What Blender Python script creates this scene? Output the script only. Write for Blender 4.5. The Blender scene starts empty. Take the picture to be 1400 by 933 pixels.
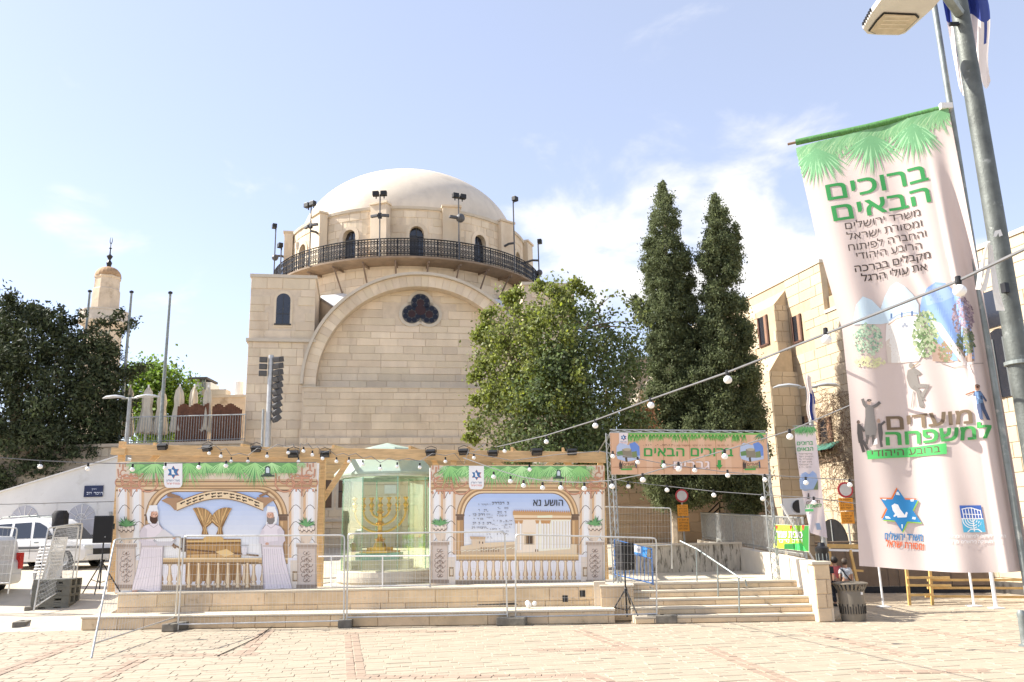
import bpy, bmesh, math, random
import numpy as np
from mathutils import Vector, Matrix, geometry
rnd = random.Random(7)
SC = bpy.context.scene
COL = SC.collection
R = math.radians
V = Vector
# ---------------------------------------------------------------- camera
F, CAMH, PITCH, ROLL = 1130.0, 2.2, R(13.1), R(1.44)
CAM = V((0, 0, CAMH))
CM = Matrix.Rotation(math.pi/2+PITCH, 3, 'X') @ Matrix.Rotation(-ROLL, 3, 'Z')
cd = bpy.data.cameras.new('camera'); cam = bpy.data.objects.new('camera', cd); COL.objects.link(cam)
cd.sensor_width = 36.0; cd.lens = F/1400*36.0; cd.clip_start = 0.1; cd.clip_end = 6000
cam.matrix_world = Matrix.Translation(CAM) @ CM.to_4x4()
SC.camera = cam
def ray(x, y): return CM @ V(((x-700)/F, -(y-466.5)/F, -1.0))
def A(x, y, Y):                     # the point at depth Y seen in direction x, y of the photograph
    d = ray(x, y); return CAM + d*(Y/d.y)
def G(x, y, z=0.0):                 # the point at height z
    d = ray(x, y); return CAM + d*((z-CAMH)/d.z)
def PLN(x, y, o, n):                # the point on a plane
    d = ray(x, y); return CAM + d*((V(o)-CAM).dot(n)/d.dot(n))
def AYX(x, y, X):
    d = ray(x, y); return CAM + d*(X/d.x)
# ---------------------------------------------------------------- light
SUN_EL, SUN_AZ = R(42), math.atan2(-math.cos(R(9)), math.sin(R(9)))
SUN = V((math.cos(SUN_EL)*math.sin(SUN_AZ), math.cos(SUN_EL)*math.cos(SUN_AZ), math.sin(SUN_EL)))
ld = bpy.data.lights.new('sun', 'SUN'); ld.energy = 2.15; ld.angle = R(0.5); ld.color = (1, .95, .86)
so = bpy.data.objects.new('sun', ld); COL.objects.link(so)
so.rotation_euler = SUN.to_track_quat('Z', 'Y').to_euler(); so.location = (0, 0, 60)
SC.view_settings.view_transform = 'Standard'; SC.view_settings.look = 'None'
SC.view_settings.exposure = 2.36; SC.view_settings.gamma = 1.0
wd = bpy.data.worlds.new('World'); SC.world = wd; wd.use_nodes = True
nt = wd.node_tree; nt.nodes.clear()
def N(nt, t, **k):
    n = nt.nodes.new(t)
    for a, b in k.items():
        if a.startswith('i_'): n.inputs[a[2:].replace('_', ' ')].default_value = b
        else: setattr(n, a, b)
    return n
def LK(nt, a, b): nt.links.new(a, b)
def MATH(nt, op, a, b=None, c=None, clamp=False):
    n = nt.nodes.new('ShaderNodeMath'); n.operation = op; n.use_clamp = clamp
    for i, x in enumerate((a, b, c)):
        if x is None: continue
        if isinstance(x, (int, float)): n.inputs[i].default_value = x
        else: nt.links.new(x, n.inputs[i])
    return n.outputs[0]
sky = N(nt, 'ShaderNodeTexSky', sky_type='NISHITA', sun_disc=False, sun_elevation=SUN_EL, sun_rotation=SUN_AZ % (2*math.pi))
sky.air_density = 1.0; sky.dust_density = 0.9; sky.ozone_density = 1.0; sky.altitude = 750
tc = N(nt, 'ShaderNodeTexCoord'); sx = N(nt, 'ShaderNodeSeparateXYZ'); LK(nt, tc.outputs['Generated'], sx.inputs[0])
zz = MATH(nt, 'ADD', MATH(nt, 'MAXIMUM', sx.outputs[2], 0.0), 0.22)
cx = N(nt, 'ShaderNodeCombineXYZ')
LK(nt, MATH(nt, 'DIVIDE', sx.outputs[0], zz), cx.inputs[0]); LK(nt, MATH(nt, 'DIVIDE', sx.outputs[1], zz), cx.inputs[1])
cx.inputs[2].default_value = 4.3
no = N(nt, 'ShaderNodeTexNoise', i_Scale=3.0, i_Detail=10.0, i_Roughness=0.56, i_Distortion=0.35); LK(nt, cx.outputs[0], no.inputs['Vector'])
# a bank of cumulus low over the right of the square, thin wisps elsewhere
acc = None
for (px, py, wdt, amp) in ((770, 255, .991, .25), (860, 310, .984, .29), (960, 310, .988, .24), (1060, 360, .975, .30), (690, 330, .99, .18), (1250, 450, .97, .28), (140, 290, .996, .19), (235, 350, .996, .17)):
    d = ray(px, py).normalized()
    vd = N(nt, 'ShaderNodeVectorMath', operation='DOT_PRODUCT'); LK(nt, tc.outputs['Generated'], vd.inputs[0]); vd.inputs[1].default_value = d
    mr = N(nt, 'ShaderNodeMapRange', interpolation_type='SMOOTHSTEP'); mr.inputs[1].default_value = wdt; mr.inputs[2].default_value = 1.0; mr.inputs[3].default_value = 0; mr.inputs[4].default_value = amp
    LK(nt, vd.outputs['Value'], mr.inputs[0])
    acc = mr.outputs[0] if acc is None else MATH(nt, 'MAXIMUM', acc, mr.outputs[0])
cl = MATH(nt, 'ADD', no.outputs['Fac'], acc)
mr = N(nt, 'ShaderNodeMapRange', interpolation_type='SMOOTHSTEP'); mr.inputs[1].default_value = .64; mr.inputs[2].default_value = .90
LK(nt, cl, mr.inputs[0])
mxs = N(nt, 'ShaderNodeMix', data_type='RGBA'); LK(nt, mr.outputs[0], mxs.inputs[0])
# thin pale air over the whole sky
mx0 = N(nt, 'ShaderNodeMix', data_type='RGBA'); mx0.inputs[0].default_value = .5
wb = N(nt, 'ShaderNodeVectorMath', operation='MULTIPLY'); LK(nt, sky.outputs[0], wb.inputs[0]); wb.inputs[1].default_value = (1.0, .885, .93); LK(nt, wb.outputs[0], mx0.inputs[6]); mx0.inputs[7].default_value = (1.75, 1.85, 1.95, 1)
LK(nt, mx0.outputs[2], mxs.inputs[6]); mxs.inputs[7].default_value = (3.15, 3.08, 3.02, 1)
bg = N(nt, 'ShaderNodeBackground'); bg.inputs[1].default_value = 0.078; LK(nt, mxs.outputs[2], bg.inputs[0])
wo = N(nt, 'ShaderNodeOutputWorld'); LK(nt, bg.outputs[0], wo.inputs[0])
# ---------------------------------------------------------------- helpers
def lin(h):
    h = h.lstrip('#'); r = [int(h[i:i+2], 16)/255 for i in (0, 2, 4)]
    return tuple(x/12.92 if x <= .04045 else ((x+.055)/1.055)**2.4 for x in r)
_M = {}
def mat(name, col, rough=.75, metal=0., var=.12, scale=4., bump=0., bscale=25., rnd_=0., trans=0., stretch=None, dirt=None, attr=False, spec=.4):
    if name in _M: return _M[name]
    if isinstance(col, str): col = lin(col)
    m = bpy.data.materials.new(name); m.use_nodes = True; t = m.node_tree; b = t.nodes['Principled BSDF']
    b.inputs['Roughness'].default_value = rough; b.inputs['Metallic'].default_value = metal
    b.inputs['Specular IOR Level'].default_value = spec
    tc = N(t, 'ShaderNodeNewGeometry'); co = tc.outputs['Position']
    if stretch:
        mp = N(t, 'ShaderNodeMapping'); mp.inputs['Scale'].default_value = stretch; LK(t, co, mp.inputs[0]); co = mp.outputs[0]
    if attr:
        at = N(t, 'ShaderNodeAttribute', attribute_name='Col'); base = at.outputs['Color']
    else:
        rgb = N(t, 'ShaderNodeRGB'); rgb.outputs[0].default_value = (*col, 1); base = rgb.outputs[0]
    val = None
    if var:
        no = N(t, 'ShaderNodeTexNoise', i_Scale=scale, i_Detail=6.0, i_Roughness=.6); LK(t, co, no.inputs['Vector'])
        mr = N(t, 'ShaderNodeMapRange'); mr.inputs[1].default_value = .3; mr.inputs[2].default_value = .7
        mr.inputs[3].default_value = 1-var; mr.inputs[4].default_value = 1+var; LK(t, no.outputs['Fac'], mr.inputs[0]); val = mr.outputs[0]
    if rnd_:
        oi = N(t, 'ShaderNodeObjectInfo'); s = MATH(t, 'FRACT', MATH(t, 'ADD', oi.outputs['Random'], tc.outputs['Random Per Island']))
        f = MATH(t, 'MULTIPLY_ADD', s, 2*rnd_, 1-rnd_); val = f if val is None else MATH(t, 'MULTIPLY', val, f)
        hs = N(t, 'ShaderNodeHueSaturation'); LK(t, base, hs.inputs['Color']); 
        LK(t, MATH(t, 'MULTIPLY_ADD', MATH(t, 'FRACT', MATH(t, 'MULTIPLY', s, 7.31)), .7*rnd_, 1-.35*rnd_), hs.inputs['Saturation'])
        LK(t, MATH(t, 'MULTIPLY_ADD', MATH(t, 'FRACT', MATH(t, 'MULTIPLY', s, 3.7)), .06*rnd_, .5-.03*rnd_), hs.inputs['Hue'])
        base = hs.outputs[0]
    if val is not None:
        vm = N(t, 'ShaderNodeVectorMath', operation='SCALE'); LK(t, base, vm.inputs[0]); LK(t, val, vm.inputs['Scale']); base = vm.outputs[0]
    if dirt:
        dc, ds, d0, d1 = dirt
        n2 = N(t, 'ShaderNodeTexNoise', i_Scale=ds, i_Detail=8.0, i_Roughness=.65); LK(t, co, n2.inputs['Vector'])
        m2 = N(t, 'ShaderNodeMapRange'); m2.inputs[1].default_value = d0; m2.inputs[2].default_value = d1; LK(t, n2.outputs['Fac'], m2.inputs[0])
        mx = N(t, 'ShaderNodeMix', data_type='RGBA'); LK(t, m2.outputs[0], mx.inputs[0]); LK(t, base, mx.inputs[6])
        mx.inputs[7].default_value = (*(lin(dc) if isinstance(dc, str) else dc), 1); base = mx.outputs[2]
    LK(t, base, b.inputs['Base Color'])
    if bump:
        n3 = N(t, 'ShaderNodeTexNoise', i_Scale=bscale, i_Detail=6.0, i_Roughness=.65); LK(t, tc.outputs['Position'], n3.inputs['Vector'])
        bp = N(t, 'ShaderNodeBump'); bp.inputs['Strength'].default_value = bump; bp.inputs['Distance'].default_value = .03
        LK(t, n3.outputs['Fac'], bp.inputs['Height']); LK(t, bp.outputs[0], b.inputs['Normal'])
    if trans:
        tr = N(t, 'ShaderNodeBsdfTranslucent'); LK(t, base, tr.inputs[0]); ms = N(t, 'ShaderNodeMixShader'); ms.inputs[0].default_value = trans
        LK(t, b.outputs[0], ms.inputs[1]); LK(t, tr.outputs[0], ms.inputs[2]); LK(t, ms.outputs[0], t.nodes['Material Output'].inputs[0])
    _M[name] = m; return m
def glassmat(name, tint, refl=.1, rough=.0):
    if name in _M: return _M[name]
    m = bpy.data.materials.new(name); m.use_nodes = True; t = m.node_tree; t.nodes.clear()
    tr = N(t, 'ShaderNodeBsdfTransparent'); tr.inputs[0].default_value = (*tint, 1)
    gl = N(t, 'ShaderNodeBsdfGlossy'); gl.inputs['Roughness'].default_value = rough; gl.inputs[0].default_value = (.9, 1, .95, 1)
    lw = N(t, 'ShaderNodeLayerWeight'); lw.inputs[0].default_value = .35
    ms = N(t, 'ShaderNodeMixShader'); LK(t, MATH(t, 'MULTIPLY_ADD', lw.outputs['Fresnel'], .3, refl, clamp=True), ms.inputs[0])
    LK(t, tr.outputs[0], ms.inputs[1]); LK(t, gl.outputs[0], ms.inputs[2])
    o = N(t, 'ShaderNodeOutputMaterial'); LK(t, ms.outputs[0], o.inputs[0]); _M[name] = m; return m
WM = {}
def thing(name, label, cat, loc=(0, 0, 0), rz=0., group=None):
    o = bpy.data.objects.new(name, None); COL.objects.link(o); o.empty_display_size = .2
    o.location = loc; o.rotation_euler = (0, 0, rz); o['label'] = label; o['category'] = cat
    if group: o['group'] = group
    WM[o.name] = Matrix.Translation(V(loc)) @ Matrix.Rotation(rz, 4, 'Z'); return o
def rootW(o):
    while o.parent: o = o.parent
    return WM.get(o.name, Matrix.Identity(4))
def tag(o, label, cat, group=None):
    o['label'] = label; o['category'] = cat
    if group: o['group'] = group
    return o
def link(o, parent=None, kind=None):
    COL.objects.link(o)
    if parent: o.parent = parent
    if kind: o['kind'] = kind
    return o
class MB:
    def __init__(s): s.v = []; s.f = []; s.c = []; s.col = (1, 1, 1)
    def add(s, v, f):
        b = len(s.v); s.v += [tuple(p) for p in v]; s.f += [tuple(i+b for i in q) for q in f]; s.c += [s.col]*len(f); return s
    def obox(s, o, a, b, c):
        o, a, b, c = V(o), V(a), V(b), V(c)
        p = [o, o+a, o+a+b, o+b, o+c, o+a+c, o+a+b+c, o+b+c]
        return s.add(p, [(0, 3, 2, 1), (4, 5, 6, 7), (0, 1, 5, 4), (1, 2, 6, 5), (2, 3, 7, 6), (3, 0, 4, 7)])
    def box(s, c, d, rz=0., M=None):
        M = M or Matrix.Rotation(rz, 3, 'Z'); c = V(c); a, b, e = M @ V((d[0], 0, 0)), M @ V((0, d[1], 0)), M @ V((0, 0, d[2]))
        return s.obox(c-(a+b+e)/2, a, b, e)
    def bar(s, p, q, w, h, up=(0, 0, 1)):
        p, q = V(p), V(q); a = q-p; n = a.normalized(); u = V(up)
        if abs(n.dot(u)) > .95: u = V((0, 1, 0))
        x = n.cross(u).normalized(); y = x.cross(n).normalized()
        return s.obox(p-x*w/2-y*h/2, a, x*w, y*h)
    def tube(s, pts, r, n=6, cap=True):
        pts = [V(p) for p in pts]; k = len(pts); rs = r if isinstance(r, (list, tuple)) else [r]*k
        vs = []; fs = []; px = None
        for i, p in enumerate(pts):
            t = (pts[min(i+1, k-1)]-pts[max(i-1, 0)]).normalized()
            if px is None:
                u = V((0, 0, 1)) if abs(t.z) < .9 else V((1, 0, 0)); px = t.cross(u).normalized()
            else: px = (px-t*px.dot(t)).normalized()
            py = t.cross(px)
            vs += [p+(px*math.cos(6.28318*j/n)+py*math.sin(6.28318*j/n))*rs[i] for j in range(n)]
            if i:
                a = (i-1)*n; b = i*n
                fs += [(a+j, a+(j+1) % n, b+(j+1) % n, b+j) for j in range(n)]
        if cap: fs += [tuple(range(n-1, -1, -1)), tuple(range((k-1)*n, k*n))]
        return s.add(vs, fs)
    def lathe(s, prof, o=(0, 0, 0), n=16, a0=0., a1=6.2831853, M=None):
        o = V(o); full = abs(a1-a0-6.2831853) < 1e-3; m = n if full else n+1; vs = []; fs = []; M = M or Matrix.Identity(3)
        for r, z in prof: vs += [o+M @ V((r*math.cos(a0+(a1-a0)*j/n), r*math.sin(a0+(a1-a0)*j/n), z)) for j in range(m)]
        for i in range(len(prof)-1):
            for j in range(n):
                j2 = (j+1) % m; fs.append((i*m+j, i*m+j2, (i+1)*m+j2, (i+1)*m+j))
        return s.add(vs, fs)
    def prism(s, poly, o, ex, ey, ez):          # 2-D outline in the plane ex, ey pushed along ez
        o, ex, ey, ez = V(o), V(ex), V(ey), V(ez); n = len(poly)
        a = [o+ex*x+ey*y for x, y in poly]; b = [p+ez for p in a]
        tri = geometry.tessellate_polygon([[V((x, y, 0)) for x, y in poly]])
        fs = [tuple(t) for t in tri]+[tuple(i+n for i in reversed(t)) for t in tri]
        fs += [(i, (i+1) % n, (i+1) % n+n, i+n) for i in range(n)]
        return s.add(a+b, fs)
    def sphere(s, c, r, n=10, m=6, sc=(1, 1, 1)):
        c = V(c); vs = [c+V((0, 0, -r*sc[2]))]
        for i in range(1, m):
            t = math.pi*i/m
            vs += [c+V((r*sc[0]*math.sin(t)*math.cos(6.28318*j/n), r*sc[1]*math.sin(t)*math.sin(6.28318*j/n), -r*sc[2]*math.cos(t))) for j in range(n)]
        vs.append(c+V((0, 0, r*sc[2]))); fs = []
        for j in range(n):
            fs.append((0, 1+(j+1) % n, 1+j))
            for i in range(m-2): fs.append((1+i*n+j, 1+i*n+(j+1) % n, 1+(i+1)*n+(j+1) % n, 1+(i+1)*n+j))
            fs.append((1+(m-2)*n+j, 1+(m-2)*n+(j+1) % n, len(vs)-1))
        return s.add(vs, fs)
    def quad(s, a, b, c, d): return s.add([a, b, c, d], [(0, 1, 2, 3)])
    def mesh(s, name, m, W=None, smooth=False, bev=0., colors=False):
        me = bpy.data.meshes.new(name); vs = s.v
        if W is not None:
            Wi = W.inverted(); vs = [Wi @ V(p) for p in vs]
        me.from_pydata(vs, [], s.f); me.materials.append(m)
        bm = bmesh.new(); bm.from_mesh(me); bmesh.ops.recalc_face_normals(bm, faces=bm.faces)
        if bev:
            bmesh.ops.remove_doubles(bm, verts=bm.verts, dist=1e-5)
            ed = [e for e in bm.edges if len(e.link_faces) == 2 and e.calc_face_angle(0) > .5]
            bmesh.ops.bevel(bm, geom=ed, offset=bev, segments=2, affect='EDGES', profile=.6)
        bm.to_mesh(me); bm.free()
        if colors:
            at = me.color_attributes.new('Col', 'FLOAT_COLOR', 'CORNER'); arr = []
            for p, c in zip(me.polygons, s.c): arr += [*c, 1.0]*p.loop_total
            at.data.foreach_set('color', arr)
        if smooth:
            me.polygons.foreach_set('use_smooth', [True]*len(me.polygons))
            try: me.set_sharp_from_angle(angle=R(40))
            except Exception: pass
        return me
    def build(s, name, m, parent=None, local=False, smooth=False, bev=0., kind=None, colors=False):
        W = None if (local or parent is None) else rootW(parent)
        return link(bpy.data.objects.new(name, s.mesh(name, m, W, smooth, bev, colors)), parent, kind)
def own(name, mb, m, label, cat, group=None, **k):      # a thing that is one mesh, its origin at its own base
    c = V((sum(p[0] for p in mb.v)/len(mb.v), sum(p[1] for p in mb.v)/len(mb.v), min(p[2] for p in mb.v)))
    mb.v = [tuple(V(p)-c) for p in mb.v]
    o = link(bpy.data.objects.new(name, mb.mesh(name, m, None, **k))); o.location = c; WM[o.name] = Matrix.Translation(c)
    return tag(o, label, cat, group)
def dup(root, loc, rz=0., label=None, scale=None):
    r = root.copy(); COL.objects.link(r); r.location = loc; r.rotation_euler = (0, 0, rz)
    if label: r['label'] = label
    if scale: r.scale = scale
    for ch in list(root.children):
        c = ch.copy(); COL.objects.link(c); c.parent = r
        for g in ch.children:
            d = g.copy(); COL.objects.link(d); d.parent = c
    WM[r.name] = Matrix.Translation(V(loc)) @ Matrix.Rotation(rz, 4, 'Z'); return r
def arc(cx, cy, r, a0, a1, n, ry=None):
    ry = ry or r; return [(cx+r*math.cos(R(a0+(a1-a0)*i/n)), cy+ry*math.sin(R(a0+(a1-a0)*i/n))) for i in range(n+1)]
# ---- masonry: courses of stones cut to a convex outline
def clip(poly, cv):
    out = poly
    for i in range(len(cv)):
        a = cv[i]; b = cv[(i+1) % len(cv)]; inp = out; out = []
        if not inp: break
        side = lambda p: (b[0]-a[0])*(p[1]-a[1])-(b[1]-a[1])*(p[0]-a[0])
        for j in range(len(inp)):
            p = inp[j]; q = inp[(j+1) % len(inp)]; sp = side(p); sq = side(q)
            if sp >= 0: out.append(p)
            if sp*sq < 0:
                t = sp/(sp-sq); out.append((p[0]+t*(q[0]-p[0]), p[1]+t*(q[1]-p[1])))
    return out
def area(p): return abs(sum(p[i][0]*p[(i+1) % len(p)][1]-p[(i+1) % len(p)][0]*p[i][1] for i in range(len(p))))/2
def courses(u0, u1, z0, z1, h=(.4, .4), l=(.7, 1.3), gap=.015, cv=None, skip=None, seed=1):
    r = random.Random(seed); out = []; z = z0
    while z < z1-.05:
        hh = min(r.uniform(*h), z1-z)
        if z1-z-hh < .12: hh = z1-z
        u = u0-r.uniform(0, l[0])
        while u < u1:
            ll = r.uniform(*l); a = max(u, u0); b = min(u+ll, u1); u += ll
            if b-a < .06: continue
            p = [(a+gap/2, z+gap/2), (b-gap/2, z+gap/2), (b-gap/2, z+hh-gap/2), (a+gap/2, z+hh-gap/2)]
            if skip and skip((a+b)/2, z+hh/2, b-a, hh): continue
            if cv: p = clip(p, cv)
            if len(p) >= 3 and area(p) > .006: out.append(p)
        z += hh
    return out
def stone_mb(mb, p, mp, d=.03, ch=.012, jit=.006):
    d = d+rnd.uniform(-jit, jit); n = len(p); cx = sum(q[0] for q in p)/n; cy = sum(q[1] for q in p)/n
    w = max(q[0] for q in p)-min(q[0] for q in p); hgt = max(q[1] for q in p)-min(q[1] for q in p)
    kx = max(0, 1-2*ch/max(w, .03)); ky = max(0, 1-2*ch/max(hgt, .03))
    vs = [mp(x, y, 0) for x, y in p]+[mp(x, y, d*.7) for x, y in p]+[mp(cx+(x-cx)*kx, cy+(y-cy)*ky, d) for x, y in p]
    fs = [tuple(range(2*n, 3*n))]
    for i in range(n):
        j = (i+1) % n; fs += [(i, j, n+j, n+i), (n+i, n+j, 2*n+j, 2*n+i)]
    mb.add(vs, fs)
def masonry(parent, stones, m, name='stone', single=300, local=True, d=.03, jit=.006, ch=.012, stuffname='stonework', kindless=False):
    """stones: list of (polygon, map); the first `single` become parts, the rest one part of kind stuff"""
    for p, mp in stones[:single]:
        mb = MB(); stone_mb(mb, p, mp, d, ch, jit); mb.build(name, m, parent, local=local)
    if stones[single:]:
        mb = MB()
        for p, mp in stones[single:]: stone_mb(mb, p, mp, d, ch, jit)
        mb.build(stuffname, m, parent, local=local, kind='stuff')
# ---- flat print: coloured shapes and letters laid on a sheet
_T = {}
def glyphs(s):
    """letters as two layers of triangles, since the strokes of a letter overlap"""
    if s not in _T:
        c = bpy.data.curves.new('text', 'FONT'); c.body = s[::-1]
        o = bpy.data.objects.new('text', c); COL.objects.link(o); bpy.context.view_layer.update()
        cu = o.to_curve(bpy.context.evaluated_depsgraph_get()); loops = []
        for sp in cu.splines:
            b = sp.bezier_points; n = len(b); L = []
            for i in range(n):
                p, q = b[i], b[(i+1) % n]; k = 1 if (p.handle_right-p.co).cross(q.co-p.co).length < 1e-5 and (q.handle_left-q.co).cross(q.co-p.co).length < 1e-5 else 3
                for t in range(k):
                    t = t/k; w = p.co*(1-t)**3+p.handle_right*3*t*(1-t)**2+q.handle_left*3*t*t*(1-t)+q.co*t**3; L.append((w.x, w.y))
            if n > 2: loops.append(L)
        o.to_curve_clear(); bpy.data.objects.remove(o); bpy.data.curves.remove(c)
        sg = lambda L: sum(L[i-1][0]*L[i][1]-L[i][0]*L[i-1][1] for i in range(len(L)))/2
        big = max(loops, key=lambda L: abs(sg(L))); outs = [[L] for L in loops if sg(L)*sg(big) > 0]
        def inside(p, L):
            r = False
            for i in range(len(L)):
                (xa, ya), (xb, yb) = L[i], L[i-1]
                if (ya > p[1]) != (yb > p[1]) and p[0] < (xb-xa)*(p[1]-ya)/(yb-ya)+xa: r = not r
            return r
        for L in loops:
            if sg(L)*sg(big) <= 0:
                for q in outs:
                    if inside(L[0], q[0]): q.append(L); break
        xs = [p[0] for L in loops for p in L]; x0, x1 = min(xs), max(xs); lay = [([], []), ([], [])]
        for k, q in enumerate(outs):
            vs, fs = lay[k % 2]; b = len(vs); vs += [((x-x0)/(x1-x0), y/.62) for L in q for x, y in L]
            fs += [tuple(i+b for i in t) for t in geometry.tessellate_polygon([[V((x, y, 0)) for x, y in L] for L in q])]
        _T[s] = lay
    return _T[s]
class Print:
    def __init__(s, mp, step=.00008, d0=.002): s.mp = mp; s.v = []; s.f = []; s.c = []; s.d = d0; s.step = step; s.gain = 1.0; s.sat = 1.0
    def _put(s, vs, fs, col, dz=None):
        b = len(s.v); s.v += [(x, y, s.d+(dz[i] if dz else 0)) for i, (x, y) in enumerate(vs)]; s.f += [tuple(i+b for i in f) for f in fs]; c = lin(col) if isinstance(col, str) else col; l = .3*c[0]+.6*c[1]+.1*c[2]; c = tuple(min(.86, max(0, l+(x-l)*s.sat)*s.gain) for x in c)
        s.c += [c]*len(fs); s.d += s.step
    def poly(s, pts, col):
        t = geometry.tessellate_polygon([[V((x, y, 0)) for x, y in pts]]); s._put(pts, [tuple(q) for q in t], col); return s
    def polys(s, lst, col):
        vs = []; fs = []; dz = []      # overlapping shapes of one call lie a hair apart
        for k, pts in enumerate(lst):
            dz += [s.step*.13*(k % 7)]*len(pts); b = len(vs); t = geometry.tessellate_polygon([[V((x, y, 0)) for x, y in pts]]); vs += list(pts); fs += [tuple(i+b for i in q) for q in t]
        s._put(vs, fs, col, dz); return s
    def rect(s, x0, y0, x1, y1, col): return s.poly([(x0, y0), (x1, y0), (x1, y1), (x0, y1)], col)
    def ell(s, x, y, rx, ry, col, n=16): return s.poly(arc(x, y, rx, 0, 360*(n-1)/n, n-1, ry), col)
    def line(s, pts, w, col):
        L = []; Rr = []
        for i, p in enumerate(pts):
            a = pts[max(i-1, 0)]; b = pts[min(i+1, len(pts)-1)]; dx, dy = b[0]-a[0], b[1]-a[1]; l = math.hypot(dx, dy) or 1
            L.append((p[0]-dy/l*w/2, p[1]+dx/l*w/2)); Rr.append((p[0]+dy/l*w/2, p[1]-dx/l*w/2))
        n = len(pts); s._put(L+Rr, [(i, i+1, n+i+1, n+i) for i in range(n-1)], col); return s
    def text(s, t, bl, br, up, col, bold=0.):      # letters fitted between two baseline points
        lay = glyphs(t); ex, ey = br[0]-bl[0], br[1]-bl[1]; h = math.hypot(*up); l = math.hypot(ex, ey); q = bold*h*.9
        for a, b in (((0, 0),) if bold < .008 else ((-q, -q*.6), (q, -q*.6), (-q, q*.6), (q, q*.6))):      # heavier letters: strokes thickened by overprinting
            for g, fs in lay: s._put([(bl[0]+ex*x+up[0]*y+ex/l*a+up[0]/h*b, bl[1]+ey*x+up[1]*y+ey/l*a+up[1]/h*b) for x, y in g], fs, col)
        return s
    def star(s, x, y, r, col, sx=1.):
        t = lambda a: [(x+r*sx*math.sin(R(a+120*k)), y-r*math.cos(R(a+120*k))) for k in range(3)]
        s.polys([t(0)], col); s.polys([t(180)], col); return s
    def frond(s, x, y, L, cols, a0, a1, n, r=None, w=.07):
        r = r or rnd
        for g in range(len(cols)):
            ps = []
            for i in range(n):
                a = R(a0+(a1-a0)*(i+r.uniform(0, 1))/n); l = L*r.uniform(.65, 1.05); ux, uy = math.cos(a), math.sin(a); bw = L*w
                ps.append([(x-uy*bw*.3, y+ux*bw*.3), (x+ux*l*.5-uy*bw/2, y+uy*l*.5+ux*bw/2), (x+ux*l, y+uy*l+.08*L), (x+ux*l*.5+uy*bw/2, y+uy*l*.5-ux*bw/2), (x+uy*bw*.3, y-ux*bw*.3)])
            s.polys(ps, cols[g])
        return s
    def build(s, name, m, parent, cutx=(), cuty=(), keep=None):
        W = rootW(parent); me = bpy.data.meshes.new(name); me.from_pydata(s.v, [], s.f)
        at = me.color_attributes.new('Col', 'FLOAT_COLOR', 'CORNER'); arr = []
        for p, c in zip(me.polygons, s.c): arr += [*c, 1.0]*p.loop_total
        at.data.foreach_set('color', arr)
        if len(cutx) or len(cuty):
            bm = bmesh.new(); bm.from_mesh(me)
            for x in cutx: bmesh.ops.bisect_plane(bm, geom=bm.verts[:]+bm.edges[:]+bm.faces[:], plane_co=(x, 0, 0), plane_no=(1, 0, 0), dist=1e-6)
            for y in cuty: bmesh.ops.bisect_plane(bm, geom=bm.verts[:]+bm.edges[:]+bm.faces[:], plane_co=(0, y, 0), plane_no=(0, 1, 0), dist=1e-6)
            if keep:
                bad = [f for f in bm.faces if not keep(*f.calc_center_median().to_2d())]; bmesh.ops.delete(bm, geom=bad, context='FACES')
            bm.to_mesh(me); bm.free()
        Wi = W.inverted()
        for v in me.vertices: v.co = Wi @ s.mp(v.co.x, v.co.y, v.co.z)
        me.materials.append(m)
        return link(bpy.data.objects.new(name, me), parent)
# ---- foliage: many small leaf faces spread through clumps
def leaves(name, m, parent, clumps, per, size, spread, aspect=1.6, up=0., seed=1, flat=0., drop=0.):
    g = np.random.default_rng(seed); cl = np.array(clumps, float); n = len(cl)*per
    c = np.repeat(cl[:, :3], per, 0); rs = np.repeat(cl[:, 3:4] if cl.shape[1] > 3 else np.full((len(cl), 1), spread), per, 0)
    off = g.normal(0, .5, (n, 3))*rs; off[:, 2] *= (1-flat); c = c+off
    nor = g.normal(0, 1, (n, 3)); nor[:, 2] += .4; nor /= np.linalg.norm(nor, axis=1, keepdims=True)
    t = g.normal(0, 1, (n, 3)); t[:, 2] += up-drop; t -= nor*np.sum(t*nor, 1, keepdims=True); t /= np.linalg.norm(t, axis=1, keepdims=True)
    b = np.cross(nor, t); L = size*g.uniform(.6, 1.25, (n, 1)); Wd = L/aspect
    p0 = c-t*L*.5; p1 = c+b*Wd*.5+nor*L*.06; p2 = c+t*L*.5; p3 = c-b*Wd*.5+nor*L*.06
    vs = np.stack([p0, p1, p2, p3], 1).reshape(-1, 3)
    Wi = np.array(rootW(parent).inverted()); vs = vs @ Wi[:3, :3].T+Wi[:3, 3]
    me = bpy.data.meshes.new(name); me.vertices.add(4*n); me.vertices.foreach_set('co', vs.ravel().astype(np.float32))
    me.loops.add(4*n); me.loops.foreach_set('vertex_index', np.arange(4*n, dtype=np.int32))
    me.polygons.add(n); me.polygons.foreach_set('loop_start', np.arange(0, 4*n, 4, dtype=np.int32)); me.polygons.foreach_set('loop_total', np.full(n, 4, dtype=np.int32))
    me.update(); me.validate(); me.materials.append(m)
    return link(bpy.data.objects.new(name, me), parent)
def skin_body(name, m, parent, verts, edges, rad, sub=2, root=0):
    W = rootW(parent).inverted(); me = bpy.data.meshes.new(name); me.from_pydata([W @ V(v) for v in verts], edges, []); me.materials.append(m)
    o = link(bpy.data.objects.new(name, me), parent); o.modifiers.new('Skin', 'SKIN'); sd = o.modifiers.new('Sub', 'SUBSURF'); sd.levels = sd.render_levels = sub
    for i, r in enumerate(rad): me.skin_vertices[0].data[i].radius = (r if isinstance(r, tuple) else (r, r))
    me.skin_vertices[0].data[root].use_root = True
    o.modifiers['Skin'].use_smooth_shade = True
    return o
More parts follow.
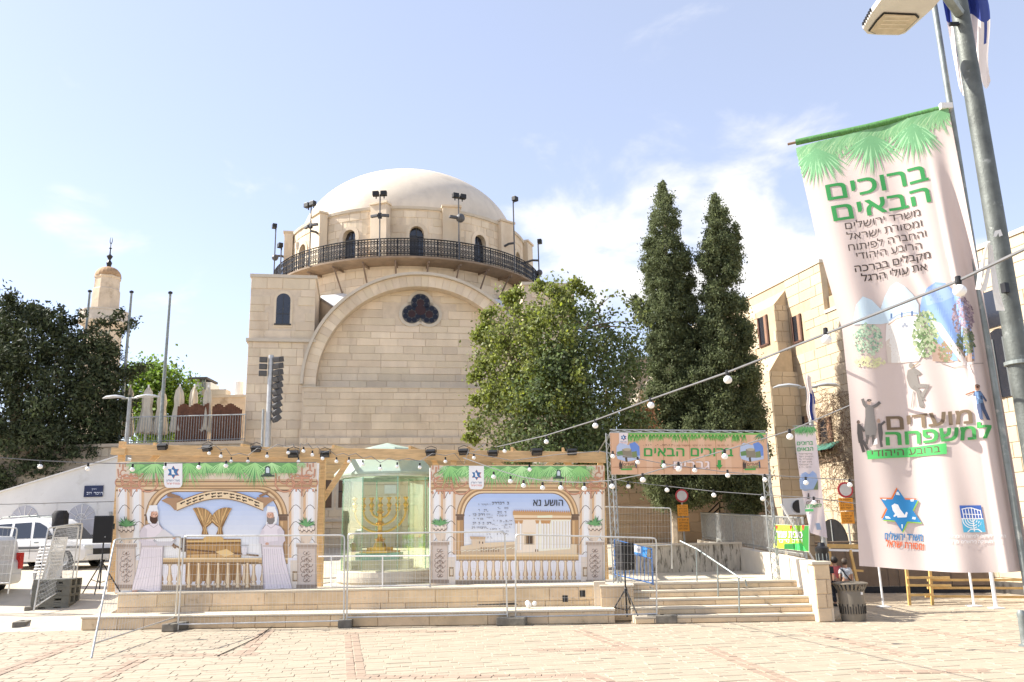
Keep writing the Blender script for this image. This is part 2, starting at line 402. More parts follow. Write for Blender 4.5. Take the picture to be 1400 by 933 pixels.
# ---------------------------------------------------------------- shared materials
M_STONE = mat('jerusalem_stone', (.70, .58, .425), .85, var=.09, scale=1.3, bump=.35, bscale=18, rnd_=.12, stretch=(1, 1, .45), dirt=((.50, .385, .265), .55, .54, .78))
M_JOINT = mat('stone_joint', (.62, .515, .39), .9, var=.1)
M_PALE = mat('pale_stone', (.56, .49, .39), .8, var=.08, scale=2, bump=.15)
M_STEP = mat('step_stone', (.60, .46, .295), .85, var=.14, scale=2.2, bump=.3, bscale=14, rnd_=.10, dirt=((.22, .16, .10), 5, .60, .80))
M_STEPTOP = mat('tread_stone', (.56, .49, .38), .85, var=.1, scale=2, bump=.2)
M_PAVE = mat('paving_stone', (.365, .305, .225), .8, var=.08, scale=2.2, bump=.25, bscale=12, rnd_=.04, dirt=((.40, .32, .22), 3, .60, .80))
M_PINK = mat('pink_paving_stone', (.33, .245, .18), .8, var=.10, scale=2.2, bump=.25, bscale=12, rnd_=.05)
M_GALV = mat('galvanised_steel', (.34, .35, .345), .5, .5, var=.2, scale=9)
M_GREYPOLE = mat('grey_pole_paint', (.22, .245, .235), .5, .3, var=.25, scale=7, dirt=((.42, .42, .38), 6, .58, .66))
M_DARK = mat('dark_metal', (.025, .025, .027), .45, .4, var=.2)
M_BLACK = mat('black_plastic', (.014, .014, .015), .5, var=.2)
M_WHITE = mat('white_paint', (.76, .75, .73), .5, var=.05)
M_WOOD = mat('pine_wood', (.62, .42, .21), .6, var=.22, scale=3, stretch=(1, 4, 9))
M_OLDWOOD = mat('plywood', (.52, .35, .18), .65, var=.22, scale=2, stretch=(1.2, 4, 8))
M_GLASSDARK = mat('dark_window_glass', (.02, .022, .03), .08, var=.3, scale=.7, spec=.8)
M_PRINT = mat('printed_sheet', (1, 1, 1), .55, var=.03, scale=1.5, attr=True)
M_CLOTH = mat('printed_cloth', (1, 1, 1), .8, var=.03, scale=1.5, attr=True, trans=.18)
M_BULB = mat('opal_bulb', (.86, .86, .84), .2, var=.02, spec=.6)
M_GOLD = mat('gold', (.75, .46, .12), .28, 1.0, var=.1)
M_TRUNK = mat('bark', (.20, .15, .10), .9, var=.3, scale=9, bump=.6, bscale=18)
M_CONC = mat('grey_concrete', (.16, .145, .12), .9, var=.25, scale=8, bump=.3)
def PX(p):
    q = CM.transposed() @ (V(p)-CAM); return (700+F*q.x/-q.z, 466.5-F*q.y/-q.z) if q.z < -.1 else (-1e4, -1e4)
def smooth(a, b, x): t = min(1, max(0, (x-a)/(b-a))); return t*t*(3-2*t)
def ZUP(x, y):                                   # level of the upper square: a ramp on the left, a gentle rise behind the stage
    L = .2*(y-22.8) if y < 29.3 else 1.3+(y-29.3)*.45/8.7
    Mi = -.03 if y < 26.5 else .82+max(0, y-27.5)*.093
    t = smooth(-11.45, -11.25, x); return max(-.03, min(1.75, L*(1-t)+Mi*t))
# ---------------------------------------------------------------- ground
mp_pave = mat('plain_paving', (.36, .30, .22), .85, var=.2, scale=1.5, bump=.3, dirt=((.33, .26, .18), 2.2, .5, .7))
mb = MB(); mb.obox((-1500, -300, -.06), (3000, 0, 0), (0, 3300, 0), (0, 0, .05)); ground = mb.build('ground', mp_pave); ground['kind'] = 'structure'
mp_up = mat('upper_paving', (.52, .45, .35), .85, var=.15, scale=1.2, bump=.3, dirt=((.34, .28, .21), 1.2, .55, .7))
mb = MB(); XS = [-70, -50, -35, -28, -24, -20, -17, -15, -13.5, -12.6, -11.8, -11.46, -11.24, -9, -5, -1, 3, 7.2]; YS = [22.8, 23.4, 24.2, 25, 26, 26.4, 26.6, 27, 28, 29.3, 31, 34, 38, 46, 60, 90]
ix = lambda i, j: i*len(YS)+j
mb.add([(x, y, ZUP(x, y) if y > 22.8 else -.03) for x in XS for y in YS], [(ix(i, j), ix(i+1, j), ix(i+1, j+1), ix(i, j+1)) for i in range(len(XS)-1) for j in range(len(YS)-1)])
up = mb.build('upper_square', mp_up); up['kind'] = 'structure'
# paving stones in rows, with bands of pink stones
TP = R(9.5); PE = V((math.cos(TP), math.sin(TP), 0)); PN = V((-math.sin(TP), math.cos(TP), 0))
segs = []
for a in ((113, 878, -30, 930), (199, 898, 120, 937), (367, 862, 332, 895), (171, 897, 343, 895), (480, 868, 487, 926), (487, 926, 800, 924), (790, 862, 860, 888), (735, 889, 890, 888), (965, 885, 1076, 933), (800, 922, 835, 936), (1095, 862, 1240, 897), (1180, 919, 1340, 917), (440, 866, 610, 863), (1250, 860, 1400, 884), (30, 880, 120, 877)):
    p, q = G(a[0], a[1]), G(a[2], a[3]); segs.append((p.to_2d(), q.to_2d()))
def pink(c):
    for p, q in segs:
        d = q-p; t = max(0, min(1, (c-p).dot(d)/d.length_squared))
        if (c-(p+d*t)).length < .17: return True
    return False
def pmap(x, y, d): p = PE*x+PN*y; return V((p.x, p.y, d-.03))
pav = {0: [], 1: []}
TE = R(-6.5); SE = V((math.cos(TE), math.sin(TE), 0)); SN = V((-math.sin(TE), math.cos(TE), 0)); SO = V((-11.52, 22.8, 0))   # stage frame
for p in courses(-24, 26, 11.4, 33, h=(.2, .27), l=(.26, .62), gap=.011, seed=3):
    cx_, cy_ = sum(q[0] for q in p)/4, sum(q[1] for q in p)/4; w = PE*cx_+PN*cy_; x, y = PX((w.x, w.y, 0))
    if not (-60 < x < 1460 and y < 1000) or w.y < 12: continue
    r = w-SO; su, sv = r.dot(SE), r.dot(SN)
    if sv > 0.05 and su < 19.0: continue
    if w.x < -11.6 and w.y > 22.9: continue
    if w.y > 29 or (w.x > 7 and w.y > 30): continue
    pav[0].append((w.length, (p, pmap)))
for p, q in segs:                                   # inlaid bands, two rows of small pink stones
    d = (q-p); L = d.length; d.normalize(); nn = V((-d.y, d.x)); k = 0
    for row in (-1, 1):
        x = -.1*(row > 0)
        while x < L:
            l = rnd.uniform(.20, .27); a = p+d*x+nn*(.085*row); fn = lambda s, t, h, a=a, d=d, nn=nn: V((a.x+d.x*s+nn.x*t, a.y+d.y*s+nn.y*t, h-.022)); c2_ = a+d*l/2
            r_ = V((c2_.x, c2_.y, 0))-SO
            if c2_.y > 12.6 and not (r_.dot(SN) > 0 and r_.dot(SE) < 19): pav[1].append((c2_.length, ([(.006, -.078), (l-.006, -.078), (l-.006, .078), (.006, .078)], fn)))
            x += l
for k, m, nm, sg in ((0, M_PAVE, 'paving_stone', 240), (1, M_PINK, 'pink_paving_stone', 60)):
    pav[k].sort(key=lambda t: t[0]); masonry(ground, [t[1] for t in pav[k]], m, nm, sg, local=False, d=.026, jit=.006, ch=.008, stuffname=nm+'s')
# ---------------------------------------------------------------- stage platform and steps
def sp(u, w, z): return SO+SE*u+SN*w+V((0, 0, z))
LEN = 14.45
plat = thing('stage_platform', 'long low two-tier stone platform with pale treads carrying the two painted billboards', 'platform', (0, 0, 0))
def tier(u0, u1, w0, w1, z0, z1, th=.0):
    mb = MB(); mb.obox(sp(u0, w0+.03, z0), SE*(u1-u0), SN*(w1-w0-.03), V((0, 0, z1-.05-z0))); mb.build('core', M_JOINT, plat)
    mb = MB(); mb.obox(sp(u0-.02, w0-.02, z1-.05), SE*(u1-u0+.04), SN*(w1-w0), V((0, 0, .05))); mb.build('tread', M_STEPTOP, plat, bev=.012)
    st = [(p, lambda x, y, d, w0=w0: sp(x, w0+.03-d, y)) for p in courses(u0, u1, z0, z1-.05, h=(.26, .30) if z1-z0 > .4 else (.3, .34), l=(.5, 1.5), gap=.012, seed=int(u0*7+w0*9+50))]
    masonry(plat, st, M_STEP, 'stone', 300, local=False, d=.03, jit=.006)
tier(0, 13.95, 0, 1.0, 0, .335); tier(.35, 13.6, 1.0, 7.5, 0.2, .86)
tier(13.62, LEN, .55, 7.5, 0, .86)                     # pier at the right end
mb = MB(); mb.obox(sp(13.45, .85, .34), SE*.3, SN*.25, V((0, 0, .6))); mb.build('post', M_PALE, plat, bev=.01)
for u, z in ((12.7, .52), (13.15, .64)):
    mb = MB(); mb.obox(sp(u-.07, .985, z-.08), SE*.14, SN*.02, V((0, 0, .16))); mb.build('drain_hole', M_BLACK, plat)
steps = thing('stone_steps', 'flight of five broad stone steps leading up beside the low white wall', 'steps', (5.2, 21.2, 0))
def stp(x, y, z): return V((x, y, z))
for k in range(5):
    y0 = 20.95+.40*k-.0; xl = 2.80; xr = 7.25; sl = -.115
    o = V((xl, y0-(xl-7.25)*.0, 0)); ex = V((xr-xl, (xr-xl)*sl*.6, 0)); dp = V((.0, 28-y0 if k == 4 else .55, 0))
    mb = MB(); mb.obox(o+V((0, .03, .17*k)), ex, dp, V((0, 0, .125))); mb.obox(o+V((-.0, 0, .17*k+.125)), ex, dp, V((0, 0, .045))); mb.build('step', M_STEPTOP, steps)
    st = [(p, lambda x, y, d, o=o, ex=ex: o+ex*x/ex.length+V((0, .03-d, y))) for p in courses(0, ex.length, .17*k+.004, .17*k+.12, h=(.2, .2), l=(.7, 1.4), gap=.01, seed=k)]
    masonry(steps, st, M_STEP, 'stone', 60, local=False, d=.028, jit=.003)
hr = thing('handrail', 'slim grey steel handrail on three posts running down the middle of the steps', 'handrail', (5.2, 21.2, 0))
pts = [(953, 751, 800, 22.6), (982, 770, 822, 21.9), (1011, 790, 850, 21.1)]
mb = MB(); mb.tube([A(930, 740, 23.2), A(953, 751, 22.6), A(1011, 790, 21.1), A(1019, 793, 20.95), A(1021, 802, 20.95)], .022, 6); mb.build('rail', M_GREYPOLE, hr)
for x, ya, yb, Y in pts:
    mb = MB(); mb.tube([A(x, yb, Y), A(x-1, ya, Y)], .02, 6); mb.build('post', M_GREYPOLE, hr)
# ---------------------------------------------------------------- synagogue
TS = R(10.5)
syn = thing('synagogue', 'large pale stone synagogue with white dome, round balcony and great front arch', 'building', (-4.51, 40, 0), TS)
ML = lambda m=None: MB()
M_PLASTER = mat('white_roof_plaster', (.72, .70, .66), .85, var=.06)
def B(name, m, *boxes, bev=0.):
    mb = MB()
    for (x0, x1, y0, y1, z0, z1) in boxes: mb.obox((x0, y0, z0), (x1-x0, 0, 0), (0, y1-y0, 0), (0, 0, z1-z0))
    return mb.build(name, m, syn, local=True, bev=bev)
tw = B('tower', M_JOINT, (-8.26, -5.19, .03, 4, 0, 14.7)); B('tower', M_JOINT, (5.24, 7.95, .03, 4, 0, 14.7))
B('wall', M_JOINT, (-8.1, 7.8, 4, 22, 0, 13.2))
mb = MB(); mb.prism([(-5.4, 0), (5.4, 0)]+arc(0, 9.4, 5.4, 0, 180, 40), (0, .63, 0), (1, 0, 0), (0, 0, 1), (0, 3.4, 0)); mb.build('wall', M_JOINT, syn, local=True)
for x0, x1 in ((-8.26, -5.19), (5.24, 7.95)):
    B('coping', M_PALE, (x0-.06, x1+.06, -.03, 4.05, 14.7, 14.86)); B('string_course', M_PALE, (x0-.10, x1+.08, -.10, 4.08, 11.46, 11.62))
front = lambda w: (lambda x, y, d: V((x, w-d, y)))
zs = []
twin = lambda u, z, l, h: abs(u+6.7) < .47+l*.0 and 12.2 < z < 14.15
zs += [(p, front(.03)) for p in courses(-8.26, -5.19, 11.62, 14.7, h=(.36, .46), l=(.6, 1.3), seed=5, skip=lambda u, z, l, h: u-l/2 < -6.27 and u+l/2 > -7.13 and z+h/2 > 12.28 and z-h/2 < 14.02)]
zs += [(p, front(.03)) for p in courses(-8.26, -5.66, 6.4, 11.46, h=(.36, .46), l=(.6, 1.4), seed=6)]
RI, RO, ZC = 5.05, 5.66, 9.40
tref = [(0, 13.74, .48), (-.44, 13.15, .48), (.44, 13.15, .48)]
cvx = [(-RI, 9.3), (RI, 9.3)]+arc(0, ZC, RI-.005, 0, 180, 40)
inf = courses(-RI, RI, 9.34, ZC+RI, h=(.33, .47), l=(.75, 1.7), cv=cvx, seed=8, skip=lambda u, z, l, h: abs(u) < .90+l/2-.12 and 12.6-h/2 < z < 14.3+h/2-.2)
zs += [(p, front(.63)) for p in inf]
zs += [(p, front(-.27)) for p in courses(-5.60, 5.6, 6.8, 9.24, h=(.33, .42), l=(.7, 1.6), seed=9)]
zs += [(p, front(-.45)) for p in courses(-5.7, 5.7, 6.48, 6.78, h=(.3, .3), l=(.35, .6), seed=10)]
zs += [(p, front(.03)) for p in courses(5.7, 7.95, 11.62, 14.7, h=(.36, .46), l=(.6, 1.3), seed=15)]
B('wall', M_JOINT, (-5.66, 5.66, -.27, .62, 0, 9.24))
mb = MB(); mb.add([(-5.68, -.33, 9.24), (5.68, -.33, 9.24), (5.68, .66, 9.40), (-5.68, .66, 9.40), (-5.68, -.33, 9.20), (5.68, -.33, 9.20), (5.68, .66, 9.20), (-5.68, .66, 9.20)], [(0, 1, 2, 3), (0, 4, 5, 1), (0, 3, 7, 4), (1, 5, 6, 2), (2, 6, 7, 3), (4, 7, 6, 5)]); mb.build('ledge', M_PALE, syn, local=True)
# great arch: jambs, ring of voussoirs, outer moulding
mb = MB()
for s in (-1, 1): mb.obox((s*RI if s > 0 else -RO, -.03, 9.28), (RO-RI, 0, 0), (0, 3, 0), (0, 0, ZC-9.28))
K = 64
ring = lambda r0, r1, w0, w1, n=K: [(r, w, R(180-180*i/n)) for i in range(n+1) for r, w in ((r0, w0), (r1, w0), (r1, w1), (r0, w1))]
def ringmesh(name, m, r0, r1, w0, w1, n=K):
    mb = MB(); vs = [(r*math.cos(a), w, ZC+r*math.sin(a)) for r, w, a in ring(r0, r1, w0, w1, n)]; fs = []
    for i in range(n):
        for j in range(4): fs.append((4*i+j, 4*i+(j+1) % 4, 4*i+4+(j+1) % 4, 4*i+4+j))
    fs += [(0, 3, 2, 1), (4*n, 4*n+1, 4*n+2, 4*n+3)]; mb.add(vs, fs); return mb.build(name, m, syn, local=True)
mb.build('arch_jamb', M_STONE, syn, local=True)
ringmesh('arch_ring', M_JOINT, RI, RO, 0.0, 3.2); ringmesh('arch_moulding', M_PALE, RO-.02, RO+.12, -.17, 3.0)
for k in range(46):
    a0, a1 = 180*k/46+.06, 180*(k+1)/46-.06
    pl = [(r*math.cos(R(a)), ZC+r*math.sin(R(a))) for r, a in ((RI+.005, a0), (RO-.03, a0), (RO-.03, a1), (RI+.005, a1))]
    mb = MB(); stone_mb(mb, pl, lambda x, y, d: V((x, .0-d, y)), .02, .005, .002); mb.build('voussoir', M_STONE, syn, local=True)
# trefoil window
sur = MB()
for cx_, cz_, r in tref: sur.prism(arc(cx_, cz_, .66, 0, 345, 23), (0, .56, 0), (1, 0, 0), (0, 0, 1), (0, .06, 0))
tw_ = sur.build('trefoil_surround', M_PALE, syn, local=True)
M_LEAD = mat('grey_tracery', (.10, .10, .10), .7); M_BLUEG = mat('blue_leaded_glass', (.008, .010, .022), .35, spec=.3); M_REDG = mat('red_leaded_glass', (.035, .012, .010), .35, spec=.3)
g = MB()
for cx_, cz_, r in tref: g.prism(arc(cx_, cz_, .49, 0, 345, 23), (0, .535, 0), (1, 0, 0), (0, 0, 1), (0, .02, 0))
g.build('tracery', M_LEAD, tw_, local=True)
rg = MB(); bl = MB()
for cx_, cz_, r in tref:
    rg.prism(arc(cx_, cz_, .19, 0, 330, 11), (0, .515, 0), (1, 0, 0), (0, 0, 1), (0, .02, 0))
    for k in range(8):
        a = R(k*45+22); bl.prism(arc(cx_+.335*math.cos(a), cz_+.335*math.sin(a), .128, 0, 330, 11), (0, .51, 0), (1, 0, 0), (0, 0, 1), (0, .025, 0))
rg.prism(arc(0, 13.36, .27, 0, 330, 11), (0, .505, 0), (1, 0, 0), (0, 0, 1), (0, .03, 0))
rg.build('red_pane', M_REDG, tw_, local=True); bl.build('blue_pane', M_BLUEG, tw_, local=True)
# tower window
def arched(u0, u1, z0, z1, n=12): r = (u1-u0)/2; return [(u0, z0), (u1, z0)]+arc((u0+u1)/2, z1-r, r, 0, 180, n)
mb = MB(); mb.prism(arched(-7.14, -6.26, 12.2, 14.04), (0, -.005, 0), (1, 0, 0), (0, 0, 1), (0, .04, 0)); f_ = mb.build('window_surround', M_STONE, syn, local=True)
mb = MB(); mb.prism(arched(-7.03, -6.37, 12.38, 13.9), (0, -.012, 0), (1, 0, 0), (0, 0, 1), (0, .02, 0)); mb.build('window_pane', M_GLASSDARK, f_, local=True)
mb = MB(); mb.obox((-7.0, -.03, 12.85), (.6, 0, 0), (0, .02, 0), (0, 0, .03)); mb.obox((-6.72, -.03, 12.38), (.03, 0, 0), (0, .02, 0), (0, 0, 1.45)); mb.obox((-7.1, -.06, 12.3), (.8, 0, 0), (0, .06, 0), (0, 0, .07)); mb.build('window_frame', mat('dark_window_frame', (.05, .05, .05), .5), f_, local=True)
# corner roofs between arch and drum
for s in (-1, 1):
    a, b, c = V((s*5.2, 4.0, 14.93)), V((s*3.47, 5.2, 15.62)), V((s*4.32, 2.6, 13.95)); e = V((s*5.2, 6.0, 15.6))
    mb = MB(); mb.add([a, c, V((c.x, c.y, 10.5)), V((a.x, a.y, 10.5)), a+V((0, .2, -.02)), c+V((0, .2, -.02)), V((c.x, c.y+.2, 10.5)), V((a.x, a.y+.2, 10.5))], [(0, 1, 2, 3), (4, 7, 6, 5), (0, 4, 5, 1), (1, 5, 6, 2), (3, 7, 4, 0)]); mb.build('corner_wall', M_STONE, syn, local=True)
    mb = MB(); dn = V((0, 0, -.15)); mb.add([a, b, c, e, a+dn, b+dn, c+dn, e+dn], [(0, 2, 1), (0, 1, 3), (4, 5, 6), (4, 7, 5), (0, 4, 6, 2), (2, 6, 5, 1), (1, 5, 7, 3), (3, 7, 4, 0)]); mb.build('corner_roof', M_PLASTER, syn, local=True)
# drum, balcony, dome
DC = V((0, 11, 0)); dm = lambda r0: (lambda x, y, d: V((DC.x+(r0+d)*math.sin(x/r0), DC.y-(r0+d)*math.cos(x/r0), y)))
mb = MB(); mb.lathe([(7.30, 10), (7.30, 16.75)], DC, 96); mb.build('lower_drum', M_JOINT, syn, local=True, smooth=True)
low = [(p, dm(7.30)) for p in courses(-8.5, 8.5, 13.2, 16.6, h=(.38, .46), l=(.55, 1.1), seed=20)]
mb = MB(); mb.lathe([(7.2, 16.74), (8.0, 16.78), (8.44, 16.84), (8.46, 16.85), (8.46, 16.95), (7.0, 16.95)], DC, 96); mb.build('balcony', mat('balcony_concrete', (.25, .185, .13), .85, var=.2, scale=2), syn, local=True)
M_RUST = mat('brown_iron', (.20, .145, .105), .7, .2, var=.3)
for k in range(-7, 8):
    a = R(k*12.4+4); b = MB(); f3 = lambda r, z, dx=0: V((DC.x+r*math.sin(a), DC.y-r*math.cos(a), z)); b.tube([f3(7.30, 15.35), f3(7.42, 15.5), f3(8.25, 16.72)], .05, 6); b.obox(f3(7.36, 16.6), V((.06, 0, 0)), (f3(8.4, 0)-f3(7.4, 0)), V((0, 0, .12))); b.build('bracket', M_RUST, syn, local=True)
# ornate railing, one panel repeated
rp = MB(); half = R(3.75)
def rpt(t, z, r=8.36): return V((r*math.sin(t), -r*math.cos(t), z))
for z, rr in ((16.98, .028), (17.10, .02), (17.84, .02), (17.97, .036)): rp.tube([rpt(-half+half*2*i/4, z) for i in range(5)], rr, 4)
for i in range(7):
    t = -half+half*2*i/6.0; rp.tube([rpt(t, 16.95), rpt(t, 17.97)], .021 if i % 6 else .036, 4)
for i in range(6):
    t0 = -half+half*2*(i+.5)/6
    for zc, rr in ((17.28, .08), (17.60, .09), (17.44, .05), (17.76, .055), (17.15, .045)):
        rp.tube([rpt(t0+rr*math.cos(a)/8.36, zc+rr*math.sin(a)) for a in [6.2832*j/8 for j in range(9)]], .018, 3, False)
me = rp.mesh('railing_panel', M_DARK)
for k in range(48):
    o = bpy.data.objects.new('railing_panel', me); link(o, syn); o.location = DC; o.rotation_euler = (0, 0, R(7.5*k+3.75))
# upper drum with arched openings
RD = 7.42; ZT = 20.1; ow = .40; zt = 19.05
mb = MB(); step = .5; prev = None
def zarch(s): s = abs(s); return zt-ow+math.sqrt(max(0, ow*ow-s*s)) if s < ow else None
cols = []
for k in range(12):
    c = k*30; ss = [-15+i for i in range(0, 12)]; hw = math.degrees(ow/RD)
    xs = [c-15+i*1.5 for i in range(8)]+[c-hw]+[c-hw+2*hw*i/10 for i in range(11)]+[c+hw]+[c+15-1.5*(7-i) for i in range(8)]
    for i, x in enumerate(xs):
        inn = 9 <= i <= 19; cols.append((R(x), (x-c) if 8 <= i <= 20 else 99, inn))
DP = lambda r, a, z: V((DC.x+r*math.sin(a), DC.y-r*math.cos(a), z))
for i in range(len(cols)):
    a, sa, ia = cols[i]; b, sb, ib = cols[(i+1) % len(cols)]
    if abs(b-a) < 1e-7: continue
    if abs(b-a) > 3: b += 2*math.pi
    if ia and ib:
        za = zarch(R(sa)*RD) or zt-ow; zb = zarch(R(sb)*RD) or zt-ow
        mb.add([DP(RD, a, za), DP(RD, b, zb), DP(RD, b, ZT), DP(RD, a, ZT), DP(RD-.3, a, za), DP(RD-.3, b, zb)], [(0, 1, 2, 3), (0, 4, 5, 1)])
    else: mb.add([DP(RD, a, 16.9), DP(RD, b, 16.9), DP(RD, b, ZT), DP(RD, a, ZT)], [(0, 1, 2, 3)])
for k in range(12):
    for s in (-1, 1):
        a = R(k*30)+s*ow/RD; mb.add([DP(RD, a, 16.9), DP(RD-.3, a, 16.9), DP(RD-.3, a, zt-ow), DP(RD, a, zt-ow)], [(0, 1, 2, 3)])
mb.build('drum', M_STONE, syn, local=True)
sk = lambda u, z, l, h: min(abs(u-R(30*k)*RD) for k in range(-4, 5)) < ow+.1+l/2-.1 and z-h/2 < zt+.1
updr = [(p, dm(RD)) for p in courses(-12, 12, 16.95, ZT, h=(.38, .46), l=(.45, .85), seed=22, skip=sk)]
for k in range(12):
    a = R(k*30); q = lambda x, z, r=RD-.28: V((DC.x+r*math.sin(a)+x*math.cos(a), DC.y-r*math.cos(a)+x*math.sin(a), z)); ex = V((math.cos(a), math.sin(a), 0)); ez = V((-math.sin(a), math.cos(a), 0))
    mb = MB(); mb.prism(arched(-ow, ow, 16.95, zt), q(0, 0), ex, (0, 0, 1), ez*.05); d_ = mb.build('drum_window', M_GLASSDARK, syn, local=True)
    mb = MB(); mb.obox(q(-ow, 16.95)-ez*.03, ex*.4, ez*.03, V((0, 0, 1.65))); mb.build('shutter', mat('window_shutter', (.045, .042, .045), .4), d_, local=True)
    mb = MB()
    for zz_ in (17.8, 18.5): mb.obox(q(-ow, zz_)-ez*.05, ex*2*ow, ez*.03, V((0, 0, .05)))
    mb.obox(q(-.03, 16.95)-ez*.05, ex*.06, ez*.03, V((0, 0, 2.0))); mb.build('window_frame', mat('dark_window_frame', 0), d_, local=True)
    mb = MB(); n = 14; o1 = arched(-ow-.22, ow+.22, 16.95, zt+.22, n); o2 = arched(-ow, ow, 16.95, zt, n); nn = len(o1)
    vs = [q(x, z, RD+.03) for x, z in o1]+[q(x, z, RD+.03) for x, z in o2]+[q(x, z, RD-.06) for x, z in o1]; fs = []
    for i in range(1, nn-1+1):
        j = (i+1) % nn
        if i == 0: continue
        fs += [(i, j, nn+j, nn+i), (i, j, 2*nn+j, 2*nn+i)]
    mb.add(vs, fs); mb.build('window_surround', M_STONE, syn, local=True)
    a = R(k*30+15); mb = MB(); mb.obox(q(-.5, 16.95, RD+.02)-ez*.30, ex*1.0, ez*.5, V((0, 0, 3.25))); mb.obox(q(-.56, 20.2, RD+.02)-ez*.36, ex*1.12, ez*.6, V((0, 0, .13))); mb.build('pilaster', M_STONE, syn, local=True, bev=.015)
mb = MB(); mb.lathe([(7.3, 20.0), (7.52, 20.05), (7.55, 20.2), (7.0, 20.22)], DC, 96); mb.build('cornice', M_PALE, syn, local=True)
mb = MB(); mb.lathe([(6.85*math.cos(R(t)), 20.15+4.86*math.sin(R(t))) for t in list(range(0, 90, 3))]+[(0.02, 25.01)], DC, 96)
M_DOME = mat('white_dome_stone', (.65, .565, .455), .75, var=.06, scale=2, dirt=((.50, .43, .35), .7, .52, .75), stretch=(1, 1, .4))
t = M_DOME.node_tree; geo = N(t, 'ShaderNodeNewGeometry'); sxx = N(t, 'ShaderNodeSeparateXYZ'); LK(t, geo.outputs['Position'], sxx.inputs[0])
wv = MATH(t, 'FRACT', MATH(t, 'MULTIPLY', sxx.outputs[2], 3.4)); wv = MATH(t, 'LESS_THAN', wv, .12)
bp = N(t, 'ShaderNodeBump'); bp.inputs['Strength'].default_value = .4; bp.inputs['Distance'].default_value = .03; bp.invert = True; LK(t, wv, bp.inputs['Height']); LK(t, bp.outputs[0], t.nodes['Principled BSDF'].inputs['Normal'])
mb.build('dome', M_DOME, syn, local=True, smooth=True)
# camera and floodlight poles on the balcony railing
M_LAMPG = mat('lamp_grey', (.10, .10, .105), .5, .3)
for px, yt, kind in ((375, 310, 0), (384, 343, 4), (424, 281, 1), (519, 266, 2), (627, 269, 3), (703, 272, 5), (737, 330, 0)):
    best = min((abs(PX(syn_p)[0]-px), aa) for aa in [R(q/2) for q in range(-176, 177)] for syn_p in [WM[syn.name] @ DP(8.5, aa, 18)])
    a = best[1]; base = DP(8.5, a, 16.9); zt_ = base.z
    zt_ = min([16.9+i*.05 for i in range(40, 130)], key=lambda z: abs(PX(WM[syn.name] @ DP(8.5, a, z))[1]-yt)); top = DP(8.5, a, zt_)
    tg = V((math.cos(a), math.sin(a), 0)); out = V((math.sin(a), -math.cos(a), 0)); pm = MB(); pm.tube([base, top], .04, 6)
    if kind in (0, 1, 5): pm.tube([DP(8.5, a, 18.7+.3*(kind == 1)), DP(8.1, a, 18.75+.3*(kind == 1)), DP(7.7, a, 18.65+.3*(kind == 1)), DP(7.45, a, 18.6)], .07, 6)
    po = pm.build('floodlight_pole', M_LAMPG, syn, local=True)
    for s in ((-1, 1) if kind in (1, 2, 3) else (.25,)):
        h = MB(); h.box(top+tg*s*.22+out*.1, (.34, .26, .26), a); h.box(top+tg*s*.22-V((0, 0, .15)), (.06, .06, .2), a); h.build('floodlight', M_BLACK, po, local=True, bev=.02)
    cz = top.z-1.25
    if kind in (1, 2, 3):
        for s in ((-1, 1) if kind != 3 else (.4,)):
            h = MB()
            if kind == 3: h.sphere(V((top.x, top.y, cz))+tg*.1, .26); h.box(V((top.x, top.y, cz))-tg*.35, (.4, .2, .14), a)
            else: h.box(V((top.x, top.y, cz))+tg*s*.3, (.42, .16, .14), a+.3*s); h.box(V((top.x, top.y, cz)), (.2, .16, .3), a)
            h.build('security_camera', M_LAMPG, po, local=True, bev=.02)
    if kind == 0:
        h = MB(); h.sphere(V((top.x, top.y, zt_-2.0))+tg*.15, .2); h.build('security_camera', M_LAMPG, po, local=True)
# lower front with arched dark windows (seen under the timber beams and through the glass)
zs2 = []
wins = [(-4.45, 3.55, 4.95), (-3.55, 3.55, 4.95)]
inw = lambda u, z, l, h: any(abs(u-a-.0) < .36+l/2-.05 and b-.1 < z < c+.1 for a, b, c in wins)
B('wall', M_JOINT, (-6.4, 5.9, -.52, -.27, 0, 6.42)); B('wall', M_JOINT, (-5.7, 5.7, -.45, -.26, 6.42, 6.8))
zs2 = [(p, front(-.52)) for p in courses(-6.4, 5.9, 1.2, 6.42, h=(.42, .52), l=(.6, 1.3), seed=30, skip=inw)]
B('sill_band', M_PALE, (-6.4, -2.9, -.66, -.5, 2.92, 3.04))
for a, b, c in wins:
    mb = MB(); mb.prism(arched(a-.40, a+.40, b-.1, c+.15), (0, -.56, 0), (1, 0, 0), (0, 0, 1), (0, .05, 0)); f_ = mb.build('window_frame', M_PALE, syn, local=True)
    mb = MB(); mb.prism(arched(a-.3, a+.3, b, c), (0, -.575, 0), (1, 0, 0), (0, 0, 1), (0, .02, 0)); mb.build('window_pane', mat('brown_window', (.10, .055, .03), .3), f_, local=True)
    mb = MB(); mb.obox((a-.3, -.6, 4.25), (.6, 0, 0), (0, .02, 0), (0, 0, .05)); mb.obox((a-.02, -.6, b), (.04, 0, 0), (0, .02, 0), (0, 0, 1.3)); mb.build('glazing_bar', M_DARK, f_, local=True)
mb = MB(); mb.obox((-1.75, -.6, 4.15), (.55, 0, 0), (0, .02, 0), (0, 0, .4)); mb.build('notice_board', M_WHITE, syn, local=True)
inf_n = len(zs); zs.sort(key=lambda t: -area(t[0])); masonry(syn, zs+zs2+low+updr, M_STONE, 'stone', 300, d=.03, jit=.006, ch=.009)
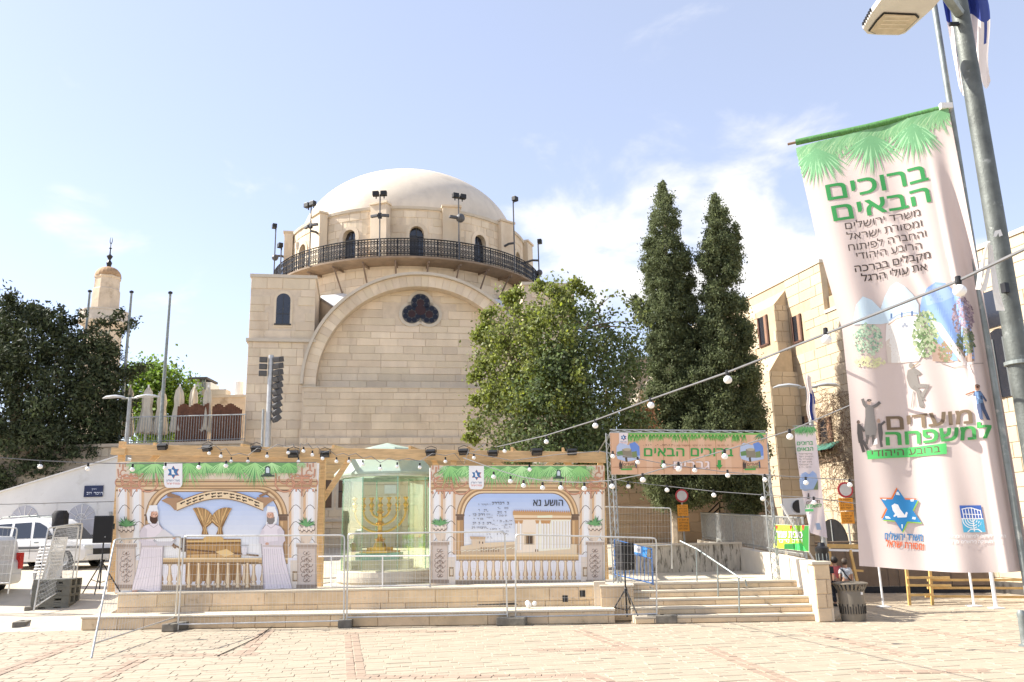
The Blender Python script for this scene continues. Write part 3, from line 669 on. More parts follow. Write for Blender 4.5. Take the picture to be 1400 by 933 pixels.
# ---------------------------------------------------------------- minaret
o = A(143, 430, 80); mz = lambda y: A(143, y, 80).z
mi = thing('minaret', 'slender tan minaret with ribbed cap and balcony rising behind the dark tree', 'minaret', (o.x, 80, 0), R(20)); mi.scale = (.86, .86, 1)
M_MIN = mat('tan_stone', (.60, .49, .36), .85, var=.14, scale=1.2, bump=.2, dirt=((.3, .22, .14), .8, .55, .75))
mb = MB(); mb.lathe([(2.15, 0), (2.1, mz(452)), (2.3, mz(448))], n=8, a0=R(22.5), a1=R(382.5)); mb.build('shaft', M_MIN, mi, local=True)
mb = MB(); mb.lathe([(1.5, mz(447)), (2.3, mz(447)), (2.75, mz(444)), (2.75, mz(442)), (1.2, mz(442))], n=16); mb.lathe([(2.65, mz(442)), (2.65, mz(430)), (2.72, mz(430)), (2.72, mz(428)), (2.5, mz(428)), (2.5, mz(442))], n=16)
mb.build('balcony', mat('grey_stone', (.50, .45, .38), .85, var=.12), mi, local=True)
mb = MB(); mb.lathe([(1.58, mz(444)), (1.52, mz(398)), (1.42, mz(396.5)), (1.40, mz(383)), (1.5, mz(382)), (1.5, mz(380))], n=8, a0=R(22.5), a1=R(382.5)); mb.build('upper_shaft', M_MIN, mi, local=True)
mb = MB(); h = mz(366)-mz(380); mb.lathe([(1.46*math.cos(R(a))**.8 if a < 89 else .02, mz(380)+h*math.sin(R(a))) for a in range(0, 91, 9)], n=20); mb.build('cap', mat('rusty_dome', (.40, .25, .13), .8, var=.3, scale=2.5), mi, local=True)
mb = MB(); mb.lathe([(.2, mz(366)), (.33, mz(360)), (.12, mz(356)), (.36, mz(351)), (.08, mz(348)), (.06, mz(341)), (.2, mz(340)), (.05, mz(339)), (.04, mz(334))], n=10)
mb.tube([(.12*math.sin(R(a)), 0, mz(333)+.3-.36*math.cos(R(a))) for a in range(-150, 151, 20)], [.015+.04*math.cos(R(a/1.7)) for a in range(-150, 151, 20)], 6); mb.build('finial', M_DARK, mi, local=True)
# ---------------------------------------------------------------- trees
def crown_pts(poly, Y, dep, n, seed, rad, inset=0.):
    r = random.Random(seed); x0, x1 = min(p[0] for p in poly), max(p[0] for p in poly); y0, y1 = min(p[1] for p in poly), max(p[1] for p in poly); out = []
    def inside(x, y):
        c = False
        for i in range(len(poly)):
            (xa, ya), (xb, yb) = poly[i], poly[i-1]
            if (ya > y) != (yb > y) and x < (xb-xa)*(y-ya)/(yb-ya)+xa: c = not c
        return c
    def edge(x, y): return min(math.hypot(x-a, y-b) for a, b in poly)
    while len(out) < n:
        x, y = r.uniform(x0, x1), r.uniform(y0, y1)
        if not inside(x, y) or edge(x, y) < inset: continue
        hw = min(1, edge(x, y)/((x1-x0)*.42))**.5; d = r.uniform(-1, 1); d = math.copysign(abs(d)**.5, d)
        p = A(x, y, Y+dep*hw*d); out.append((p.x, p.y, p.z, rad*r.uniform(.45, 1.35)))
    return out
def twigs(mb, base, pts, r0, seed, bend=.25):
    r = random.Random(seed)
    for p in pts:
        p = V(p[:3]); b = V(base); k = 5; d = p-b; s = V((r.uniform(-1, 1), r.uniform(-1, 1), r.uniform(0, .8)))*d.length*bend*.4
        mb.tube([b+d*t+s*math.sin(t*3.1416) for t in [i/k for i in range(k+1)]], [r0*(1-.85*i/k) for i in range(k+1)], 5)
LEAF = dict(rough=.55, var=.25, scale=1.1, rnd_=.45, trans=.42, spec=.3)
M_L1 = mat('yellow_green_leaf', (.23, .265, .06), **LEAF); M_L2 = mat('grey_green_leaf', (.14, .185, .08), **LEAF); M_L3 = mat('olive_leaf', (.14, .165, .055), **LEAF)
M_CY = mat('cypress_needles', (.14, .165, .08), .75, var=.25, scale=1.6, rnd_=.35, trans=.36, spec=.2); M_CD = mat('dark_needles', (.058, .072, .034), .7, var=.35, scale=.9, rnd_=.45, trans=.12, spec=.2); M_BR = mat('bright_leaf', (.16, .25, .04), **LEAF)
# broadleaf tree in front of the synagogue
b = A(770, 700, 29); tr = thing('broadleaf_tree', 'bushy green broadleaf tree growing in front of the synagogue wall', 'tree', (b.x, 29, .9))
P_T = [(760, 392), (738, 396), (722, 418), (700, 408), (690, 425), (674, 428), (668, 445), (652, 450), (661, 470), (663, 485), (646, 498), (652, 515), (668, 528), (650, 537), (658, 556), (645, 572), (640, 582), (664, 604), (668, 640), (700, 660), (870, 655), (884, 590), (872, 560), (876, 520), (880, 498), (868, 470), (848, 462), (832, 448), (812, 425), (792, 418), (782, 398)]
cps = crown_pts(P_T, 29, 2.9, 400, 1, .5)
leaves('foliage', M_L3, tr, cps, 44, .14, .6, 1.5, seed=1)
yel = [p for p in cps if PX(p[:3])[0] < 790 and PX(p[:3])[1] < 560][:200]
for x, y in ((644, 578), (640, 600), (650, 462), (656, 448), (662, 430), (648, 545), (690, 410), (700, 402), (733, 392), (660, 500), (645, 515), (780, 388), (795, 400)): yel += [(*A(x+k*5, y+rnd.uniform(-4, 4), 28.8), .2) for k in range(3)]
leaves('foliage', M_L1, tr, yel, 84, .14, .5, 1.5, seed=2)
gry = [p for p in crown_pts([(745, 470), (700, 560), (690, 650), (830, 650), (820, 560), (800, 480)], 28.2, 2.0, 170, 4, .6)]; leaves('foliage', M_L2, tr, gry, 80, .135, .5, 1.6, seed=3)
mb = MB(); mb.tube([(b.x, 29, .8), (b.x+.1, 29, 2.2), (b.x-.1, 29.1, 3.6)], [.26, .2, .16], 9); mb.build('trunk', M_TRUNK, tr)
mb = MB(); twigs(mb, (b.x-.05, 29.05, 3.3), cps[::22], .10, 3)
for q in ((840, 402), (868, 440), (835, 425), (878, 455), (760, 388)): twigs(mb, A(800, 450, 29), [A(q[0], q[1], 29.3)], .045, q[0])
mb.build('limb', M_TRUNK, tr)
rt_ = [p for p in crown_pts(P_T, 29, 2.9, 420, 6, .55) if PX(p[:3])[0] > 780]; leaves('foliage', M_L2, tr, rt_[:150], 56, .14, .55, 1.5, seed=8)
sp_ = [(*A(x, y, 29+rnd.uniform(-.5, .5)), .3) for x, y in [(rnd.uniform(800, 880), rnd.uniform(400, 470)) for _ in range(60)] if y > 395+abs(x-845)*.2] ; leaves('sparse_foliage', M_L3, tr, sp_, 7, .18, .3, 1.5, seed=9)
# cypresses
def cypress(name, label, poly, Y, n, seed, trunk_px, extra=()):
    pb = A(trunk_px[0], trunk_px[1], Y); t = thing(name, label, 'tree', (pb.x, Y, pb.z), group='cypress trees behind the entrance gate')
    cp = crown_pts(poly, Y, 1.5, int(n*1.25), seed, .22, 7); cp += [(p[0], Y+(p[1]-Y)*.35, p[2], .3) for p in crown_pts(poly, Y, 1.0, 260, seed+7, .4, 15)]; 
    for e in extra: cp += crown_pts(e[0], Y+e[2], .5, e[1], seed+3, .2)
    cp += [(*A(poly[0][0]+rnd.uniform(-1.5, 1.5)*k*.25, poly[0][1]+2+k*2.2, Y), .10+.012*k) for k in range(14)]
    leaves('crown', M_CY, t, cp, 105, .115, .27, 2.0, up=1.3, seed=seed)
    mb = MB(); top = A(poly[0][0], poly[0][1], Y); mb.tube([pb-V((0, 0, .4)), pb+V((0.05, 0, 1.5)), V((pb.x*.5+top.x*.5, Y, 7)), V((top.x, Y, top.z-.6))], [.24, .2, .15, .03], 8); mb.build('trunk', mat('pale_bark', (.34, .28, .21), .9, var=.25, scale=6, bump=.5), t); return t
C1 = [(906, 248), (898, 262), (892, 285), (886, 318), (880, 345), (878, 380), (881, 408), (884, 450), (887, 490), (890, 520), (882, 570), (878, 640), (890, 690), (950, 700), (962, 640), (955, 560), (958, 500), (955, 450), (950, 400), (946, 372), (940, 338), (928, 318), (922, 282), (914, 258)]
C2 = [(977, 266), (968, 290), (962, 318), (957, 345), (962, 380), (957, 420), (952, 470), (942, 540), (936, 640), (950, 690), (985, 680), (1020, 710), (1045, 690), (1046, 600), (1040, 540), (1030, 480), (1022, 430), (1010, 390), (1005, 345), (998, 310), (990, 280)]
cypress('cypress_tree', 'tall tapering cypress with a tuft sticking out on its left, nearer the broadleaf tree', C1, 33.3, 1150, 11, (925, 745), [([(862, 408), (870, 405), (885, 425), (888, 450), (878, 440)], 22, 0)])
cypress('cypress_tree', 'tall ragged cypress with a second thin spire, nearer the tan building', C2, 32.6, 1250, 12, (1000, 752), [([(1005, 303), (1000, 330), (1003, 370), (1010, 372), (1012, 330)], 30, 0), ([(955, 345), (950, 352), (962, 372), (968, 360)], 12, 0)])
# dark conifer on the left
b = A(8, 700, 39); tr = thing('conifer_tree', 'broad dark green conifer with drooping branch tips at the left edge', 'tree', (b.x, 39, 1.6))
P_L = [(-60, 420), (-20, 425), (4, 415), (14, 398), (20, 420), (42, 416), (62, 425), (80, 432), (92, 452), (110, 452), (126, 468), (144, 452), (150, 470), (158, 484), (158, 500), (178, 506), (172, 514), (160, 530), (172, 549), (162, 566), (168, 590), (156, 615), (150, 640), (120, 660), (90, 672), (60, 682), (40, 700), (-60, 706)]
cpl = crown_pts(P_L, 39, 3.4, 1150, 21, .48); leaves('crown', M_CD, tr, cpl, 62, .24, .55, 2.6, seed=21, drop=.4)
tip = []
for x, y in [(14, 404), (42, 420), (82, 424), (112, 430), (166, 428), (184, 439), (196, 500), (160, 478), (186, 546), (140, 440), (62, 430), (176, 560)]: tip += [(*(A(x-k*5*(1 if x > 100 else -.2), y+k*4, 38.6)), .28) for k in range(5)]
leaves('branch_tip', M_CD, tr, tip, 46, .24, .3, 2.6, seed=22)
mb = MB(); mb.tube([(b.x, 39, 1), (b.x+.1, 39, 3), (b.x+.2, 39, 8)], [.3, .26, .12], 9); q = A(48, 700, 39.4); mb.tube([(q.x, 39.4, .6), (q.x+.05, 39.4, 3.5), (q.x+.3, 39.4, 7)], [.2, .17, .08], 8); mb.build('trunk', M_TRUNK, tr)
mb = MB(); twigs(mb, (b.x+.2, 39, 4.5), cpl[::30], .09, 5); mb.build('limb', M_TRUNK, tr)
# second dark conifer behind, filling the lower left, and the bright tree behind the terrace
b = A(215, 600, 50); tr = thing('leafy_tree', 'bright green leafy tree standing behind the terrace parasols', 'tree', (b.x, 50, 2))
cpb = crown_pts([(176, 520), (180, 505), (205, 500), (222, 503), (238, 508), (248, 518), (258, 526), (262, 545), (256, 590), (240, 600), (180, 600), (172, 560)], 50, 1.8, 230, 31, .75); leaves('foliage', M_BR, tr, cpb, 46, .26, .7, 1.5, seed=31)
mb = MB(); mb.tube([(b.x, 50, 2), (b.x, 50, 8.5)], [.25, .12], 8); twigs(mb, (b.x, 50, 7.5), cpb[::18], .08, 6); mb.build('trunk', M_TRUNK, tr)
# ---------------------------------------------------------------- terrace on the left
M_TER = mat('terrace_stone', (.43, .36, .27), .9, var=.15, scale=2, rnd_=.1, bump=.3)
p, q = A(150, 599, 37.2), A(334, 604, 37.2); zt_ = 6.55
te = thing('terrace_wall', 'long stone retaining wall of the terrace left of the synagogue', 'wall', (p.x, 37.2, 0))
mb = MB(); mb.obox((p.x-9, 37.25, 0), (q.x-p.x+9, 0, 0), (0, 5.5, 0), (0, 0, zt_-.12)); mb.build('core', M_JOINT, te)
mb = MB(); mb.obox((p.x-9.1, 37.12, zt_-.12), (q.x-p.x+9.1, 0, 0), (0, 5.6, 0), (0, 0, .14)); mb.build('coping', M_TER, te)
masonry(te, [(s, lambda x, y, d: V((x, 37.25-d, y))) for s in courses(p.x, q.x, 4.6, zt_-.12, h=(.34, .42), l=(.5, 1.0), seed=40)]+[(s, lambda x, y, d: V((x, 37.25-d, y))) for s in courses(p.x-9, p.x, 4.2, zt_-.12, h=(.34, .42), l=(.5, 1.0), seed=41)], M_TER, single=40, local=False)
rl = thing('terrace_railing', 'grey metal railing of thin upright bars along the terrace edge', 'railing', (p.x, 37.3, zt_))
x0, x1 = A(172, 598, 37.4).x, q.x-.05; zr = A(250, 569, 37.4).z
mb = MB(); n = 46
for i in range(n+1): mb.tube([(x0+(x1-x0)*i/n, 37.4, zt_), (x0+(x1-x0)*i/n, 37.4, zr)], .014, 4)
mb.build('bars', M_GALV, rl)
mb = MB(); mb.tube([(x0, 37.4, zr), (x1, 37.4, zr)], .03, 6); mb.build('top_rail', M_GALV, rl); mb = MB(); mb.tube([(x0, 37.4, zt_+.12), (x1, 37.4, zt_+.12)], .02, 6); mb.build('bottom_rail', M_GALV, rl)
M_REED = mat('brown_reed', (.13, .055, .03), .85, var=.3, scale=6)
for xa, xb, lb, ns in ((240, 283, 'brown reed screen with arched top behind the railing, left of the pair', 14), (288, 329, 'brown reed screen with arched top behind the railing, nearer the synagogue', 14)):
    a, bq = A(xa, 597, 37.9), A(xb, 597, 37.9); th = thing('reed_screen', lb, 'screen', (a.x, 37.9, zt_), group='reed screens on the terrace')
    for i in range(ns):
        x = a.x+(bq.x-a.x)*(i+.5)/ns; u = (i+.5)/ns; hh = A(xa, 557, 37.9).z-zt_+.16*abs(math.sin(u*math.pi*2.5))-(.35*max(0, u-.8)/.2 if xa > 285 else 0)
        mb = MB(); mb.obox((x-(bq.x-a.x)/ns*.47, 37.9, zt_), ((bq.x-a.x)/ns*.94, 0, 0), (0, .04+.01*(i % 2), 0), (0, 0, hh)); mb.build('slat', M_REED, th)
def parasol():
    t = thing('closed_parasol', '', 'parasol', (0, 0, 0), group='closed parasols on the terrace'); mb = MB(); r = random.Random(3); pr = [(.05, 2.55), (.16, 2.35), (.20, 2.0), (.17, 1.7), (.27, 1.0), (.33, .62), (.30, .55)]
    vs = []; n = 20
    for rr, z in pr: vs += [(rr*(1+.22*math.cos(j*6.2832*5/n+z))*math.cos(6.2832*j/n), rr*(1+.22*math.cos(j*6.2832*5/n+z))*math.sin(6.2832*j/n), z+.05*math.cos(j*2)) for j in range(n)]
    mb.add(vs, [(i*n+j, i*n+(j+1) % n, (i+1)*n+(j+1) % n, (i+1)*n+j) for i in range(len(pr)-1) for j in range(n)])
    mb.build('canopy', mat('cream_canvas', (.62, .56, .45), .85, var=.1, trans=.15), t, local=True, smooth=True)
    mb = MB(); mb.tube([(0, 0, 0), (0, 0, 2.7)], .035, 8); mb.build('pole', M_WHITE, t, local=True); mb = MB(); mb.box((0, 0, .05), (.5, .5, .1)); mb.build('base', M_CONC, t, local=True, bev=.02); return t
par0 = parasol()
for i, (x, yt, Y, lb, s) in enumerate(((178, 530, 39.6, 'closed cream parasol just right of the twin-headed street lamp', 1.), (203, 530, 38.3, 'closed cream parasol standing widest and fullest, left of the tall flagpole', 1.12), (222, 534, 38.6, 'closed cream parasol half hidden by the tallest flagpole', 1.05), (246, 529, 38.2, 'closed cream parasol at the left end of the reed screens', 1.02), (266, 530, 39.8, 'closed cream parasol behind the middle of the reed screens', .95), (285, 530, 38.1, 'slim closed cream parasol between the two reed screens', .9))):
    pp = A(x, yt, Y); sz = (pp.z-zt_)/2.6; par0_ = par0 if i == 0 else dup(par0, (0, 0, 0))
    par0_.location = (pp.x, Y, zt_+.02); par0_.scale = (s, s, sz); par0_['label'] = lb; par0_.rotation_euler = (0, 0, i)
ht = thing('rooftop_hut', 'small white rooftop hut with dark flat roof behind the parasols', 'hut', A(270, 545, 52))
mb = MB(); mb.obox(A(262, 600, 52), (1.0, 0, 0), (0, 1.6, 0), (0, 0, 3.6)); mb.build('wall', M_WHITE, ht); mb = MB(); mb.obox(A(256, 519, 51.8), (1.25, 0, 0), (0, 2, 0), (0, 0, .14)); mb.build('roof', mat('dark_roof_sheet', (.10, .09, .08), .7), ht)
mb = MB()
for x in (277, 280.5): mb.tube([A(x, 600, 51.9), A(x, 519, 51.9)], .05, 5)
mb.build('post', M_GREYPOLE, ht)
bh = thing('low_house', 'low pale stone house with a flat parapet beside the synagogue tower', 'house', A(310, 600, 50)); a = A(287, 541, 50)
mb = MB(); mb.obox((a.x, 50, 1), (A(345, 541, 50).x-a.x, 0, 0), (0, 6, 0), (0, 0, a.z-1.15)); mb.build('wall', M_MIN, bh); mb = MB(); mb.obox((a.x-.06, 49.94, a.z-.15), (A(345, 541, 50).x-a.x+.1, 0, 0), (0, 6.1, 0), (0, 0, .15)); mb.build('coping', M_PALE, bh)
mb = MB(); mb.lathe([(.3, 0), (.3, .9), (.05, 1.0)], A(326, 542, 51), 12); mb.build('water_tank', M_WHITE, bh); mb = MB(); mb.box(A(296, 538, 51.5), (1.5, .9, .35)); mb.build('roof_box', M_PALE, bh)
# flagpoles
for i, (x, yt, Y, lb) in enumerate(((123, 397, 40, 'bare grey flagpole in front of the minaret'), (180, 398, 38.5, 'bare grey flagpole between the minaret and the tallest pole'), (233, 399, 36.2, 'tallest bare grey flagpole, standing clear against the sky'))):
    p = A(x, yt, Y); t = thing('flagpole', lb, 'flagpole', (p.x, Y, 1.5), group='bare flagpoles on the left'); mb = MB(); mb.tube([(p.x, Y, 1.2), (p.x, Y, 4), (p.x, Y, p.z-.1)], [.11, .10, .055], 10); mb.build('pole', M_GREYPOLE, t, smooth=True); mb = MB(); mb.lathe([(.05, 0), (.10, .03), (.10, .10), (.03, .14)], (p.x, Y, p.z-.12), 10); mb.build('cap', M_DARK, t)
# street lamps with two flat heads
def lamp_head(mb, c, d, L=.85, w=.16):
    s = V((-d.y, d.x, 0)); prof = [(0, .25, .03), (.15, .7, .05), (.45, 1, .06), (.8, .9, .05), (1, .3, .02)]; vs = []; n = 8
    for t, wf, hf in prof: vs += [c+d*L*t+s*w*wf*math.cos(6.2832*j/n)+V((0, 0, hf*(1.2 if math.sin(6.2832*j/n) > 0 else .7)*math.sin(6.2832*j/n)+.06*math.sin(t*3))) for j in range(n)]
    mb.add(vs, [(i*n+j, i*n+(j+1) % n, (i+1)*n+(j+1) % n, (i+1)*n+j) for i in range(len(prof)-1) for j in range(n)]+[tuple(range(n)), tuple(range((len(prof)-1)*n, len(prof)*n))])
def street_lamp(px, py, Y, zb, lb, m):
    p = A(px, py, Y); t = thing('street_lamp', lb, 'street lamp', (p.x, Y, zb)); mb = MB(); mb.tube([(p.x, Y, zb), (p.x, Y, p.z)], [.09, .07], 10); mb.build('pole', m, t, smooth=True)
    mb = MB(); mb.tube([p+V((-.3, 0, -.02)), p+V((.3, 0, -.02))], .035, 6); mb.build('cross_arm', m, t)
    for s in (-1, 1): mb = MB(); lamp_head(mb, p+V((.18*s, 0, 0)), V((s, .1, 0)).normalized()); mb.build('lamp_head', mat('pale_lamp_shell', (.46, .47, .47), .35, .3), t, smooth=True)
    return t
street_lamp(178, 544, 29.5, .9, 'grey street lamp with two flat heads by the dark conifer', M_GALV)
street_lamp(1104, 529, 25, 0, 'grey street lamp with two flat heads in front of the tan building', M_GALV)
# floodlight mast
p = A(371, 486, 35); t = thing('floodlight_mast', 'pale grey mast stacked with box floodlights before the synagogue tower', 'mast', (p.x, 35, 1.3)); mb = MB(); mb.tube([(p.x, 35, 1.2), (p.x, 35, p.z)], [.14, .11], 10); mb.build('pole', mat('pale_mast', (.50, .50, .49), .4, .4), t, smooth=True)
mb = MB(); mb.tube([A(358, 612, 34.9), A(360, 560, 34.9)], .05, 6); mb.build('conduit', M_GALV, t)
fl = MB(); fl.box((0, 0, 0), (.34, .30, .24)); fl.box((.0, -.16, 0), (.28, .03, .19)); flm = fl.mesh('floodlight', mat('lamp_grey', 0), bev=.02); Wi = rootW(t).inverted()
for k in range(3):
    o = link(bpy.data.objects.new('floodlight', flm), t); o.location = Wi @ V((p.x-.32, 34.95, p.z-.2-.3*k)); o.rotation_euler = (.2, 0, .3)
for k in range(10):
    o = link(bpy.data.objects.new('floodlight', flm), t); o.location = Wi @ V((p.x+.34, 34.95, p.z-.2-.285*k)); o.rotation_euler = (.25+.05*k, 0, -.3-.06*k)
# ---------------------------------------------------------------- tan building on the right
RP, RD_, RN = V((13.33, 34, 0)), V((-.267, .964, 0)), V((-.964, -.267, 0))
rb = thing('apartment_building', 'sunlit tan stone building with sloping buttresses and small dark windows on the right', 'building', RP)
M_TAN = mat('tan_stone_facing', (.56, .455, .32), .85, var=.08, scale=.8, bump=.2, bscale=14, rnd_=.06)
rr = lambda s, n, z: RP+RD_*s+RN*n+V((0, 0, z))
def RB(name, m, s0, s1, n0, n1, z0, z1): mb = MB(); mb.obox(rr(s0, n0, z0), RD_*(s1-s0), RN*(n1-n0), V((0, 0, z1-z0))); return mb.build(name, m, rb)
M_TANJ = mat('tan_joint', (.50, .39, .26), .9, var=.1)
def rsz(px, py, n): q = PLN(px, py, RP+RN*n, RN); return (q-RP).dot(RD_), q.z
TOPZ = 13.38
RB('wall', M_TANJ, 0, 16, -12, 0, 0, TOPZ-.15); RB('coping', M_PALE, -.05, 16, -12, .05, TOPZ-.15, TOPZ)
RB('wall', M_TANJ, -14, -.01, -12, -.01, 0, 10.95); RB('coping', M_PALE, -14, -.01, -12, .06, 10.95, 11.1)
RB('balcony', M_TANJ, -1.6, -.01, -4, -.2, 11.1, 11.7)
mb = MB(); mb.obox(rr(-.02, -.3, 11.1), RD_*.03, -RN*2.2, V((0, 0, 1.5))); mb.build('recess', M_OLDWOOD, rb)
mb = MB(); mb.obox(rr(-.06, -.45, 12.1), -RD_*.5, -RN*2.5, V((0, 0, .18))); mb.build('canopy', M_DARK, rb)
def fin(s0, s1, prof): mb = MB(); mb.prism(prof, rr(s0, 0, 0), RN, (0, 0, 1), RD_*(s1-s0)); return mb.build('buttress', M_TANJ, rb)
fin(2.65, 10, [(-.3, 0), (.70, 0), (.70, 12.05), (0, 12.8), (-.3, 12.8)]); fin(2.4, 11, [(.2, 0), (1.4, 0), (1.4, 8.9), (.70, 9.85), (.2, 9.85)])
wpx = [(1090, 450, 0.02, .36, 1.25), (1101, 590, .02, .42, 1.3), (1129, 594, .02, .45, 1.4)]
hol = [rsz(a, b_, 0) for a, b_, *_ in wpx]
skw = lambda u, z, l, h: any(abs(u-s) < .42+l/2 and abs(z-zq) < .85+h/2 for s, zq in hol)
rst = [(s_, lambda x, y, d: rr(x, d-.005, y)) for s_ in courses(-10, 2.65, 0, 10.95, h=(.42, .5), l=(.6, 1.2), gap=.016, seed=50, skip=skw)]
rst += [(s_, lambda x, y, d: rr(x, d-.005, y)) for s_ in courses(0, 2.65, 10.95, 13.2, h=(.42, .5), l=(.6, 1.2), gap=.016, seed=51, skip=skw)]
rst += [(s_, lambda x, y, d: rr(2.4-d, x, y)) for s_ in courses(.0, 1.4, 0, 8.9, h=(.42, .5), l=(.45, .8), gap=.016, seed=52)]
rst += [(s_, lambda x, y, d: rr(2.65-d, x, y)) for s_ in courses(.0, .70, 9.85, 12.05, h=(.42, .5), l=(.3, .7), gap=.016, seed=53)]
rst += [(s_, lambda x, y, d: rr(x, .70+d, y)) for s_ in courses(2.65, 10, 9.85, 12.05, h=(.42, .5), l=(.6, 1.2), gap=.016, seed=54, skip=lambda u, z, l, h: abs(u-rsz(1044, 453, .70)[0]) < .4+l/2 and abs(z-rsz(1044, 453, .70)[1]) < .8+h/2)]
rst += [(s_, lambda x, y, d: rr(x, 1.4+d, y)) for s_ in courses(2.4, 11, 3, 8.9, h=(.42, .5), l=(.6, 1.2), gap=.016, seed=55)]
masonry(rb, rst, M_TAN, single=260, local=False, d=.025, jit=.005, ch=.01)
M_WF = mat('red_brown_frame', (.10, .045, .03), .6)
def rwin(px, py, n, w, h):
    s, z = rsz(px, py, n); mb = MB(); mb.obox(rr(s-w, n-.06, z-h/2), RD_*2*w, RN*.065, V((0, 0, h))); f_ = mb.build('window', M_GLASSDARK, rb)
    mb = MB()
    for a in (-w, w-.1): mb.obox(rr(s+a, n, z-h/2), RD_*.1, RN*.05, V((0, 0, h)))
    mb.obox(rr(s-w, n, z-h/2), RD_*2*w, RN*.045, V((0, 0, .08))); mb.build('window_frame', M_WF, f_)
    mb = MB(); mb.obox(rr(s-w, n, z-h/2), RD_*.3, RN*.03, V((0, 0, h))); mb.build('shutter', mat('louvre', (.28, .16, .10), .6), f_)
for w_ in wpx: rwin(*w_)
rwin(1044, 453, .72, .40, 1.4)
for px_, py_, lbk in ((1092, 0, 0),):
    s, z = rsz(1372, 500, 0.02); mb = MB(); mb.prism(arched(-.6, .6, -1.0, 1.2), rr(s, .03, z), RD_, (0, 0, 1), RN*.03); f_ = mb.build('arched_window', M_GLASSDARK, rb)
    mb = MB()
    for x in (-.6, -.2, .2, .55): mb.obox(rr(s+x, .06, z-1), RD_*.05, RN*.03, V((0, 0, 1.9)))
    mb.build('window_frame', mat('grey_frame', (.12, .13, .13), .6), f_)
    s, z = rsz(1352, 420, .02); mb = MB(); mb.obox(rr(s-.5, .02, z-.7), RD_*1.0, RN*.03, V((0, 0, 1.2))); mb.build('window', M_GLASSDARK, rb)
s, z = rsz(1140, 735, .03); mb = MB(); mb.prism(arched(-.9, .9, -1, .75), rr(s, .03, z), RD_, (0, 0, 1), RN*.03); f_ = mb.build('arched_opening', M_BLACK, rb); mb = MB(); mb.obox(rr(s-.03, .06, z-1), RD_*.06, RN*.04, V((0, 0, 1.7))); mb.build('bar', M_GALV, f_)
RB('plinth', mat('dark_plinth', (.08, .07, .06), .8), -12, 2.0, .03, .07, 0, .35)
ac = thing('air_conditioner', 'white air conditioner with round black fan on the buttress wall', 'air conditioner', A(1086, 693, 29)); c = A(1087, 693, 31.6); 
mb = MB(); mb.box(c, (.9, .35, .62), R(-16)); mb.build('case', M_WHITE, ac, bev=.03); mb = MB(); mb.lathe([(.24, 0), (.24, .03), (.0, .03)], c+V((.08, -.18, 0)), 18, M=Matrix.Rotation(math.pi/2, 3, 'X')); mb.build('fan', M_BLACK, ac)
mb = MB(); mb.tube([c+V((-.4, -.05, -.3)), c+V((-.4, .3, -.45))], .03); mb.tube([c+V((.4, -.05, -.3)), c+V((.4, .3, -.45))], .03); mb.build('bracket', M_GALV, ac)
aw = thing('awning', 'narrow green awning hanging over the lower windows of the tan building', 'awning', A(1110, 627, 30)); s, z = rsz(1092, 622, .1)
for k in range(9):
    mb = MB(); o1 = rr(s-.32*k-.02, .05, z+.28); mb.add([o1, o1-RD_*.3, o1-RD_*.3+RN*.5-V((0, 0, .3)), o1+RN*.5-V((0, 0, .3)), o1+V((0, 0, .02)), o1-RD_*.3+V((0, 0, .02)), o1-RD_*.3+RN*.5-V((0, 0, .28)), o1+RN*.5-V((0, 0, .28))], [(0, 1, 2, 3), (4, 5, 6, 7), (0, 1, 5, 4), (2, 3, 7, 6), (0, 3, 7, 4), (1, 2, 6, 5)]); mb.build('slat', mat('green_awning', (.05, .16, .12), .6, var=.2), aw)
vn = thing('bare_vine', 'tangle of bare brown vine stems climbing the tan building', 'vine', rr(-1, 0, 4)); mb = MB(); r = random.Random(5)
for i in range(420):
    x, y = r.uniform(1118, 1172), r.uniform(535, 690)
    if y > 640 and r.random() < .6: continue
    s, z = rsz(x, y, .1); n = r.uniform(.05, .45); L = r.uniform(.3, .9); a = r.uniform(0, 6.28); pts = [rr(s+L*t*math.cos(a)+.1*math.sin(7*t+i), n+.1*math.sin(5*t+i), z+L*t*math.sin(a)-.3*t*t) for t in (0, .25, .5, .75, 1)]; mb.tube(pts, [.012, .011, .009, .008, .005], 3, False)
mb.build('stems', mat('dry_stem', (.22, .15, .10), .9, var=.3), vn)
# ---------------------------------------------------------------- things behind the gate
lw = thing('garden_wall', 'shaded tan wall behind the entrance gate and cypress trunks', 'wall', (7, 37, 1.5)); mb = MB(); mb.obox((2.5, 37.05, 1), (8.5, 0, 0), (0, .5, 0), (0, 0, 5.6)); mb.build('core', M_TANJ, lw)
masonry(lw, [(s_, lambda x, y, d: V((x, 37.05-d, y))) for s_ in courses(2.5, 11, 1.2, 6.6, h=(.4, .5), l=(.6, 1.2), seed=60)], mat('shade_darkened_stone', (.34, .25, .165), .9, var=.12, scale=1, bump=.3, rnd_=.1), single=120, local=False)  # tan wall's shade put into the stone colour, darker than the tan facing
hs = thing('stone_house', 'tan stone house seen between the broadleaf tree and the cypresses', 'house', A(885, 600, 48)); a = A(862, 492, 48); mb = MB(); mb.obox((a.x, 48, 1), (5, 0, 0), (0, 5, 0), (0, 0, a.z-1)); mb.build('wall', M_MIN, hs); mb = MB(); mb.obox((a.x-.1, 47.9, a.z), (5.2, 0, 0), (0, 5.2, 0), (0, 0, .15)); mb.build('coping', M_PALE, hs)
rk = thing('rubble_wall', 'heap of broken pale stones on a ledge left of the cypresses', 'wall', A(880, 560, 40)); r = random.Random(8)
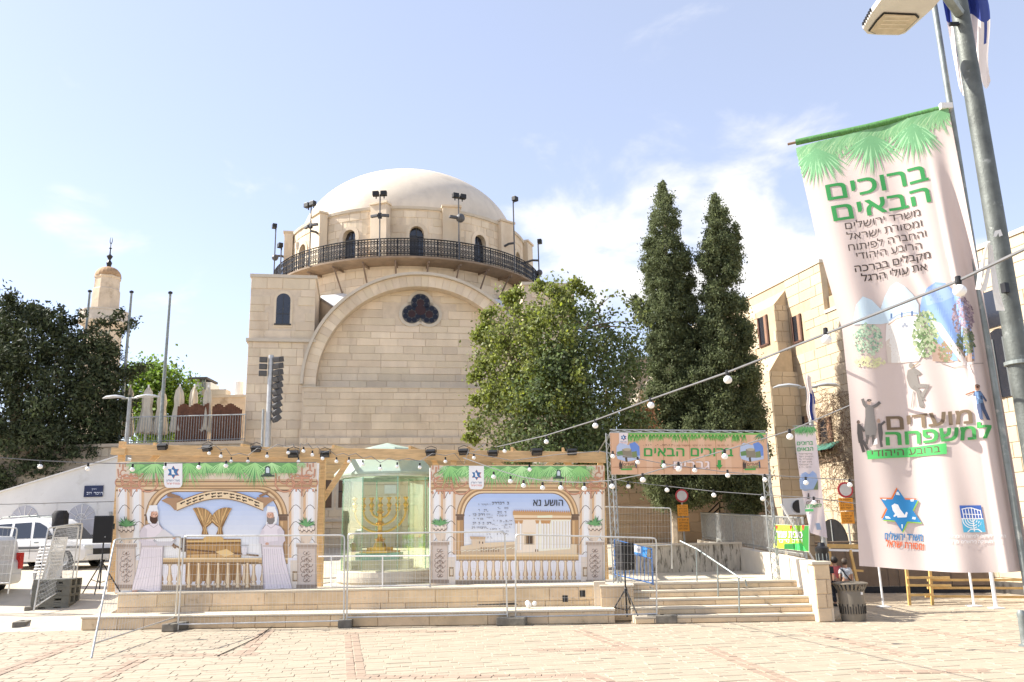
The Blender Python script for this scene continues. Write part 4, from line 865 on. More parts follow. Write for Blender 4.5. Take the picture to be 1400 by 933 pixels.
for i in range(16):
    q = A(r.uniform(866, 895), r.uniform(513, 552), 40+r.uniform(-.2, .3)); mb = MB(); mb.box(q, (r.uniform(.25, .5), .4, r.uniform(.2, .35)), M=Matrix.Rotation(r.uniform(-.5, .5), 3, 'Y') @ Matrix.Rotation(r.uniform(0, 1), 3, 'Z')); mb.build('stone', M_PALE, rk, bev=.04)
mb = MB(); q = A(862, 545, 40.2); mb.obox((q.x, 40.2, 1), (1.4, 0, 0), (0, 2, 0), (0, 0, q.z-1)); mb.build('ledge', M_TANJ, rk)
db = thing('dry_bush', 'rusty brown dry bush beside the left cypress', 'bush', A(880, 600, 31)); leaves('foliage', mat('dry_leaf', (.30, .15, .07), .8, var=.3, rnd_=.3, trans=.2), db, crown_pts([(865, 560), (890, 545), (896, 590), (885, 605), (866, 600)], 31.2, .5, 40, 71, .35), 30, .14, .3, 3.0, seed=71); mb = MB(); twigs(mb, A(880, 640, 31), [A(x, 570, 31) for x in (868, 880, 892)], .03, 2); mb.build('stem', M_TRUNK, db)
sr = thing('stair_railing', 'dark sloping stair railing by the cypress trunk', 'railing', A(985, 715, 34)); mb = MB()
for dy in (0, 8, 16): mb.tube([A(966, 704+dy, 34), A(984, 686+dy, 34), A(1000, 686+dy, 34)], .03, 5)
mb.build('rail', M_DARK, sr); mb = MB()
for x, ya in ((966, 703), (984, 686), (1000, 686)): mb.tube([A(x, ya, 34), A(x, ya+32, 34)], .03, 5)
mb.build('post', M_DARK, sr)
# low plaster wall at the back of the landing
pw = thing('plaster_wall', 'low stained plaster wall at the back of the landing', 'wall', (5, 27.5, .86)); a, bq = A(842, 783, 27.6), A(952, 745, 27.6); ztp = A(880, 747, 27.6).z
mb = MB(); mb.obox((a.x, 27.6, .8), (7.28-a.x, 0, 0), (0, .3, 0), (0, 0, ztp-.8)); mb.build('wall', mat('stained_plaster', (.52, .46, .37), .9, var=.2, scale=3, bump=.4, stretch=(3, 3, .6), dirt=((.14, .12, .09), 4, .50, .62)), pw)
mb = MB(); mb.obox((a.x-.03, 27.55, ztp), (7.3-a.x, 0, 0), (0, .4, 0), (0, 0, .06)); mb.build('coping', M_PALE, pw)
# white ramp wall with pier and railing
ww = thing('ramp_wall', 'low sunlit white wall with stone end pier beside the steps', 'wall', (7.4, 21, 0)); x0 = 7.20; mb = MB()
mb.add([(x0, 20.75, 0), (x0+.3, 20.75, 0), (x0+.3, 34, 0), (x0, 34, 0), (x0, 20.75, 1.32), (x0+.3, 20.75, 1.32), (x0+.3, 34, 1.78), (x0, 34, 1.78)], [(0, 1, 2, 3), (4, 5, 6, 7), (0, 1, 5, 4), (1, 2, 6, 5), (2, 3, 7, 6), (3, 0, 4, 7)]); mb.build('wall', mat('cream_plaster', (.66, .60, .50), .85, var=.08, scale=2), ww)
mb = MB(); mb.obox((x0-.17, 20.42, 0), (.38, 0, 0), (0, .34, 0), (0, 0, 1.30)); mb.build('core', M_JOINT, ww); mb = MB(); mb.obox((x0-.21, 20.36, 1.30), (.46, 0, 0), (0, .46, 0), (0, 0, .07)); mb.build('cap', M_STEPTOP, ww, bev=.01)
masonry(ww, [(s_, lambda x, y, d: V((x, 20.42-d, y))) for s_ in courses(x0-.17, x0+.21, 0, 1.3, h=(.3, .34), l=(.28, .56), gap=.012, seed=80)], M_STEP, local=False)
rg_ = thing('ramp_railing', 'grey metal railing of close upright bars along the ramp', 'railing', (7.43, 21, 1.3)); mb = MB(); y = 22.0; zb_ = lambda y: 1.36+(y-20.75)*.46/13.25
while y < 34: mb.tube([(7.43, y, zb_(y)), (7.43, y, zb_(y)+1.0)], .013, 4); y += .125
mb.build('bars', M_GALV, rg_); mb = MB(); mb.tube([(7.43, 22, zb_(22)+1.0), (7.43, 34, zb_(34)+1.0)], .03, 6); mb.build('top_rail', M_GALV, rg_); mb = MB(); mb.tube([(7.43, 22, zb_(22)+.08), (7.43, 34, zb_(34)+.08)], .02, 6); mb.build('bottom_rail', M_GALV, rg_)
for y in (22, 24.4, 26.8, 29.2, 31.6, 34): mb = MB(); mb.tube([(7.43, y, zb_(y)-.1), (7.43, y, zb_(y)+1.03)], .03, 6); mb.build('post', M_GALV, rg_)
# ---------------------------------------------------------------- timber pergola behind the billboards
BY = 24.0                                           # billboard plane
pg = thing('timber_pergola', 'pine timber pergola frame over the stage carrying lamps and bulbs', 'pergola', (-4.5, 25, .86))
def beam(p, q, w, h, nm='beam', m=M_WOOD): mb = MB(); mb.bar(p, q, w, h); return mb.build(nm, m, pg, bev=.008)
beam(A(153, 617, 24.25), A(172, 618, 24.25), .12, .2); beam(A(168, 615, 24.35), A(440, 620, 24.35), .12, .30); beam(A(440, 620, 24.35), A(828, 626, 24.35), .12, .31)
a, b = A(180, 626, 27.5), A(820, 634, 27.5); mb = MB()
for k in range(3): beam(a-V((0, 0, .26*k)), b-V((0, 0, .26*k)), .05, .25, 'plank', M_OLDWOOD)
for x, yt in ((168, 604), (442, 613), (620, 616), (820, 618)): p = A(x, yt, 24.45); beam(V((p.x, 24.48, .86)), p, .16, .16, 'post')
for x, yt in ((195, 618), (440, 622), (618, 624), (815, 626)): p = A(x, yt, 27.6); beam(V((p.x, 27.62, .86)), p, .16, .16, 'post')
for x in (210, 330, 455, 560, 640, 700, 770): p = A(x, 616+(x-200)*.012, 24.4); beam(p+V((0, 0, .15)), V((p.x+.25, 27.55, p.z+.22)), .07, .16, 'joist')
for x0, y0, x1, y1, Y in ((182, 655, 222, 616, 24.6), (436, 692, 478, 628, 24.6), (624, 690, 592, 628, 24.6), (800, 655, 765, 624, 24.6), (690, 640, 672, 628, 26), (745, 640, 760, 628, 26)): beam(A(x0, y0, Y), A(x1, y1, Y), .09, .15, 'brace')
wf = thing('white_sheet', 'crumpled white plastic sheet lying over the right end of the pergola', 'sheet', A(775, 630, 26.2)); mb = MB(); g = 8
vs = [A(728+84*i/g, 633-(i/g)*9+8*(j/3)-2*math.sin(i*1.7+j), 26.3+.5*(j/3)+.1*math.sin(i*2.3)) for i in range(g+1) for j in range(4)]; mb.add(vs, [(i*4+j, i*4+4+j, i*4+5+j, i*4+1+j) for i in range(g) for j in range(3)]); mb.build('sheet', mat('white_plastic', (.75, .75, .72), .5, var=.05, trans=.2), wf)
# floodlights clamped on the beam
def flood():
    t = thing('stage_floodlight', '', 'floodlight', (0, 0, 0), group='black floodlights on the pergola beam'); mb = MB(); mb.box((0, 0, 0), (.34, .16, .20), M=Matrix.Rotation(.6, 3, 'X')); mb.build('case', M_BLACK, t, local=True, bev=.015)
    mb = MB(); mb.tube([(-.2, 0, 0), (-.2, .02, .16), (0, .05, .24), (.2, .02, .16), (.2, 0, 0)], .012, 4); mb.build('bracket', M_DARK, t, local=True); mb = MB(); mb.box((0, -.07, -.075), (.28, .02, .12), M=Matrix.Rotation(.6, 3, 'X')); mb.build('lens', mat('dark_lens', (.05, .05, .055), .15), t, local=True); return t
f0 = flood()
for i, (x, y, lb) in enumerate(((222, 611, 'leftmost black floodlight on the pergola beam'), (283, 613, 'second black floodlight from the left on the beam'), (350, 614, 'third black floodlight from the left, above the left billboard'), (401, 621, 'black floodlight above the right-hand chandelier of the left billboard'), (444, 621, 'black floodlight at the right corner of the left billboard'), (589, 619, 'black floodlight at the right edge of the glass case roof'), (634, 618, 'black floodlight above the white tag of the right billboard'), (674, 620, 'tilted black floodlight right of the white tag'), (734, 618, 'largest black floodlight over the middle of the right billboard'), (782, 618, 'last black floodlight towards the right end of the beam'))):
    o = f0 if i == 0 else dup(f0, (0, 0, 0)); o.location = A(x, y, 24.12); o.rotation_euler = (0, 0, rnd.uniform(-.3, .3)); o['label'] = lb; s = .9 if i in (8, 3) else .8; o.scale = (s, s, s)
# ---------------------------------------------------------------- printed billboards
def leaf_top(P, x0, x1, y0, r, base, n=10, L=125):
    P.rect(x0, y0, x1, y0+L*.45, '#5f9a52')
    gs = (('#5a9f52', '#7fc064'), ('#4d9650', '#92cc76'), ('#68b058', '#a6d98a'))
    for i in range(n):
        x = x0+(x1-x0)*(i+.5)/n; P.frond(x, y0+2, L*r.uniform(.6, 1.1), gs[i % 3], 22, 158, 15, r, .042)
def tagcard(P, x, y, w, h, txt=True):
    P.poly([(x, y), (x+w, y), (x+w, y+h*.8)]+[(x+w-w*.2*(1-math.cos(R(t))), y+h*.8+h*.2*math.sin(R(t))) for t in (30, 60, 90)]+[(x+w*.2*(1-math.cos(R(t))), y+h*.8+h*.2*math.sin(R(t))) for t in (90, 60, 30)]+[(x, y+h*.8)], '#e6dcdc')
    P.star(x+w*.5+2, y+h*.38+1, w*.36, '#c8683e'); P.star(x+w*.5, y+h*.38, w*.34, '#2d6b9e'); P.poly([(x+w*.40, y+h*.26), (x+w*.52, y+h*.30), (x+w*.56, y+h*.42), (x+w*.64, y+h*.47), (x+w*.42, y+h*.47)], '#e9eef2')
    P.text('משרד ירושלים', (x+w*.14, y+h*.75), (x+w*.86, y+h*.75), (0, -h*.075), '#2d567f', .012); P.text('ומסורת ישראל', (x+w*.14, y+h*.87), (x+w*.86, y+h*.87), (0, -h*.075), '#c4523a', .012)
def curl(P, x, y, r, a0, a1, w, c): P.line(arc(x, y, r, a0, a1, 9), w, c)
def chandelier(P, x, y, s, flip=1):
    for k, c in enumerate(('#9a6248', '#c98f6c')):
        o = -1.2*k
        P.line([(x, y-75*s), (x, y+95*s)], 7-3*k, c)
        for dx in (-1, 1):
            curl(P, x+dx*28*s, y+5*s+o, 26*s, 0, 330, 7-3*k, c); curl(P, x+dx*40*s, y-28*s+o, 17*s, 30, 330, 6-3*k, c); curl(P, x+dx*62*s, y+22*s+o, 22*s, -40, 250, 6-3*k, c); P.line([(x+dx*42*s, y-75*s), (x+dx*44*s, y-45*s)], 9-4*k, c); P.line([(x+dx*70*s, y-50*s), (x+dx*66*s, y-10*s)], 8-4*k, c)
        curl(P, x+flip*90*s, y+20*s+o, 52*s, 0, 180, 8-3*k, c); curl(P, x+flip*92*s, y-2*s+o, 30*s, 10, 200, 7-3*k, c); P.line([(x+flip*140*s, y-30*s), (x+flip*138*s, y+25*s)], 10-4*k, c); P.ell(x+flip*140*s, y-40*s, 10*s-3*k, 14*s-3*k, c)
        for q in range(9): curl(P, x+(q-4)*15*s, y-12*s+(q % 2)*38*s+o, 8*s, 20*q, 20*q+290, 4-2*k, c)
        for q in range(5): P.ell(x+(q-2)*30*s, y+64*s+o, 5*s-k, 8*s-k, c, 8); P.line([(x+(q-2)*30*s, y-82*s), (x+(q-2)*30*s, y-60*s)], 7-3*k, c)
        P.line([(x-45*s, y+52*s), (x+45*s, y+52*s)], 11-5*k, c); P.line([(x-42*s, y-2*s), (x+42*s, y-2*s)], 12-5*k, c)
def frame_art(P, L, R_, T, Bt, r, rail):
    W = R_-L; u = lambda t: L+W*t; Hh = Bt-T; v = lambda t: T+Hh*t
    P.rect(L, T, R_, Bt, '#cdbba6'); P.rect(L, v(.13), R_, v(.23), '#c2a57e')
    for k, c in enumerate(('#8d6a45', '#caa36a', '#a57c4a', '#d8b98a', '#7a5a3c')): P.rect(L, v(.145+.017*k), R_, v(.155+.017*k), c)
    def archp(i0, top, bot, rx, ry):
        a, b = u(i0), u(1-i0); return [(a, bot)]+[(a+rx-rx*math.cos(R(t)), top+ry-ry*math.sin(R(t))) for t in range(0, 91, 10)]+[(b-rx+rx*math.sin(R(t)), top+ry-ry*math.cos(R(t))) for t in range(0, 91, 10)]+[(b, bot)]
    P.poly(archp(.145, v(.185), Bt, W*.13, Hh*.25), '#8a6a48'); P.poly(archp(.150, v(.19), Bt, W*.128, Hh*.245), '#cba673'); P.poly(archp(.162, v(.20), Bt, W*.124, Hh*.235), '#9c774a'); P.poly(archp(.172, v(.212), Bt, W*.12, Hh*.225), '#d9bb8d'); P.poly(archp(.184, v(.225), Bt, W*.116, Hh*.212), '#7d5f42')
    ap = archp(.190, v(.232), rail, W*.113, Hh*.205); n = 14
    P.poly(ap, '#9db4e2')
    ys = [v(.232)+(rail-v(.232))*k/n for k in range(n+1)]
    for k in range(1, n):
        t = k/n; c0, c1 = lin('#9db4e2'), lin('#e0dde6'); c = tuple(a+(b-a)*t for a, b in zip(c0, c1)); P.poly(clip([(L, ys[k]), (R_, ys[k]), (R_, rail), (L, rail)], ap), c)
    for i0 in (.147, 1-.147-.04):                      # pier capitals and shafts
        P.rect(u(i0), v(.42), u(i0+.04), Bt, '#a8804e'); P.rect(u(i0+.006), v(.46), u(i0+.018), Bt, '#c79f68'); P.rect(u(i0-.006), v(.405), u(i0+.046), v(.42), '#6b5340'); P.rect(u(i0), v(.42), u(i0+.04), v(.455), '#7d6148')
        for k in range(5): P.rect(u(i0+.004+.007*k), v(.425), u(i0+.007+.007*k), v(.452), '#4e3c2c')
    for s in (0, 1):                                   # twin columns with ribbons
        X = (lambda t: u(t)) if s == 0 else (lambda t: u(1-t))
        for a, b in ((.010, .068), (.080, .140)):
            x0, x1 = X(a), X(b); P.rect(x0, v(.2), x1, v(.84), '#d6cbbf'); P.rect(x0+(x1-x0)*.12, v(.2), x0+(x1-x0)*.6, v(.84), '#e6ded4'); P.rect(x1-(x1-x0)*.22, v(.2), x1, v(.84), '#c9a276')
            for k in range(5): P.line([(x0+(x1-x0)*t, v(.27+.13*k)-Hh*.05*math.sin(t*3.14)+Hh*.035*(t if s == 0 else 1-t)*-1) for t in (0, .2, .4, .6, .8, 1)], 3.2, '#5b5048'); P.rect(x0-2, v(.77), x1+2, v(.785), '#a18d78'); P.rect(x0-3, v(.815), x1+3, v(.84), '#b7a48d')
        chandelier(P, X(.075), v(.125), 1.0, 1 if s == 0 else -1)
    # balustrade
    P.rect(u(.10), rail, u(.90), Bt, '#cfcdd3'); P.rect(u(.10), v(.955), u(.90), Bt, '#8a7863'); P.rect(u(.10), v(.955), u(.90), v(.962), '#c9b79d')
    nb = 15
    for k in range(nb):
        x = u(.175)+(u(.825)-u(.175))*k/(nb-1); w = W*.0155; y0, y1 = rail+Hh*.05, v(.955); f = lambda t: y0+(y1-y0)*t
        pr = [(0, .75), (.06, .75), (.08, .45), (.2, .42), (.5, .62), (.68, .95), (.78, 1.0), (.86, .6), (.9, .9), (1, .95)]
        P.poly([(x+w*q, f(t)) for t, q in pr]+[(x-w*q, f(t)) for t, q in reversed(pr)], '#a98660'); P.poly([(x+w*q*.3, f(t)) for t, q in pr]+[(x-w*q*.62, f(t)) for t, q in reversed(pr)], '#dcc29c')
    for t in (.105, .88): P.rect(u(t-.012), rail+Hh*.02, u(t+.035), Bt, '#cdbfae'); P.rect(u(t-.002), v(.85), u(t+.025), v(.93), '#8d7350'); P.rect(u(t+.004), v(.865), u(t+.02), v(.918), '#c9b79d')
    P.rect(u(.145), rail, u(.855), rail+Hh*.05, '#b6925a'); P.rect(u(.145), rail, u(.855), rail+Hh*.015, '#d9bd8a'); P.rect(u(.145), rail+Hh*.042, u(.855), rail+Hh*.05, '#6f5638')
    for s in (0, 1):                                   # pedestals with pots of agave
        X = (lambda t: u(t)) if s == 0 else (lambda t: u(1-t)); a, b = sorted((X(.004), X(.098)))
        P.rect(a, v(.66), b, v(.985), '#ad9b8b'); P.rect(a+6, v(.675), b-6, v(.97), '#bfaea0'); P.rect(a-6, v(.63), b+6, v(.662), '#9c8877'); P.rect(a-6, v(.63), b+6, v(.64), '#d3c6b7'); P.rect(a-5, v(.955), b+5, v(.985), '#8e7b6a')
        cx_ = (a+b)/2; w = (b-a)
        for k in range(6):
            y = v(.71+.042*k); q = w*(.10+.16*math.sin((k+.5)/6*3.14))
            for d in (-1, 1): curl(P, cx_+d*q*.75, y, q*.55, 0, 300, 2.6, '#6a5040'); curl(P, cx_+d*q*.3, y+9, q*.35, 90, 400, 2.2, '#6a5040')
            P.ell(cx_, y, 3, 6, '#6a5040', 8)
        P.poly([(cx_-w*.42, v(.53)), (cx_+w*.42, v(.53)), (cx_+w*.25, v(.60)), (cx_+w*.12, v(.63)), (cx_-w*.12, v(.63)), (cx_-w*.25, v(.60))], '#cdb9a2')
        for k in range(7): P.ell(cx_-w*.36+w*.12*k, v(.515+.012*(k % 2)), w*.085, Hh*.022, '#5e4b3e', 10); P.ell(cx_-w*.36+w*.12*k-1, v(.512+.012*(k % 2)), w*.07, Hh*.017, '#d8c8b6', 10)
        P.frond(cx_, v(.50), Hh*.095, ('#2f5f33', '#5d9a58'), 190, 350, 9, r, .13)
    leaf_top(P, u(.10) if L < 70 else u(.07), u(.90), T, r, None); 
    for s in (.075, .925): P.frond(u(s), T, Hh*.06, ('#7fb06c', '#9cc58a'), 20, 160, 8, r, .08)
def emblem(P, x, y, s):
    P.poly([(x-26*s, y+18*s), (x+26*s, y+18*s), (x+14*s, y+8*s), (x+14*s, y-20*s)]+[(x+14*s*math.cos(R(t)), y-20*s-12*s*math.sin(R(t))) for t in (30, 60, 90, 120, 150)]+[(x-14*s, y-20*s), (x-14*s, y+8*s)], '#3d5148'); P.poly([(x-9*s, y+6*s), (x+9*s, y+6*s), (x+9*s, y-18*s), (x, y-26*s), (x-9*s, y-18*s)], '#b9c7cf'); P.line([(x-36*s, y+22*s), (x+36*s, y+22*s)], 7*s, '#33473f')
def dashes(P, x0, x1, y, h, c, r, dens=.75):
    x = x0; ps = []
    while x < x1:
        w = r.uniform(h*.4, h*1.0)
        if r.random() < dens: ps.append([(x, y-h), (x+w, y-h), (x+w, y-h*.75), (x, y-h*.75)]); ps.append([(x+w*.78, y-h), (x+w, y-h), (x+w, y-h*r.choice((0, 0, .4))), (x+w*.78, y-h*.05)]) if True else None
        if r.random() < .4: ps.append([(x, y-h*.2), (x+w*.8, y-h*.2), (x+w*.8, y), (x, y)])
        x += w+h*.22+(h*.7 if r.random() < .2 else 0)
    if ps: P.polys(ps, c)
def priest(P, x, y, s, beard, hold, mirror=1):
    q = lambda pts: [(x+mirror*a*s, y+b*s) for a, b in pts]
    P.poly(q([(-115, 430), (-70, 250), (-62, 190), (-70, 110), (-45, 80), (-10, 66), (30, 66), (52, 95), (62, 150), (58, 190), (52, 300), (46, 430), (0, 440), (-60, 425)]), '#9a9096')
    P.poly(q([(-112, 426), (-68, 250), (-58, 190), (-66, 110), (-42, 82), (-10, 70), (28, 70), (48, 98), (56, 150), (52, 190), (46, 300), (38, 428), (0, 434), (-58, 420)]), '#d3c9ce')
    for k in range(9): P.line(q([(-48+11*k, 205), (-60+12*k*1.05, 300), (-100+17*k, 420)]), 3, '#c2b8be' if k % 2 else '#b8adb4')
    P.poly(q([(-66, 110), (-50, 85), (-30, 100), (-34, 160), (20, 168), (20, 188), (-50, 190), (-74, 160)]), '#c4bac0'); P.poly(q([(52, 95), (66, 130), (70, 175), (20, 186), (18, 170), (44, 160), (40, 110)]), '#c8bec4')
    P.line(q([(-58, 192), (50, 190)]), 9, '#b8aaa6'); P.line(q([(-20, 74), (4, 92), (28, 74)]), 4, '#b0a6a9')
    P.poly(q([(-26, 66), (-34, 20), (-22, -14), (16, -18), (30, 0), (28, 40), (34, 80), (20, 60), (-10, 70)]), '#ece7e6')
    P.ell(x+mirror*8*s, y+26*s, 20*s, 30*s, '#b98468'); P.ell(x+mirror*12*s, y+22*s, 14*s, 18*s, '#d09f82', 12); P.poly(q([(-16, 28), (-6, 36), (6, 38), (18, 36), (26, 26), (27, 56), (14, 72), (-4, 70), (-16, 54)]), beard); P.line(q([(2, 20), (8, 20)]), 4*s, '#3c2a22'); P.line(q([(16, 20), (22, 20)]), 4*s, '#3c2a22'); P.line(q([(13, 20), (15, 33)]), 3*s, '#a06c54')
    P.poly(q([(-20, 10), (-20, -26), (24, -28), (26, 8), (4, 2)]), '#f1ecea'); P.line(q([(-19, 6), (25, 4)]), 3, '#c9bfc0')
    P.ell(x+mirror*26*s, y+178*s, 10*s, 8*s, '#c08c70', 10); P.poly(q([(-110, 425), (-80, 422), (-84, 440), (-112, 440)]), '#b98d74'); P.poly(q([(8, 430), (36, 428), (42, 442), (10, 443)]), '#b98d74')
    if hold: P.ell(x+62*s, y+160*s, 60*s, 20*s, '#9d9ba0'); P.ell(x+62*s, y+152*s, 52*s, 18*s, '#d8d6da'); P.poly([(x+10*s, y+140*s), (x+60*s, y+100*s), (x+114*s, y+140*s)], '#c6c2c2'); P.ell(x+112*s, y+146*s, 9*s, 7*s, '#c08c70', 10); P.poly([(x+8*s, y+165*s), (x+116*s, y+165*s), (x+100*s, y+188*s), (x+24*s, y+188*s)], '#b9b6bc')
def billboard(name, label, corners, mp, L, R_, T, Bt, art):
    c = corners; t = thing(name, label, 'billboard', (c[0]+c[1])/2); mb = MB(); bk = V((0, .06, 0)); mb.add([c[0], c[1], c[2], c[3], c[0]+bk, c[1]+bk, c[2]+bk, c[3]+bk], [(0, 1, 2, 3), (4, 5, 6, 7), (0, 1, 5, 4), (1, 2, 6, 5), (2, 3, 7, 6), (3, 0, 4, 7)]); mb.build('panel', M_WHITE, t)
    mb = MB()
    for i, j in ((0, 1), (1, 2), (2, 3), (3, 0)): mb.bar(c[i]+bk*.7, c[j]+bk*.7, .05, .05)
    mb.build('frame', M_WOOD, t); P = Print(mp, .00006); P.gain = 1.28; P.sat = .82; art(P); P.build('print', M_PRINT, t); return t
def art_left(P):
    r = random.Random(4); frame_art(P, 72, 1140, 165, 845, r, 672)
    # gilded chest with two winged figures over it
    P.poly([(445, 572), (735, 572), (740, 790), (440, 800)], '#8a6228'); P.poly([(450, 600), (730, 596), (730, 640), (450, 650)], '#a87c34'); P.poly([(452, 655), (730, 648), (728, 668), (452, 676)], '#c0944a')
    for k in range(6): P.line([(470+46*k, 606), (468+46*k, 790)], 3, '#6b4a1c')
    P.line([(448, 585), (735, 582)], 9, '#d0a858'); P.line([(448, 596), (735, 593)], 4, '#5c4018'); P.line([(372, 598), (420, 625), (830, 660)], 9, '#6b4a26'); P.line([(365, 595), (392, 618)], 18, '#7a5836'); P.ell(590, 572, 55, 18, '#c89f4e'); P.poly([(600, 640), (660, 625), (700, 650), (650, 668)], '#d6b26a')
    P.rect(420, 566, 446, 640, '#6e5d4c'); P.line([(423, 570), (423, 640)], 3, '#3e3128'); P.line([(440, 570), (440, 640)], 3, '#3e3128')
    for m in (-1, 1):                                # a pair of upswept feathered wings
        X = lambda a: 584+m*a; q = lambda l: [(X(a), b) for a, b in l]
        fan = [(R(t), 116-((t-58)/90)**1.1*62) for t in range(58, 149, 6)]
        P.poly([(X(40+l*math.cos(a)), 508-l*math.sin(a)) for a, l in fan]+[(X(16), 500), (X(34), 514), (X(56), 506)], '#7a5420')
        P.poly(q([(30, 500), (56, 500), (52, 522), (58, 548), (20, 548), (30, 524)]), '#80592a')
        cols_ = ('#b3884a', '#94703a', '#c8a15c', '#a07a3c'); n = 15
        for k in range(n):
            a, l = fan[k]; l *= .97; P.line([(X(40), 506), (X(40+l*.5*math.cos(a)), 506-l*.5*math.sin(a)), (X(42+l*math.cos(a)), 504-l*math.sin(a))], 7.5, cols_[k % 4])
        for k in range(0, n, 2):
            a, l = fan[k]; P.line([(X(40), 506), (X(40+l*.55*math.cos(a+.05)), 506-l*.55*math.sin(a+.05))], 6, cols_[(k//2+1) % 4]); P.line([(X(40), 506), (X(40+l*.32*math.cos(a)), 506-l*.32*math.sin(a))], 6, ('#8a6430', '#c09853')[k//2 % 2])
        P.line(q([(46, 508), (42, 526), (44, 546)]), 7, '#b98f4c'); P.line(q([(36, 508), (33, 526), (32, 546)]), 4, '#d0ab66')
    # redraw the balustrade in front of the chest
    for k in range(7):
        x = 460+52*k; pr = [(0, 14), (8, 14), (12, 8), (30, 8), (75, 12), (100, 17), (114, 17), (124, 10), (130, 16), (140, 17)]
        P.poly([(x+q, 690+t) for t, q in pr]+[(x-q, 690+t) for t, q in reversed(pr)], '#9d784c'); P.poly([(x+q*.3, 690+t) for t, q in pr]+[(x-q*.65, 690+t) for t, q in reversed(pr)], '#dcc094')
    P.rect(315, 672, 830, 696, '#b6925a'); P.rect(315, 672, 830, 680, '#dcc192'); P.line([(315, 697), (830, 697)], 4, '#6f5638')
    # parchment ribbon with two arched lines of lettering
    top = [(395+460*t, 378-78*math.sin(3.1416*t)*.82-(0)) for t in [i/14 for i in range(15)]]; bot = [(x, y+44) for x, y in top]
    P.poly([(313, 368), (345, 352), (425, 352), (430, 395), (385, 420), (360, 392)], '#a37c56'); P.poly([(920, 360), (890, 350), (820, 350), (815, 390), (850, 415), (880, 385)], '#a37c56'); P.poly([(355, 325), (415, 345), (410, 356), (340, 345)], '#8e6a48'); P.poly([(890, 312), (830, 340), (838, 352), (880, 330)], '#8e6a48')
    P.poly(top+bot[::-1], '#c49f72'); P.poly([(x, y+3) for x, y in top]+[(x, y-4) for x, y in bot[::-1]], '#e0bf93')
    for row in (14, 30):
        for i in range(13):
            if row == 30 and i in (0, 4, 7, 11): continue
            x, y = top[i+1]; dx, dy = top[i+1][0]-top[i][0], top[i+1][1]-top[i][1]; P.line([(x-dx*.45, y-dy*.45+row), (x+dx*.35, y+dy*.35+row)], 6, '#3d2a1c'); P.line([(x-dx*.3, y-dy*.3+row+5), (x-dx*.1, y-dy*.1+row+5)], 4, '#3d2a1c')
    P.line(top, 3, '#7c5a3c'); P.line(bot, 3, '#7c5a3c')
    priest(P, 268, 420, 1.0, '#4a2c1c', True); priest(P, 900, 425, .97, '#77706c', False, -1); P.poly([(738, 612), (770, 612), (765, 655), (744, 655)], '#c9c6ca'); P.line([(730, 605), (778, 605)], 4, '#8c8a90')
    tagcard(P, 327, 166, 98, 134); emblem(P, 878, 215, 1.0)
def art_right(P):
    r = random.Random(9); frame_art(P, 76, 993, 184, 816, r, 655)
    # low town and walls
    P.poly([(232, 612), (290, 600), (360, 592), (520, 585), (850, 600), (850, 655), (232, 655)], '#cdb794'); P.poly([(232, 632), (420, 612), (520, 600), (520, 655), (232, 655)], '#b79f7e')
    P.poly([(288, 560), (362, 562), (360, 610), (292, 612)], '#cbb393'); P.poly([(280, 558), (365, 560), (362, 574), (286, 573)], '#b79871'); P.polys([[(330, 585), (336, 585), (336, 596), (330, 596)], [(346, 586), (352, 586), (352, 597), (346, 597)]], '#5f4c3a')
    for k in range(8): P.rect(338+13*k, 614+k*.8, 346+13*k, 640, '#a58a68'); P.rect(340+13*k, 618+k*.8, 344+13*k, 640, '#7f684c')
    for k in range(10): P.line([(235+30*k, 640-k*2), (262+30*k, 632-k*2)], 3, '#e3d3b6')
    # columned temple-like hall
    P.poly([(522, 470), (815, 468), (815, 625), (525, 645)], '#e2d3bf'); P.poly([(522, 470), (640, 470), (640, 640), (525, 645)], '#d9c8b2'); P.poly([(510, 425), (818, 432), (822, 448), (510, 445)], '#b98c52'); P.poly([(512, 445), (822, 448), (818, 470), (518, 470)], '#d8bd94'); P.poly([(640, 448), (720, 445), (720, 468), (640, 468)], '#e8d6b4'); P.rect(518, 460, 818, 468, '#a87e48')
    P.polys([[(512+9.9*k, 428+.2*k), (517+9.9*k, 414+.2*k), (521+9.9*k, 428+.2*k)] for k in range(31)], '#c08a48')
    for x in (530, 553, 640, 668, 684, 700, 722, 738, 752, 768, 784, 800, 812):
        P.rect(x-6, 478, x+6, 632-(x-520)*.05, '#c3b39c'); P.rect(x-5, 478, x+2, 632-(x-520)*.05, '#efe4d2')
        if x < 720: P.poly([(x-12, 472), (x+12, 472), (x+7, 490), (x-7, 490)], '#b98546')
    P.rect(570, 545, 625, 602, '#c0a883'); P.rect(578, 552, 618, 600, '#7a5f3c'); P.rect(590, 556, 612, 600, '#473524'); P.rect(566, 538, 630, 546, '#d5bd92'); P.polys([[(628, 627), (633, 627), (633, 640), (628, 640)], [(640, 627), (645, 627), (645, 640), (640, 640)]], '#5b4634')
    # heading and columns of verse
    P.text('הושע נא', (618, 396), (776, 396), (0, -34), '#1c1a1c', .012)
    for x0, x1, y, h in ((398, 482, 388, 13), (325, 388, 393, 8), (428, 492, 412, 9), (316, 382, 426, 12), (420, 475, 436, 11), (278, 360, 450, 13), (368, 402, 446, 8), (424, 486, 452, 8), (370, 408, 462, 7), (300, 345, 470, 9), (440, 500, 482, 10), (400, 430, 478, 7), (296, 384, 494, 12), (400, 432, 500, 8), (450, 505, 500, 8), (462, 505, 515, 9), (280, 372, 517, 10), (388, 440, 524, 8), (440, 485, 535, 7), (370, 400, 552, 8), (424, 488, 550, 9), (372, 402, 568, 8)): dashes(P, x0, x1, y, h, '#3c3840', r)
    tagcard(P, 276, 184, 80, 124); emblem(P, 753, 230, .85)
